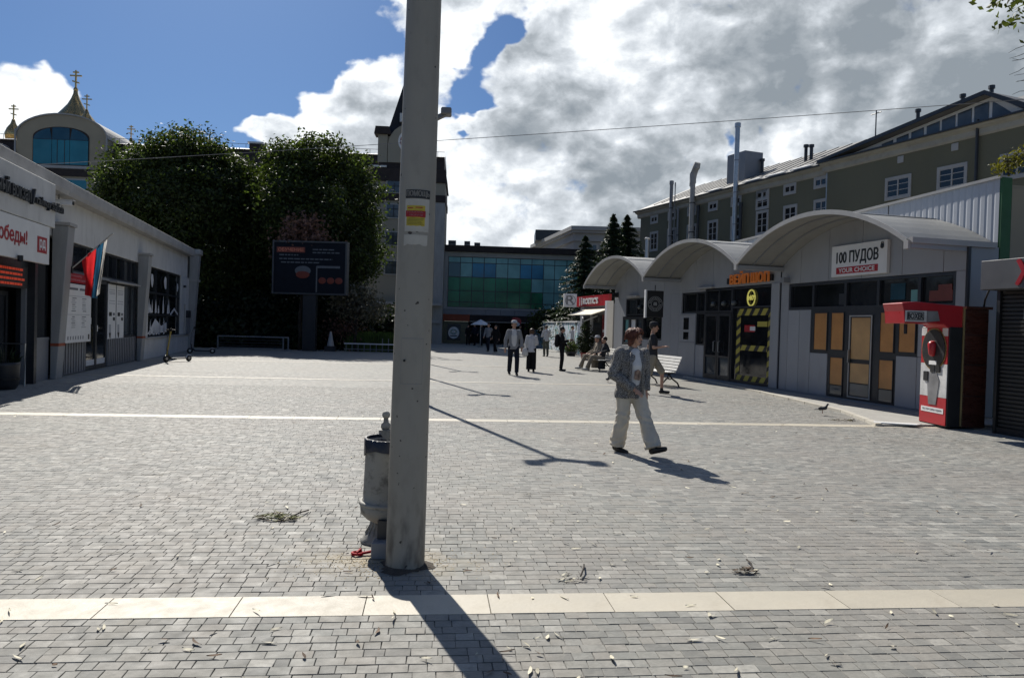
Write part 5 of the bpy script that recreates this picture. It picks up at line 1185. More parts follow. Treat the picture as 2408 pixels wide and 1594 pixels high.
def crown_pts(lobes, n, per, spread, inner=.72):
    vol = np.array([l[3]*l[4]*l[5] for l in lobes])**(2/3); k = RNG.choice(len(lobes), n//per, p=vol/vol.sum()); L_ = np.array(lobes)[k]
    d = RNG.normal(size=(len(k), 3)); d /= np.linalg.norm(d, axis=1)[:, None]; r = RNG.uniform(inner, 1.06, len(k))[:, None]
    c = L_[:, :3] + d*L_[:, 3:6]*r; c = np.repeat(c, per, 0); dd = np.repeat(d, per, 0)
    off = RNG.normal(size=c.shape)*spread; off[:, 2] *= .6
    nr = dd*.6 + RNG.normal(size=c.shape)*.6 + np.array([0, 0, .35]); nr /= np.linalg.norm(nr, axis=1)[:, None]
    return c+off, nr
def limb(mb, a, b, ra, rb, k=4, jit=.25):
    a, b = Vector(a), Vector(b); pts = []; rs = []
    for i in range(k+1):
        t = i/k; p = a.lerp(b, t); 
        if 0 < i < k: p += Vector((random.uniform(-jit,jit), random.uniform(-jit,jit), random.uniform(-jit,jit)*.4))
        pts.append(p); rs.append(ra+(rb-ra)*t)
    mb.tube(pts, rs, 8)
def tree(name, label, loc, lobes, n, size, mat, trunk=(.3, .12, 5), group=None, per=14, spread=.35, cat='tree', limbs=7, sparse=.72):
    t = thing(name, label, cat, loc, 0, group)
    mb = MB(); limb(mb, (0,0,-.05), (0,0,trunk[2]), trunk[0], trunk[1], 6, .12)
    for i in range(limbs):
        l = random.choice(lobes); limb(mb, (0,0,trunk[2]*random.uniform(.5,1)), (l[0]+random.uniform(-.6,.6)*l[3], l[1]+random.uniform(-.5,.5)*l[4], l[2]+random.uniform(-.3,.6)*l[5]), trunk[1]*.8, .03, 5, .3)
    mb.build('trunk', MT['bark'], t, True)
    c, nr = crown_pts(lobes, n, per, spread, sparse); V, F = leaf_quads(c, nr, size)
    link('crown', fast_mesh('crown', V, F, mat), t); return t
def lobeset(cx, cz, rx, rz, ry, n, seed):
    r = random.Random(seed); out = [(cx, 0, cz, rx*.78, ry*.8, rz*.8)]
    for i in range(n):
        a = r.uniform(0, 6.28); e = r.uniform(-.9, 1.3); q = r.uniform(.28, .45)
        out.append((cx + rx*.68*math.cos(a)*math.cos(e), ry*.66*math.sin(a)*math.cos(e), cz + rz*.68*math.sin(e), rx*q, ry*q, rz*q))
    return out
tree('chestnut_tree', 'broad dark chestnut tree rising behind the far end of the station', (-19.4, 43.6, 0), lobeset(0, 7.0, 5.0, 5.2, 4.2, 16, 3)+[(-4.4,0,7.2,1.4,1.4,1.5),(-3.4,0,9.2,1.4,1.4,1.3),(3.6,-.4,8.8,1.5,1.5,1.5),(.4,0,11.2,1.8,1.6,1.2),(2.4,-1,4.2,2,1.6,1.6),(4.6,-.6,6.0,1.2,1.2,1.3)], 76000, .115, LF, (.42,.2,5.5), per=46, spread=.40, sparse=.78)
tree('chestnut_tree', 'dark chestnut tree directly behind the billboard', (-11.9, 44.4, 0), lobeset(0, 7.2, 4.1, 5.0, 4.0, 15, 9)+[(.2,0,11.3,1.4,1.5,1.3),(-1.9,0,10.8,1.0,1.2,1.1),(2.1,0,10.6,1.1,1.2,1.0),(2.9,0,6.0,.9,1.2,1.8),(3.0,0,8.8,.9,1.2,1.3)], 74000, .115, LF, (.4,.2,5.5), per=46, spread=.40, sparse=.78)
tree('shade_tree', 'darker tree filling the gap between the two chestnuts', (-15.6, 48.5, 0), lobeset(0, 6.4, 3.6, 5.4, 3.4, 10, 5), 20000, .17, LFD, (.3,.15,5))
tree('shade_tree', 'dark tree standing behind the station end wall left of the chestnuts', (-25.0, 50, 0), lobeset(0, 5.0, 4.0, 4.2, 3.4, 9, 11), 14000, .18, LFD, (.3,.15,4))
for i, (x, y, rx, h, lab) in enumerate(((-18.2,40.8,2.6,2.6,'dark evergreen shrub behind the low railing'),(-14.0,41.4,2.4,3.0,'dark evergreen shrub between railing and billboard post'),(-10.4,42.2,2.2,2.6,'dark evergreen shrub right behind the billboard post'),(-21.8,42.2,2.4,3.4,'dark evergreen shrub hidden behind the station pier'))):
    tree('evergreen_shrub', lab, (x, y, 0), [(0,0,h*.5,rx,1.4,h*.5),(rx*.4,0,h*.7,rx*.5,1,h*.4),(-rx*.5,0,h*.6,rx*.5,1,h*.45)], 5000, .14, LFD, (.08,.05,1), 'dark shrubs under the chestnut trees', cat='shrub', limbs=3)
hb = bpy.data.materials
tree('smoke_bush', 'pinkish flowering bush above the billboard', (-11.3, 39.6, 0), [(0,0,6.1,1.0,.6,.8),(.6,0,5.7,.8,.5,.6),(-.5,0,5.6,.7,.5,.5),(.2,0,6.7,.55,.5,.45)], 2200, .11, PINKL, (.1,.05,5.6), cat='bush', per=8)
tree('pale_bush', 'pale dry bush right below the billboard', (-8.35, 40.0, 0), [(0,0,2.5,1.0,.8,.8),(.7,0,2.2,.7,.6,.7),(-.6,0,2.9,.6,.6,.5),(.3,0,3.0,.5,.5,.5)], 2200, .10, BEIGEL, (.08,.05,2), cat='bush', per=7)
tree('pale_bush', 'small reddish brown bush behind the cone', (-9.4, 40.6, 0), [(0,0,1.2,.7,.5,.5),(.5,0,1.0,.5,.4,.4)], 800, .09, PINKL, (.05,.03,.9), cat='bush', per=6)
for i, (x, y, w_, h) in enumerate(((-24.5,46.5,2.6,3.2),(-20,46.8,2.6,3.0),(-15.6,46,2.8,3.2),(-11.5,46.8,2.6,3.0),(-8.2,46.6,2.0,2.6),(-17.2,44.2,2.2,2.4),(-13.2,44.4,2.2,2.4),(-20.2,40.4,1.6,1.6),(-16.2,40.2,1.6,1.7),(-12.2,40.9,1.6,1.5))):
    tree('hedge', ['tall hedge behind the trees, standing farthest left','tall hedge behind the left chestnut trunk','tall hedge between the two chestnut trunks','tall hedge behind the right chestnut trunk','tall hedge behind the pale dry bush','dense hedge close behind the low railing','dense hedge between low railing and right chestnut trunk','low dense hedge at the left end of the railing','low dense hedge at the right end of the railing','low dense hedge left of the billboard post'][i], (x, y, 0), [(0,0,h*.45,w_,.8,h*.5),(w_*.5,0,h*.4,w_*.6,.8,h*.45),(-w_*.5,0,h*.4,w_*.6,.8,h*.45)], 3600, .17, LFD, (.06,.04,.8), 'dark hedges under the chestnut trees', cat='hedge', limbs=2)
# blades of the planted bed
n = 1500; cx = RNG.uniform(-9.0, -5.3, n); cy = RNG.uniform(40.0, 41.2, n); h = RNG.uniform(.55, 1.1, n); ln = RNG.normal(size=(n, 2))*.12; w = .022
V = np.stack([np.c_[cx-w, cy, 0*cx], np.c_[cx+w, cy, 0*cx], np.c_[cx+ln[:,0]+w*.7, cy+ln[:,1], h], np.c_[cx+ln[:,0]-w*.7, cy+ln[:,1], h]], 1).reshape(-1, 3)
o = link('flower_bed', fast_mesh('flower_bed', V, np.arange(4*n).reshape(-1, 4), LAV)); tag(o, 'bed of upright green plants behind the bicycle rack', 'plants', None, 'stuff')
def spruce(label, loc, H_, Rb, n=9000, z0=.8):
    t = thing('spruce_tree', label, 'tree', loc, 0, 'spruces between the food kiosk and the olive block')
    mb = MB(); limb(mb, (0,0,-.05), (0,0,H_*.98), .16, .02, 6, .04); mb.build('trunk', MT['bark'], t, True)
    tt = RNG.uniform(0, 1, n)**.72; tier = np.round(tt*H_/.42)*.42/H_; tt = np.clip(tier+RNG.normal(size=n)*.008, 0, 1); a = RNG.uniform(0, 2*PI, n); a = np.round(a*1.6+tier*40)/1.6 + RNG.normal(size=n)*.13
    r = Rb*(1-tt)**.8*RNG.uniform(.1, 1.15, n)*(1+.22*np.sin(a*3+tier*17)); z = z0+(H_-z0)*tt - r*.28
    c = np.c_[r*np.cos(a), r*np.sin(a), z]; nr = np.c_[np.cos(a)*.35, np.sin(a)*.35, np.ones(n)]+RNG.normal(size=(n,3))*.35; nr /= np.linalg.norm(nr, axis=1)[:, None]
    V, F = leaf_quads(c, nr, .15, .55); link('crown', fast_mesh('crown', V, F, NEEDLE), t)
spruce('nearest spruce, left of the three, beside the glazed hall', (4.75, 50, 0), 7.7, 2.7, 13000); spruce('spruce with pointed top behind the arched canopies, middle of the three', (6.85, 52, 0), 9.5, 2.6, 13000); spruce('spruce in front of the olive block corner, right of the three', (8.1, 54, 0), 9.8, 3.2, 15000)
tree('green_shrub', 'bright green shrub showing over the graffiti wall', (3.0, 58, 0), [(0,0,2.0,1.6,1,1.0),(1.0,0,2.4,.8,.7,.7)], 2500, .13, LF, (.08,.05,1.2), cat='shrub', limbs=3)
pc = thing('potted_cypress', 'tall dark cypress in a red pot beside the food kiosk door', 'potted plant', (3.72, 37.6, 0))
MB().lathe([(.18,0),(.26,.34),(.28,.36),(.24,.36)], seg=14).build('pot', MT['darkred'], pc, True)
c, nr = crown_pts([(0,0,1.05,.36,.36,.75),(0,0,.8,.42,.42,.5),(0,0,1.6,.2,.2,.35)], 2600, 8, .07); V, F = leaf_quads(c, nr, .05); link('foliage', fast_mesh('foliage', V, F, LFD), pc); MB().tube([(0,0,.3),(0,0,1.6)], .04, 6).build('stem', MT['bark'], pc)
pc = thing('potted_shrub', 'small round shrub in a dark pot at the end of the graffiti wall', 'potted plant', (3.35, 42, 0))
MB().lathe([(.22,0),(.34,.22),(.34,.25),(.28,.25)], seg=14).build('pot', MT['frame'], pc, True)
c, nr = crown_pts([(0,0,.48,.36,.36,.30)], 1400, 8, .06); V, F = leaf_quads(c, nr, .045); link('foliage', fast_mesh('foliage', V, F, LF), pc)
# self-sown plant on the shed roof and overhanging tree at the right edge
wp = thing('roof_plant', 'yellow green weed growing on the roof edge of the corrugated shed', 'plant', (9.55, 14.5, 4.78))
c, nr = crown_pts([(0,0,.25,.30,.25,.22),(.22,0,.38,.2,.2,.2),(-.2,0,.18,.2,.2,.16)], 420, 6, .06, .3); V, F = leaf_quads(c, nr, .045, .7); link('foliage', fast_mesh('foliage', V, F, YEL), wp)
mb = MB(); [mb.tube([(0,0,0),(random.uniform(-.15,.15),0,.25),(random.uniform(-.35,.4),0,random.uniform(.35,.6))], .006, 5) for i in range(7)]; mb.build('stems', MT['bark'], wp)
tree('plane_tree', 'tree whose leafy branch hangs into the top right corner', (9.4, 9.2, 0), [(0,0,7.4,2.3,2.0,1.9),(-1.5,0,6.6,1.2,1,.9),(-3.0,-.2,6.1,.72,.6,.5),(-3.05,-.2,5.62,.42,.4,.3),(-2.2,0,6.5,.8,.8,.6),(1,0,8.2,1.6,1.6,1.2)], 16000, .05, leafmat('yellow green plane leaf', (.06,.075,.018), .4), (.24,.12,6.2), per=10, spread=.16)  # yellow green base colour, varied leaf by leaf
tw_ = thing('hanging_twigs', 'bare thin twigs hanging below the leafy branch in the top right corner', 'twigs', (6.0, 9.0, 5.06))
mb = MB()
for i in range(9):
    a = random.uniform(-.5,.3); p = [(0.25+random.uniform(-.05,.1),0,.1-i*.06)]
    for k in range(4): p.append((p[-1][0]-random.uniform(.05,.11), p[-1][1]+random.uniform(-.04,.04), p[-1][2]-random.uniform(-.01,.05)))
    mb.tube(p, [.006,.005,.004,.003,.002], 4)
mb.build('twig', MT['bark'], tw_)
# ------------------------------------------------------------------ people
SKIN = M('skin', (.46,.27,.19), .6, 0, .08, 6); HAIRD = M('dark hair', (.020,.014,.011), .6, 0, .3, 20); HAIRR = M('auburn hair', (.105,.030,.014), .6, 0, .35, 22, stretch=(1,1,.3)); HAIRB = M('brown hair', (.06,.03,.018), .55, 0, .3, 20)
def cloth(name, col, **k): return M(name, col, .9, 0, k.pop('var', .12), k.pop('scale', 9), .55, 13, spec=.2, stretch=(1,1,.4), **k)
def knit():
    m = cloth('black and white flecked knit', (.11,.108,.104)); N, L = m.node_tree.nodes, m.node_tree.links; b = N['Principled BSDF']
    t = N.new('ShaderNodeTexCoord'); v = N.new('ShaderNodeTexNoise'); v.inputs['Scale'].default_value = 95; v.inputs['Detail'].default_value = 4; L.new(t.outputs['Object'], v.inputs['Vector']); r = N.new('ShaderNodeValToRGB'); r.color_ramp.elements[0].position = .42; r.color_ramp.elements[1].position = .62
    r.color_ramp.elements[0].color = (.058,.055,.052,1); r.color_ramp.elements[1].color = (.37,.36,.34,1); L.new(v.outputs['Fac'], r.inputs[0]); L.new(r.outputs[0], b.inputs['Base Color']); return m
CL = {'knit': knit(), 'white': cloth('white cloth', (.60,.60,.59)), 'cream': cloth('cream trousers', (.56,.51,.42)), 'black': cloth('black cloth', (.012,.012,.014)), 'navy': cloth('dark navy cloth', (.016,.02,.032)), 'grey': cloth('grey jacket', (.25,.255,.265)), 'charcoal': cloth('charcoal tee', (.035,.037,.042)), 'khaki': cloth('khaki shorts', (.30,.27,.21)), 'beige': cloth('beige trousers', (.24,.21,.165)), 'pale': cloth('pale jacket', (.52,.53,.55)), 'olive': cloth('dull green trousers', (.10,.105,.085)), 'shoe': M('black shoe', (.012,.012,.013), .45), 'lightshoe': M('light shoe', (.4,.4,.38), .6)}
BASE = dict(pel=(0,0,.95), che=(0,.0,1.28), nek=(0,.01,1.47), hed=(0,-.015,1.625), shR=(-.175,.01,1.415), elR=(-.225,.03,1.13), wrR=(-.22,-.05,.88), shL=(.175,.01,1.415), elL=(.225,.03,1.13), wrL=(.22,-.05,.88), hiR=(-.09,0,.93), knR=(-.10,-.02,.50), anR=(-.10,.02,.085), hiL=(.09,0,.93), knL=(.10,-.02,.50), anL=(.10,.02,.085))
def person(label, loc, face, H_, pose=None, top='grey', legs='navy', shoes='shoe', hair=HAIRD, girth=1.0, hem=.86, sleeve='long', trouser=(.088,.066,.058), shorts=False, skirt=None, cap=None, backpack=None, vox=.013, lean=0, hairlen=0, open_front=None, group='people on the square', detail=False, toes=(0,0), headyaw=0, toeyaw=(0,0)):
    hv = lambda x, y, z: Matrix.Rotation(headyaw, 3, 'Z') @ Vector((x, y, z))
    J = {k: Vector(v) for k, v in {**BASE, **(pose or {})}.items()}
    p = thing('person', label, 'person', loc, face, group); S = H_/1.75; p.scale = (S, S, S)
    up = (J['hed']-J['nek']).normalized(); g = girth
    def hand(mb, w, e, side):
        d = (w-e).normalized(); pal = w+d*.055; mb.rcone(w, pal, .026, .034, 10, .62)
        sidev = Vector((side, 0, 0)); q = d.cross(sidev); q = q.normalized() if q.length > .1 else Vector((0, -1, 0)); acr = d.cross(q).normalized()
        for k, (o, ln) in enumerate(((-.028,.062),(-.010,.075),(.009,.070),(.027,.054))):
            a = pal+acr*o+d*.02; m_ = a+d*ln*.55; mb.rcone(a, m_, .0088, .0082, 7); mb.rcone(m_, m_+(d*.75-q*.65*side*(1 if side else 1)).normalized()*ln*.5, .0082, .0068, 7)
        t0 = w+d*.025-acr*.026; mb.rcone(t0, t0+(d*.7-acr*.7).normalized()*.05, .0105, .0085, 7)
    # body: one continuous skin
    b = MB(); h = J['hed']; fw = Vector((0,-1,0))
    b.sphere(h+hv(0,.008,.025), .074, .092, .098, 16, 12); b.rcone(h+hv(0,-.030,-.03), h+hv(0,-.042,-.075), .058, .036, 12); b.rcone(J['nek']+Vector((0,.012,-.04)), h+hv(0,.012,-.05), .056, .052, 12)
    b.rcone(h+hv(0,-.088,.012), h+hv(0,-.103,-.022), .010, .0155, 8)      # nose
    b.rcone(h+hv(-.03,-.082,-.062), h+hv(.03,-.082,-.062), .009, .009, 6)     # lips
    b.rcone(h+hv(-.035,-.082,.035), h+hv(.035,-.082,.035), .012, .012, 6)   # brow
    for sgn in (-1, 1): b.sphere(h+hv(sgn*.077,.012,-.005), .012, .022, .032, 8, 6); b.rcone(h+hv(sgn*.035,-.055,-.03), h+hv(sgn*.03,-.05,-.045), .028, .024, 8)
    b.rcone(J['pel'], J['che'], .135*g, .145*g, 14, .66); b.rcone(J['che'], J['nek']-Vector((0,0,.06)), .15*g, .09, 14, .62)
    for s_, sd in (('R', -1), ('L', 1)):
        b.rcone(J['sh'+s_], J['el'+s_], .047*g, .038, 10); b.rcone(J['el'+s_], J['wr'+s_], .038, .026, 10); hand(b, J['wr'+s_], J['el'+s_], sd)
        b.rcone(J['hi'+s_], J['kn'+s_], .078*g, .052, 12); b.rcone(J['kn'+s_], J['an'+s_], .052, .036, 12)
    link('body', baked(b, SKIN, min(vox, .010), 2, 'body'), p)
    if detail:
        for sgn in (-1, 1):
            e = MB(); e.sphere(h+hv(sgn*.031,-.080,.012), .0125, .008, .008, 10, 6); o = e.build('eye', M('eye', (.10,.07,.05), .25), p, True)
            MB().rcone(h+hv(sgn*.016,-.094,.035), h+hv(sgn*.048,-.086,.036), .0045, .0035, 6).build('eyebrow', HAIRB, p, True)
        MB().rcone(h+hv(-.020,-.093,-.062), h+hv(.020,-.093,-.062), .006, .006, 6).build('mouth', M('lips', (.30,.10,.09), .5), p, True)
    # garments
    j = MB(); low = J['pel']+Vector((0,0,hem-.95))
    j.fcone(low, J['pel']+Vector((0,0,.06)), .185*g if hem < .84 else .165*g, .165*g, 18, .74); j.rcone(J['pel']+Vector((0,0,.06)), J['che'], .158*g, .164*g, 16, .72); j.rcone(J['che'], J['nek']-Vector((0,0,.07)), .165*g, .095, 16, .64); j.rcone(J['shR'], J['shL'], .066, .066, 12)
    for s_ in 'RL':
        j.rcone(J['sh'+s_], J['el'+s_] if sleeve == 'long' else J['sh'+s_].lerp(J['el'+s_], .7), .068*g, .058*g, 12)
        if sleeve == 'long': j.fcone(J['el'+s_], J['el'+s_].lerp(J['wr'+s_], .97), .060*g, .050*g, 12)
    if sleeve == 'long': j.rcone(J['nek']-Vector((0,0,.03)), J['nek']+Vector((0,.01,.01)), .075, .066, 12)
    jo = link('jacket' if sleeve == 'long' else 'tee_shirt', baked(j, CL[top], vox, 3, 'top'), p)
    if open_front:
        f = MB(); q_ = .164*g*.72-.040; f.fcone(J['pel']+Vector((0,-q_,-.02)), J['che']+Vector((0,-q_,.0)), .078, .098, 14, .6); f.rcone(J['che']+Vector((0,-q_,.0)), J['nek']+Vector((0,-.068,-.05)), .098, .074, 14, .62)
        link('shirt', baked(f, CL[open_front], min(vox,.01), 3, 'shirt'), p)
    t = MB(); a_, k_, e_ = trouser
    if skirt: t.rcone(J['pel']+Vector((0,0,.02)), (J['knR']+J['knL'])/2+Vector((0,0,skirt)), .16*g, .21, 16, .8)
    t.rcone(J['pel']-Vector((0,0,.06)), J['pel']+Vector((0,0,.05)), .148*g, .142*g, 14, .72)
    for s_ in 'RL':
        kn, an = J['kn'+s_], J['an'+s_]
        t.rcone(J['hi'+s_]-Vector((0,0,.03)), kn if not shorts else J['hi'+s_].lerp(kn, .9), a_*g+.012, k_+.012 if not shorts else k_+.03, 12)
        if not shorts: t.rcone(kn.lerp(J['hi'+s_],.02), kn.lerp(an, .1), k_+.012, k_+.011, 14); t.fcone(kn, kn.lerp(an, .98), k_+.012, e_+.008, 14)
    link('shorts' if shorts else ('skirt' if skirt else 'trousers'), baked(t, CL[legs], vox, 3, 'legs'), p)
    for i, s_ in enumerate('RL'):
        an = J['an'+s_]; kn = J['kn'+s_]; sh = MB(); dn = (an-kn).normalized(); lift = toes[i]
        yw = toeyaw[i]; toe = an+Vector((.17*math.sin(yw),-.17*math.cos(lift)*math.cos(yw),-.045+.17*math.sin(lift))); heel = an+Vector((-.03*math.sin(yw),.03*math.cos(yw),-.04))
        sh.rcone(heel, toe, .042, .036, 10, .95); sh.rcone(an+Vector((0,-.0,-.03)), an+Vector((0,0,.03)), .045, .045, 10); sh.rcone(heel+Vector((0,0,-.012)), toe+Vector((0,.01,-.008)), .036, .034, 10)
        link('shoe', baked(sh, CL[shoes], .010, 2, 'shoe'), p)
    hr = MB(); hr.sphere(h+hv(0,.024,.045), .088+.010*bool(hairlen), .100+.008*bool(hairlen), .098, 16, 10)
    if hairlen:
        for sgn in (-1, -.5, 0, .5, 1): hr.rcone(h+hv(sgn*.066,.045,.03), h+hv(sgn*.072,.045+.02*(1-abs(sgn)),-hairlen), .040, .026, 9)
        hr.rcone(h+hv(-.05,-.055,.078), h+hv(.055,-.045,.085), .034, .034, 9); hr.rcone(h+hv(-.07,-.03,.06), h+hv(-.084,-.005,-hairlen*.8), .028, .020, 8); hr.rcone(h+hv(.07,-.03,.06), h+hv(.084,-.005,-hairlen*.6), .026, .018, 8)
    hobj = link('hair', baked(hr, hair, .011, 3, 'hair'), p)
    if detail:      # locks over the bob so that the outline breaks up
        lk = MB()
        for i in range(230):
            az = random.uniform(-2.55, 2.55)+PI/2; e0 = random.uniform(.2, 1.35); pts = []; ln = random.uniform(.85, 1.12)
            for k in range(6):
                e = e0-(e0+.55)*k/5*ln; rr = .096+.006*math.sin(k*1.3+i)+.005*random.random()+(.008*max(0,k-3))
                x_, y_ = rr*math.cos(az+.10*math.sin(i+k))*math.cos(max(e,-.1)), .022+rr*1.06*math.sin(az)*math.cos(max(e,-.1))
                pts.append(h+hv(x_, y_, .045+.100*math.sin(e) if e > -.1 else .035+.10*(e)))
            lk.tube(pts, [.0045,.0062,.006,.0055,.004,.0016], 5)
        for i in range(26):
            sx_ = random.uniform(-.06,.06); pts = [h+hv(sx_*.4-.01,-.04,.142), h+hv(sx_*.9+.01,-.082,.115), h+hv(sx_*1.25+.02*(1 if sx_>0 else -1),-.092,.075), h+hv(sx_*1.35+.022*(1 if sx_>0 else -1),-.078,.04)]; lk.tube(pts, [.004,.006,.005,.002], 5)
        lk.build('hair_locks', hair, hobj, True)
    if cap:
        c = MB(); c.lathe([(.098,0),(.10,.05),(.075,.09),(.02,.10)], seg=16, sy=1.08); c.prism([(.07*math.cos(a), -.085-.075*math.sin(a)) for a in np.linspace(0, PI, 9)], 'z', .004, .016); o = c.build('cap', CL[cap], p, True); o.location = h+hv(0,.008,.058)
    if backpack:
        c = MB(); c.rcone(J['che']+Vector((0,.20,-.22)), J['che']+Vector((0,.19,.06)), .135, .13, 12, .8); c.rcone(J['che']+Vector((0,.24,-.2)), J['che']+Vector((0,.24,-.08)), .10, .09, 10, .7); link('backpack', baked(c, CL[backpack], .013, 3, 'backpack'), p)
        for sgn in (-1, 1): MB().tube([J['che']+Vector((sgn*.12,.12,.16)), J['che']+Vector((sgn*.12,-.03,.16)), J['che']+Vector((sgn*.13,-.10,.02)), J['che']+Vector((sgn*.15,.1,-.15))], .018, 6).build('strap', CL[backpack], p)
    return p, J
def crease(me, kind):
    n = len(me.vertices); co = np.zeros(n*3); no = np.zeros(n*3); me.vertices.foreach_get('co', co); me.vertices.foreach_get('normal', no); co = co.reshape(-1, 3); no = no.reshape(-1, 3)
    x, y, z = co.T; s = np.where(x > .04, 1.7, 0)
    if kind == 'legs':
        d = .0065*np.sin(46*x+22*y+6*np.sin(z*7+s))*np.clip((.95-z)/.5, .25, 1) + .0075*np.sin(z*62+26*x+s+3*np.sin(y*18))*np.exp(-((z-.52)/.10)**2) + .006*np.sin(z*70-30*x+s)*np.exp(-((z-.16)/.07)**2) + .006*np.sin(z*50+40*np.abs(x))*np.exp(-((z-.84)/.06)**2)
    else:
        d = .004*np.sin(z*38+9*x+4*np.sin(x*13+y*7)) + .0035*np.sin(44*x-18*z+3*np.sin(z*11)) + .006*np.sin(z*80+20*y)*np.exp(-((z-1.1)/.06)**2)*(np.abs(x) > .17)
    me.vertices.foreach_set('co', (co+no*d[:, None]).ravel()); me.update()
# the walking woman in the knit jacket
W, J = person('woman with auburn bob in flecked knit jacket and wide cream trousers walking across the square', (1.545, 9.62, 0), R(20), 1.63,
    dict(pel=(0,0,.93), che=(.01,-.03,1.24), nek=(.015,-.03,1.44), hed=(.02,-.055,1.60), shR=(-.18,-.03,1.385), elR=(-.285,-.01,1.10), wrR=(-.06,-.235,.90), shL=(.19,-.02,1.385), elL=(.27,.06,1.12), wrL=(.25,.0,.86),
         hiR=(-.09,.0,.92), knR=(-.10,.0,.49), anR=(-.105,.142,.095), hiL=(.09,-.01,.92), knL=(.135,-.20,.50), anL=(.186,-.366,.115)),
    top='knit', legs='cream', hair=HAIRR, girth=1.24, hem=.79, trouser=(.09,.082,.108), vox=.009, hairlen=.095, open_front='white', detail=True, group=None, toes=(-.25, .35), headyaw=R(38), toeyaw=(R(25), R(33)))
for c_ in W.children:
    if c_.name.startswith('trousers'): crease(c_.data, 'legs')
    if c_.name.startswith('jacket'): crease(c_.data, 'top')
mbp = MB(); mbp.prism([(-.045,1.04),(.03,1.02),(.05,1.06),(.048,1.15),(.01,1.17),(-.04,1.15)], 'y', -.196, -.186); o = mbp.build('shirt_print', cloth('brown shirt print', (.24,.17,.13), scale=30, var=.85), W)
for x in (-.095, .095): MB().tube([(x*.75,-.13,1.40),(x,-.178,1.24),(x*1.05,-.180,1.02),(x*1.15,-.165,.82)], [.018,.02,.02,.018], 8, .7).build('jacket_edge', CL['knit'], W, True)
def walk(a=.22):
    return dict(knR=(-.10,a*.3,.50), anR=(-.10,a*1.0+.05,.10), knL=(.10,-a*.75-.05,.52), anL=(.10,-a*.95,.09), elR=(-.22,-.06,1.14), wrR=(-.21,-.2,.93), elL=(.22,.12,1.15), wrL=(.22,.06,.90))
person('man in dark tee shirt and khaki shorts walking behind the woman in knit', (3.55, 18.7, 0), R(78), 1.78, {**walk(.25), 'elR': (-.24,-.02,1.14), 'wrR': (-.16,-.26,1.17)}, 'charcoal', 'khaki', 'shoe', HAIRD, sleeve='short', shorts=True, cap='charcoal')
person('man in grey jacket and cap with dark jeans walking towards the camera', (.06, 24.2, 0), R(8), 1.76, {**walk(.14), 'elR': (-.26,.02,1.14), 'wrR': (-.27,-.03,.86), 'elL': (.26,.02,1.14), 'wrL': (.25,-.06,.90)}, 'grey', 'navy', 'shoe', HAIRB, 1.05, .84, cap='pale', open_front='white')
person('woman in white jacket and wide black trousers standing with a white bag', (.70, 26.3, 0), R(170), 1.52, dict(elR=(-.22,-.08,1.15), wrR=(-.10,-.22,1.1), elL=(.24,.02,1.13), wrL=(.24,-.04,.90)), 'pale', 'black', 'shoe', HAIRB, 1.08, .80, trouser=(.10,.092,.095), hairlen=.06)
o = MB(); o.rcone((0,0,.12),(0,0,.02),.10,.12,10,.45); o.tube([(-.06,0,.2),(-.04,0,.36),(.04,0,.36),(.06,0,.2)], .008, 5); o = o.build('handbag', CL['white'], None, True); o.location = (.47, 26.2, .62); tag(o, 'white bag at the side of the woman in white jacket', 'bag')
person('person in pale shirt with crossed arms standing by the graffiti wall', (1.85, 40.3, 0), R(200), 1.68, dict(elR=(-.24,-.06,1.13), wrR=(.04,-.20,1.16), elL=(.24,-.06,1.13), wrL=(-.04,-.22,1.2)), 'pale', 'olive', 'shoe', HAIRD)
person('man in black with black backpack standing in profile', (1.84, 27.3, 0), R(84), 1.62, dict(elR=(-.2,-.08,1.14), wrR=(-.12,-.26,1.22), elL=(.2,-.05,1.14), wrL=(.12,-.2,1.0)), 'black', 'black', 'shoe', HAIRD, backpack='black', hem=.84)
person('person partly hidden behind the man with backpack', (3.55, 43.8, 0), R(60), 1.7, walk(.12), 'pale', 'navy', 'shoe', HAIRD)
person('woman in black coat and leggings striding past the parasol', (-.95, 43.0, 0), R(-30), 1.62, walk(.28), 'black', 'black', 'lightshoe', HAIRD, 1.0, .62)
person('person in grey top walking beside the woman in black coat', (-1.45, 45.5, 0), R(-20), 1.72, walk(.2), 'grey', 'navy', 'shoe', HAIRB)
for x, y, t, l, lab in ((-3.4, 57.5, 'black', 'black', 'dark clothed figure nearest the round sign in the shade of the hall'), (-2.9, 57.8, 'navy', 'black', 'second dark clothed figure in the shade of the hall'), (-2.35, 57.2, 'charcoal', 'navy', 'third dark clothed figure, beside the parasol'), (.6, 57, 'navy', 'black', 'dark clothed figure in front of the red round sign'), (1.6, 57.6, 'grey', 'navy', 'grey topped figure between the red sign and graffiti wall')):
    person(lab, (x, y, 0), R(random.uniform(-60, 60)), random.uniform(1.6, 1.75), walk(.1), t, l, 'shoe', HAIRD, vox=.02)
SIT = dict(pel=(0,0,.53), che=(0,.10,.86), nek=(0,.12,1.05), hed=(0,.08,1.20), shR=(-.175,.11,.99), elR=(-.23,.02,.74), wrR=(-.14,-.22,.66), shL=(.175,.11,.99), elL=(.23,.02,.74), wrL=(.14,-.24,.64), hiR=(-.09,0,.53), knR=(-.11,-.42,.54), anR=(-.13,-.50,.10), hiL=(.09,0,.53), knL=(.11,-.44,.54), anL=(.12,-.66,.12))
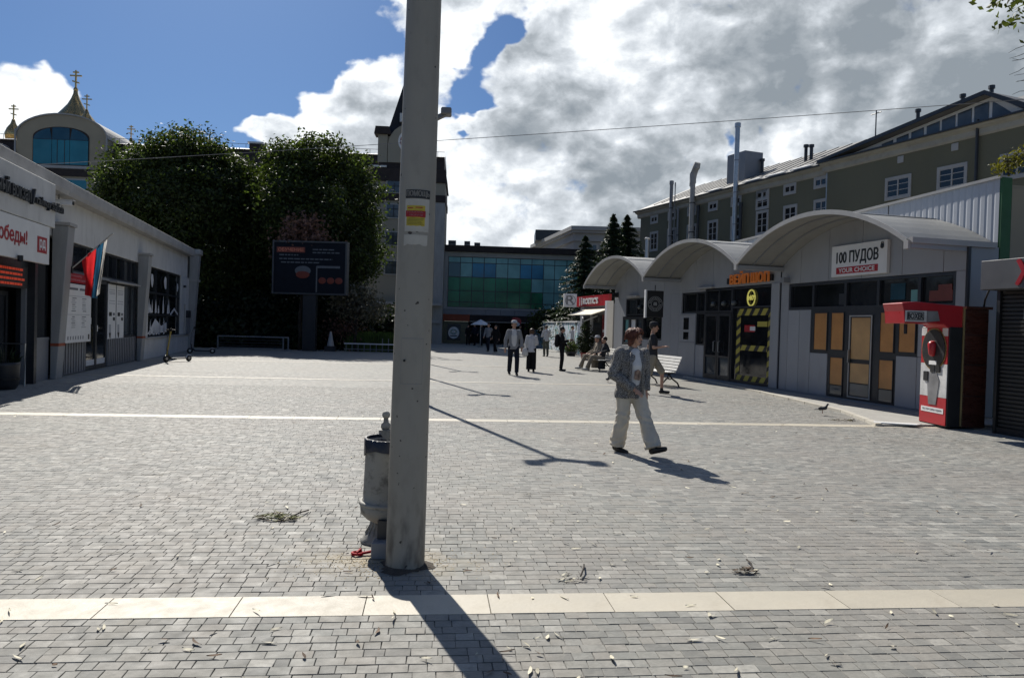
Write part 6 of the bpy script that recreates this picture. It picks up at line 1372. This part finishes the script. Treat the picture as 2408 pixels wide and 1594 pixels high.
# benches: slats and iron ends; people sit facing the square
def bench(loc, rot, label):
    b = thing('park_bench', label, 'bench', loc, rot, 'slatted benches before the arched shops')
    for x in (-.72, .72):
        e = MB(); e.tube([(x,-.22,0),(x,-.19,.10),(x,-.05,.25),(x,0,.38),(x,-.02,.40)], .022, 6); e.tube([(x,.34,0),(x,.28,.12),(x,.10,.25),(x,0,.38)], .022, 6); e.tube([(x,-.27,.40),(x,0,.39),(x,.18,.41),(x,.28,.60),(x,.36,.86)], .022, 6); e.tube([(x,-.05,.25),(x,.05,.22),(x,.10,.25)], .016, 6); e.build('iron_end', MT['iron'], b, True)
    MB().tube([(-.72,.02,.26),(.72,.02,.26)], .014, 6).build('tie_bar', MT['iron'], b)
    for i in range(5): MB().box(-.82,.82,-.26+i*.092,-.19+i*.092,.415,.44).build('slat', MT['slatwood'], b, bev=.004)
    for i in range(5):
        y, z = .205+i*.034, .50+i*.082; o = MB().box(-.82,.82,-.012,.012,-.034,.034).build('slat', MT['slatwood'], b, bev=.004); o.location = (0,y,z); o.rotation_euler = (R(-22),0,0)
    return b
bench((4.25, 21.6, 0), KA, 'empty slatted bench with black iron legs in front of the vape shop'); bench((3.3, 28.3, 0), KA, 'slatted bench occupied by two seated people near the food kiosk')
c_k, s_k = math.cos(KA), math.sin(KA)
def on_bench(x): return (3.3+x*c_k+.08*0, 28.3+x*s_k, 0)
person('seated man in pale cap and beige clothes on the far half of the bench', on_bench(-.35), KA, 1.72, SIT, 'beige', 'beige', 'lightshoe', HAIRB, cap='pale', hem=.50, trouser=(.085,.062,.055))
person('seated person in dark top and beige trousers on the near half of the bench', on_bench(.38), KA, 1.70, {**SIT, 'elL': (.3,.16,.80), 'wrL': (.2,-.12,.72)}, 'charcoal', 'beige', 'lightshoe', HAIRD, hem=.50)
# ------------------------------------------------------------------ the near pole, its stickers, the bin and small things
PX, PY = -.665, 4.885
pole = thing('lamp_pole', 'thick pale grey metal lamp pole in the middle foreground', 'pole', (PX, PY, 0))
LEAN = .0085
prof = [(.128-.0042*z, z) for z in (0, .02, .5, 1, 1.5, 2, 2.5, 3, 3.5, 4, 5, 6, 7, 8.4)]
mb = MB(); seg = 40; vs = []
for r_, z in prof:
    for k in range(seg): a = 2*PI*k/seg; vs.append((z*LEAN + r_*math.cos(a), r_*math.sin(a), z))
fs = [tuple((len(prof)-1)*seg+k for k in range(seg))]
for i in range(len(prof)-1):
    for k in range(seg): fs.append((i*seg+k, i*seg+(k+1) % seg, (i+1)*seg+(k+1) % seg, (i+1)*seg+k))
PM = MT['galv']; N, L = PM.node_tree.nodes, PM.node_tree.links; b_ = N['Principled BSDF']
src = b_.inputs['Base Color'].links[0].from_socket; tcn = N.new('ShaderNodeTexCoord'); sp_ = N.new('ShaderNodeSeparateXYZ'); L.new(tcn.outputs['Object'], sp_.inputs[0])
mr = N.new('ShaderNodeMapRange'); mr.inputs[1].default_value = .75; mr.inputs[2].default_value = 0.0; mr.inputs[3].default_value = 0; mr.inputs[4].default_value = 1; L.new(sp_.outputs['Z'], mr.inputs[0])
nz = N.new('ShaderNodeTexNoise'); nz.inputs['Scale'].default_value = 16; nz.inputs['Detail'].default_value = 8; mp_ = N.new('ShaderNodeMapping'); mp_.inputs['Scale'].default_value = (1,1,.35); L.new(tcn.outputs['Object'], mp_.inputs[0]); L.new(mp_.outputs[0], nz.inputs['Vector'])
m2 = N.new('ShaderNodeMapRange'); m2.inputs[1].default_value = .46; m2.inputs[2].default_value = .68; m2.inputs[4].default_value = .8; L.new(nz.outputs['Fac'], m2.inputs[0]); mu = N.new('ShaderNodeMath'); mu.operation = 'MULTIPLY'; L.new(mr.outputs[0], mu.inputs[0]); L.new(m2.outputs[0], mu.inputs[1])
vo = N.new('ShaderNodeTexNoise'); vo.inputs['Scale'].default_value = 21; vo.inputs['Detail'].default_value = 1; L.new(tcn.outputs['Object'], vo.inputs['Vector']); m3 = N.new('ShaderNodeMapRange'); m3.inputs[1].default_value = .735; m3.inputs[2].default_value = .755; L.new(vo.outputs['Fac'], m3.inputs[0])   # rust chips
mx_ = N.new('ShaderNodeMath'); mx_.operation = 'MAXIMUM'; L.new(mu.outputs[0], mx_.inputs[0]); L.new(m3.outputs[0], mx_.inputs[1])
mc = N.new('ShaderNodeMix'); mc.data_type = 'RGBA'; L.new(mx_.outputs[0], mc.inputs['Factor']); L.new(src, mc.inputs['A']); mc.inputs['B'].default_value = (.045,.036,.030,1); L.new(mc.outputs['Result'], b_.inputs['Base Color'])
shaft = MB().add(vs, fs).build('shaft', PM, pole, True)
MB().tube([(.07,0,8.3),(.07,0,8.5)], .10, 20).build('top_cap', MT['graypanel'], pole); MB().tube([(-.9,0,8.4),(1.05,0,8.4)], .04, 10).build('cross_arm', PM, pole)
for x in (-.95, 1.1): MB().box(x-.28, x+.28, -.16, .16, 8.33, 8.43).build('lamp_head', MT['beanstone'], pole, bev=.02)
def wrap(mbv, face_ang, z_rad):   # flat (s along the surface, z) -> round the shaft
    out = []
    for (s_, d, z) in mbv:
        r_ = .128-.0042*z + d; a = face_ang + s_/(.128-.0042*z); out.append((z*LEAN + r_*math.cos(a), r_*math.sin(a), z))
    return out
AF = R(-90-7.7)+R(8)
def patch(parent, name, mat, s0, s1, z0, z1, d, n=12, jag=0):
    vs = []; fs = []
    for i in range(n+1):
        s_ = s0+(s1-s0)*i/n
        for z in (z0+random.uniform(-jag, jag), z1): vs.append((s_, d, z))
    for i in range(n): fs.append((2*i, 2*i+2, 2*i+3, 2*i+1))
    wv = wrap(vs, AF, 0); k = len(wv)
    inner = wrap([(a, max(0.0005, d-.0012), c) for a, b, c in vs], AF, 0)
    fs2 = [(2*i+1+k, 2*i+3+k, 2*i+2+k, 2*i+k) for i in range(n)]
    edge = [(2*i, 2*i+k, 2*i+2+k, 2*i+2) for i in range(n)] + [(2*i+1, 2*i+3, 2*i+3+k, 2*i+1+k) for i in range(n)]
    return MB().add(wv+inner, fs+fs2+edge).build(name, mat, parent)
def wtext(parent, body, s0, s1, z0, z1, d, mat, bold=.002, skew=0):
    v_, f_ = text_pts(body, 0.0); mbw = MB()
    for (dx, dz) in ((0,0),(bold,0),(-bold,0)):
        pts = [(s0+p[0]*(s1-s0)+dx, d, z0+p[1]*(z1-z0)+dz) for p in v_]; mbw.add(wrap(pts, AF, 0), f_); d += .0002
    me = bpy.data.meshes.new('lettering'); me.from_pydata(mbw.v, [], mbw.f); me.materials.append(mat); return link('lettering', me, parent)
shp = thing('help_sticker', 'black sticker with pale letters ПОМОЩЬ on the lamp pole', 'sticker', (PX, PY, 0))
STB = M('faded black sticker', (.012,.012,.012), .5); STW = M('faded pale print', (.34,.33,.30), .7)
patch(shp, 'sheet', STB, -.062, .100, 2.398, 2.452, .0030); wtext(shp, 'ПОМОЩЬ', -.056, .094, 2.404, 2.446, .0034, STW, .0022)
po = thing('poster', 'weathered yellow and red paper notice below the black sticker on the pole', 'poster', (PX, PY, 0))
PP = M('weathered paper', (.44,.425,.375), .85, 0, .08, 12, dirt=.3, dirtcol=(.25,.24,.2)); PY_ = M('yellow print', (.42,.33,.04), .8, 0, .15, 30); PR = M('red print', (.30,.02,.025), .8); PINKP = M('pink print', (.50,.20,.22), .8)
patch(po, 'sheet', PP, -.064, .098, 2.185, 2.395, .0018, jag=.003); patch(po, 'torn_strip', PP, -.068, .092, 2.10, 2.165, .0016, jag=.006)
patch(po, 'yellow_field', PY_, -.052, .068, 2.222, 2.352, .0022, jag=.002); patch(po, 'red_banner', PR, -.058, .072, 2.278, 2.318, .0026, jag=.001)
wtext(po, 'ПОМОЩЬ', -.045, .055, 2.302, 2.315, .0030, PINKP, .001); wtext(po, 'ЛЮДЯМ', -.035, .05, 2.284, 2.297, .0030, PINKP, .001)
for i in range(5): patch(po, 'text_run', M('dull green print', (.16,.15,.03), .8) if i == 0 else bpy.data.materials['dull green print'], -.048+random.uniform(0,.012), .055+random.uniform(-.02,.01), 2.230+i*.009, 2.2335+i*.009, .0026)
patch(po, 'text_run', PR, -.045, -.01, 2.332, 2.338, .0026); patch(po, 'text_run', PR, .005, .05, 2.336, 2.342, .0026)
# access hatch
hat = patch(shaft, 'hatch', PM, -.055, .085, .885+.33, 1.17+.33, .0028); 
for (a, b2, c, d) in ((-.058,-.055,1.212,1.503),(.085,.088,1.212,1.503),(-.058,.088,1.209,1.213),(-.058,.088,1.5,1.504)): patch(shaft, 'hatch_joint', MT['beanstone'], a, b2, c, d, .0016, 4)
MB().tube([(-.02,-.135,1.36),(-.02,-.125,1.36)], .008, 8).build('hatch_lock', MT['iron'], shaft)
# litter bin behind the pole
BM = M('grey bin paint', (.30,.29,.255), .7, 0, .12, 6, .2, 40, dirt=1.0, dirtcol=(.035,.03,.026))
lb = thing('litter_bin', 'weathered grey iron litter bin half hidden behind the lamp pole', 'litter bin', (-.885, 5.27, 0), 0)
bk = MB().lathe([(.06,.185),(.105,.21),(.142,.25),(.150,.315),(.140,.325),(.138,.34),(.134,.345),(.132,.40),(.128,.68),(.128,.75),(.118,.75),(.112,.4)], seg=28).build('bucket', BM, lb, True); bk.rotation_euler = (R(2), R(1.5), 0); bk.scale = (1.12, 1.12, 1.02)
MB().lathe([(.152,.312),(.158,.318),(.156,.335),(.146,.338)], seg=28).build('ring', BM, bk, True)
BAG = M('dark blue bin bag', (.012,.016,.030), .35, 0, .3, 14, .5, 18)
bg = MB(); sg = 30; vs = []
for lvl in range(5):
    for k in range(sg):
        a = 2*PI*k/sg; drop = [0, .004, .03, .075+.03*math.sin(a*2+2)+random.uniform(-.008,.008), 0][lvl]; r_ = [.105,.130,.139,.137+random.uniform(0,.004),.0][lvl]
        z = [.70,.775,.765,.745-drop,.0][lvl] if lvl < 4 else 0
        if lvl < 4: vs.append((r_*math.cos(a), r_*math.sin(a), z))
fs = []
for i in range(3):
    for k in range(sg): fs.append((i*sg+k, i*sg+(k+1) % sg, (i+1)*sg+(k+1) % sg, (i+1)*sg+k))
bg.add(vs, fs).build('bag', BAG, bk, True); MB().lathe([(.126,.766),(.134,.770),(.132,.776),(.126,.772)], seg=28, cap=False).build('rim', MT['trim'], bk, True)
pst = MB(); pst.tube([(-.02,.165,.05),(-.02,.165,.84)], .024, 12); pst.lathe([(.024,.82),(.036,.83),(.036,.855),(.02,.87),(.017,.90)], -.02, .165, 14); pst.build('post', BM, lb, True)
MB().sphere((-.02,.165,.925), .030).build('finial', BM, lb, True); MB().box(-.06,.02,.10,.18,.74,.82).build('bracket', BM, lb)
fb = MB(); fb.lathe([(.125,0),(.128,.018),(.112,.03),(.105,.05),(.085,.065),(.06,.11),(.045,.17),(.03,.2)], -.055, .145, 20); fb.build('foot', BM, lb, True)
for i in range(14):
    a = 2*PI*i/14; MB().tube([(-.055+.092*math.cos(a),.145+.092*math.sin(a),.06),(-.055+.058*math.cos(a),.145+.058*math.sin(a),.12),(-.055+.044*math.cos(a),.145+.044*math.sin(a),.17)], .007, 5).build('flute', BM, lb)
bx = MB().box(-.05,.06,-.05,.07,0,.115).build('concrete_block', MT['graypanel'], None, bev=.008); bx.location = (-.862, 5.04, 0); tag(bx, 'small dark concrete block at the foot of the pole', 'block')
MB2 = MB().box(-.03,.04,-.03,.05,0,.12); o = MB2.build('iron_stub', MT['frame']); o.location = (-.855, 5.10, .12); tag(o, 'dark iron stub standing on the concrete block beside the pole', 'stub')
rt = MB(); rt.tube([(.035*math.cos(2*PI*i/12), .03*math.sin(2*PI*i/12), .014) for i in range(13)], .010, 7); rt.tube([(.035,0,.014),(.13,.02,.03)], .010, 7); rt.tube([(.0,-.02,.02),(.02,.02,.034)], .012, 6)
o = rt.build('red_clip', M('red plastic', (.42,.012,.02), .7, spec=.2)); o.location = (-1.02, 5.08, 0); tag(o, 'small red plastic ring clip lying left of the pole foot', 'clip')
sandm = M('spilled sand', (.42,.35,.23), .95, 0, .12, 6, .4, 60)
V = []
for i in range(1300):
    a = random.random()*6.28; r_ = abs(random.gauss(0, .22)); cx, cy = PX-.12+r_*1.6*math.cos(a), PY+.05+r_*.9*math.sin(a); s_ = random.uniform(.002,.008); V.append((cx, cy, s_))
vs = []; fs = []
for cx, cy, s_ in V:
    k = len(vs); n_ = 6
    for q in range(n_): vs.append((cx+s_*random.uniform(.6,1.2)*math.cos(q*PI/3), cy+s_*random.uniform(.6,1.2)*math.sin(q*PI/3), .0015))
    vs.append((cx, cy, .0015+s_*.15)); fs += [(k+q, k+(q+1) % n_, k+n_) for q in range(n_)]
o = MB().add(vs, fs).build('sand', sandm); tag(o, 'spilled sand grains round the foot of the pole', 'sand', None, 'stuff')
dr_ = []
for k in range(40):
    a = 2*PI*k/40; dr_.append((.150+.035*math.sin(3*a+1)+random.uniform(-.012,.02))); 
vs = [(PX+r_*1.1*math.cos(2*PI*k/40), PY-.02+r_*math.sin(2*PI*k/40), .0022) for k, r_ in enumerate(dr_)] + [(PX+.12*math.cos(2*PI*k/40), PY+.12*math.sin(2*PI*k/40), .022) for k in range(40)]
o = MB().add(vs, [(k, (k+1) % 40, 40+(k+1) % 40, 40+k) for k in range(40)]).build('soil_ring', M('dark gritty soil', (.075,.06,.045), .95, 0, .35, 14, .6, 70)); tag(o, 'dark gritty soil collar round the foot of the pole', 'soil')
# lamps lined up behind the pole
LAMPLAB = ['slim double armed lamp just behind the thick pole, nearest of the row', 'second slim double armed lamp behind the thick pole', 'third slim double armed lamp behind the thick pole', 'farthest slim double armed lamp behind the thick pole']
for i, (x, y) in enumerate(((-1.82, 15.0), (-2.98, 23.2), (-4.10, 31.4), (-5.18, 39.6))):
    l = thing('street_lamp', LAMPLAB[i], 'lamp', (x, y, 0), R(4), 'slim lamps in a row across the square')
    MB().lathe([(.14,0),(.14,.05),(.09,.08),(.075,.6),(.06,.62),(.05,5.6),(.03,5.7)], seg=14).build('post', MT['beanstone'], l, True); MB().prism([(-.42,5.80),(0,5.58),(.42,5.80),(.42,5.88),(0,5.68),(-.42,5.88)], 'y', -.07, .07).build('arm', MT['beanstone'], l)
    for sx in (-1, 1): o = MB().box(.27 if sx > 0 else -.48, .48 if sx > 0 else -.27, -.13, .13, 5.78, 5.92).build('lamp_head', MT['beanstone'], l, bev=.02)
# overhead wire
def pxat(x, y, Y):
    d = FW + RT*((x-CXP)/F_PX) - UP*((y-CYP)/F_PX); return Vector((0,0,CAMH)) + d*(Y/d.y)
wa, wbp = pxat(-200, 402, 33), pxat(2700, 212, 24); pts = []
for i in range(29):
    t = i/28; q = wa.lerp(wbp, t); q.z -= .45*4*t*(1-t)*.35; pts.append(q)
mb = MB(); mb.tube(pts, .011, 6); o = mb.build('overhead_wire', MT['wire']); tag(o, 'thin overhead wire spanning high across the square', 'wire')
# pigeons
def pigeon(loc, rot, label):
    p = thing('pigeon', label, 'pigeon', loc, rot, 'pigeons on the paving'); p.scale = (.82, .82, .82); DG = bpy.data.materials.get('pigeon feathers') or M('pigeon feathers', (.035,.037,.045), .6, 0, .4, 14)
    b = MB(); b.rcone((0,.05,.115), (0,-.055,.14), .050, .056, 12, .9); b.rcone((0,-.07,.15), (0,-.105,.215), .036, .024, 10); b.sphere((0,-.115,.232), .025); b.rcone((0,.08,.11), (0,.19,.085), .030, .016, 8, .5); link('body', baked(b, DG, .007, 3, 'body'), p)
    MB().rcone((0,-.137,.232),(0,-.158,.226),.006,.003,6).build('beak', MT['iron'], p)
    for s_ in (-1,1):
        MB().tube([(s_*.02,0,.08),(s_*.022,-.005,.0)], .005, 5).build('leg', MT['orangeband'], p); MB().sphere((s_*.05,.02,.13), .012, .075, .035, 10, 6).build('wing', DG, p, True)
pigeon((6.2, 14.75, .036), R(60), 'dark pigeon walking before the boarded shop door'); pigeon((2.88, 22.1, 0), R(10), 'pigeon standing on the paving left of the walking woman')
# litter of dry leaves: curled slivers
DRY = M('dry pale leaf', (.62,.57,.42), .7, 0, .25, 30, isl=.35); DRYB = M('dry brown leaf', (.11,.065,.035), .8, 0, .35, 30, isl=.4); GRN = M('wilted green leaf', (.16,.17,.035), .7, 0, .3, 30, isl=.4)
def sliver(vs, fs, x, y, z, ln, w, a, curl, tilt=0):
    k = len(vs); n_ = 6
    for i in range(n_+1):
        t = i/n_-.5; ww = w*math.sin(PI*(i/n_*.94+.03)); bx_ = ln*t; by_ = curl*ln*(t*t-.25)
        zz_ = z+.006+abs(tilt)*ln*(t+.5)*.6+ .12*ln*(t*t)
        for sg_ in (-1, 1):
            lx, ly = bx_, by_+sg_*ww; vs.append((x+lx*math.cos(a)-ly*math.sin(a), y+lx*math.sin(a)+ly*math.cos(a), zz_+(.004 if sg_ > 0 else 0)))
    for i in range(n_): fs.append((k+2*i, k+2*i+2, k+2*i+3, k+2*i+1))
for nm, mt, cnt, lab in (('fallen_leaves', DRY, 270, 'pale narrow dry leaves scattered over the paving'), ('brown_leaves', DRYB, 150, 'brown curled leaves and bits scattered over the paving')):
    vs, fs = [], []
    for i in range(cnt):
        y = 2.9+ (random.random()**1.5)*12; x = random.uniform(-.74, .74)*y
        if nm == 'fallen_leaves' and random.random() < .3: x = abs(x)*random.uniform(.2,1)
        sliver(vs, fs, x, y, .001, random.uniform(.03,.095), random.uniform(.004,.010), random.uniform(0,6.28), random.uniform(-.5,.5), random.choice([0,0,.15,.3]))
    o = MB().add(vs, fs).build(nm, mt); tag(o, lab, 'leaves', None, 'stuff')
def clump(name, label, x, y, rx, ry, mats, n_, ln, hgt):
    t = thing(name, label, 'leaf clump', (x, y, 0)); 
    for mt, share in mats:
        vs, fs = [], []
        for i in range(int(n_*share)): a = random.random()*6.28; r_ = random.random()**.6; sliver(vs, fs, rx*r_*math.cos(a), ry*r_*math.sin(a), random.random()*hgt*(1-r_), random.uniform(.5,1.2)*ln, random.uniform(.003,.008), random.uniform(-.6,.6)+random.choice([0,PI]), random.uniform(-.6,.6), random.choice([0,.2,.5]))
        o = MB().add(vs, fs).build('leaves', mt, t); o['kind'] = 'stuff'
    MB().tube([(rx*.6,0,.02),(rx*.9,.12,.03),(rx*1.05,.25,.015)], .006, 5).build('twig', MT['bark'], t)
clump('leaf_clump', 'clump of wilted green and brown leaves left of the pole', -1.84, 5.95, .17, .09, ((GRN,.5),(DRYB,.25),(DRY,.25)), 110, .09, .05)
clump('leaf_clump', 'small heap of rusty brown leaves right of the pole above the stone band', 1.60, 4.93, .08, .045, ((DRYB,.7),(DRY,.3)), 46, .05, .03)
clump('leaf_clump', 'scraps of brown leaves lying at the kerb before the arcade machine', 6.25, 13.9, .28, .12, ((DRYB,.6),(GRN,.2),(DRY,.2)), 60, .07, .02)
clump('leaf_clump', 'pale leaf scraps near the stone band in the right foreground', .42, 4.72, .10, .08, ((DRY,.7),(DRYB,.3)), 22, .05, .02)
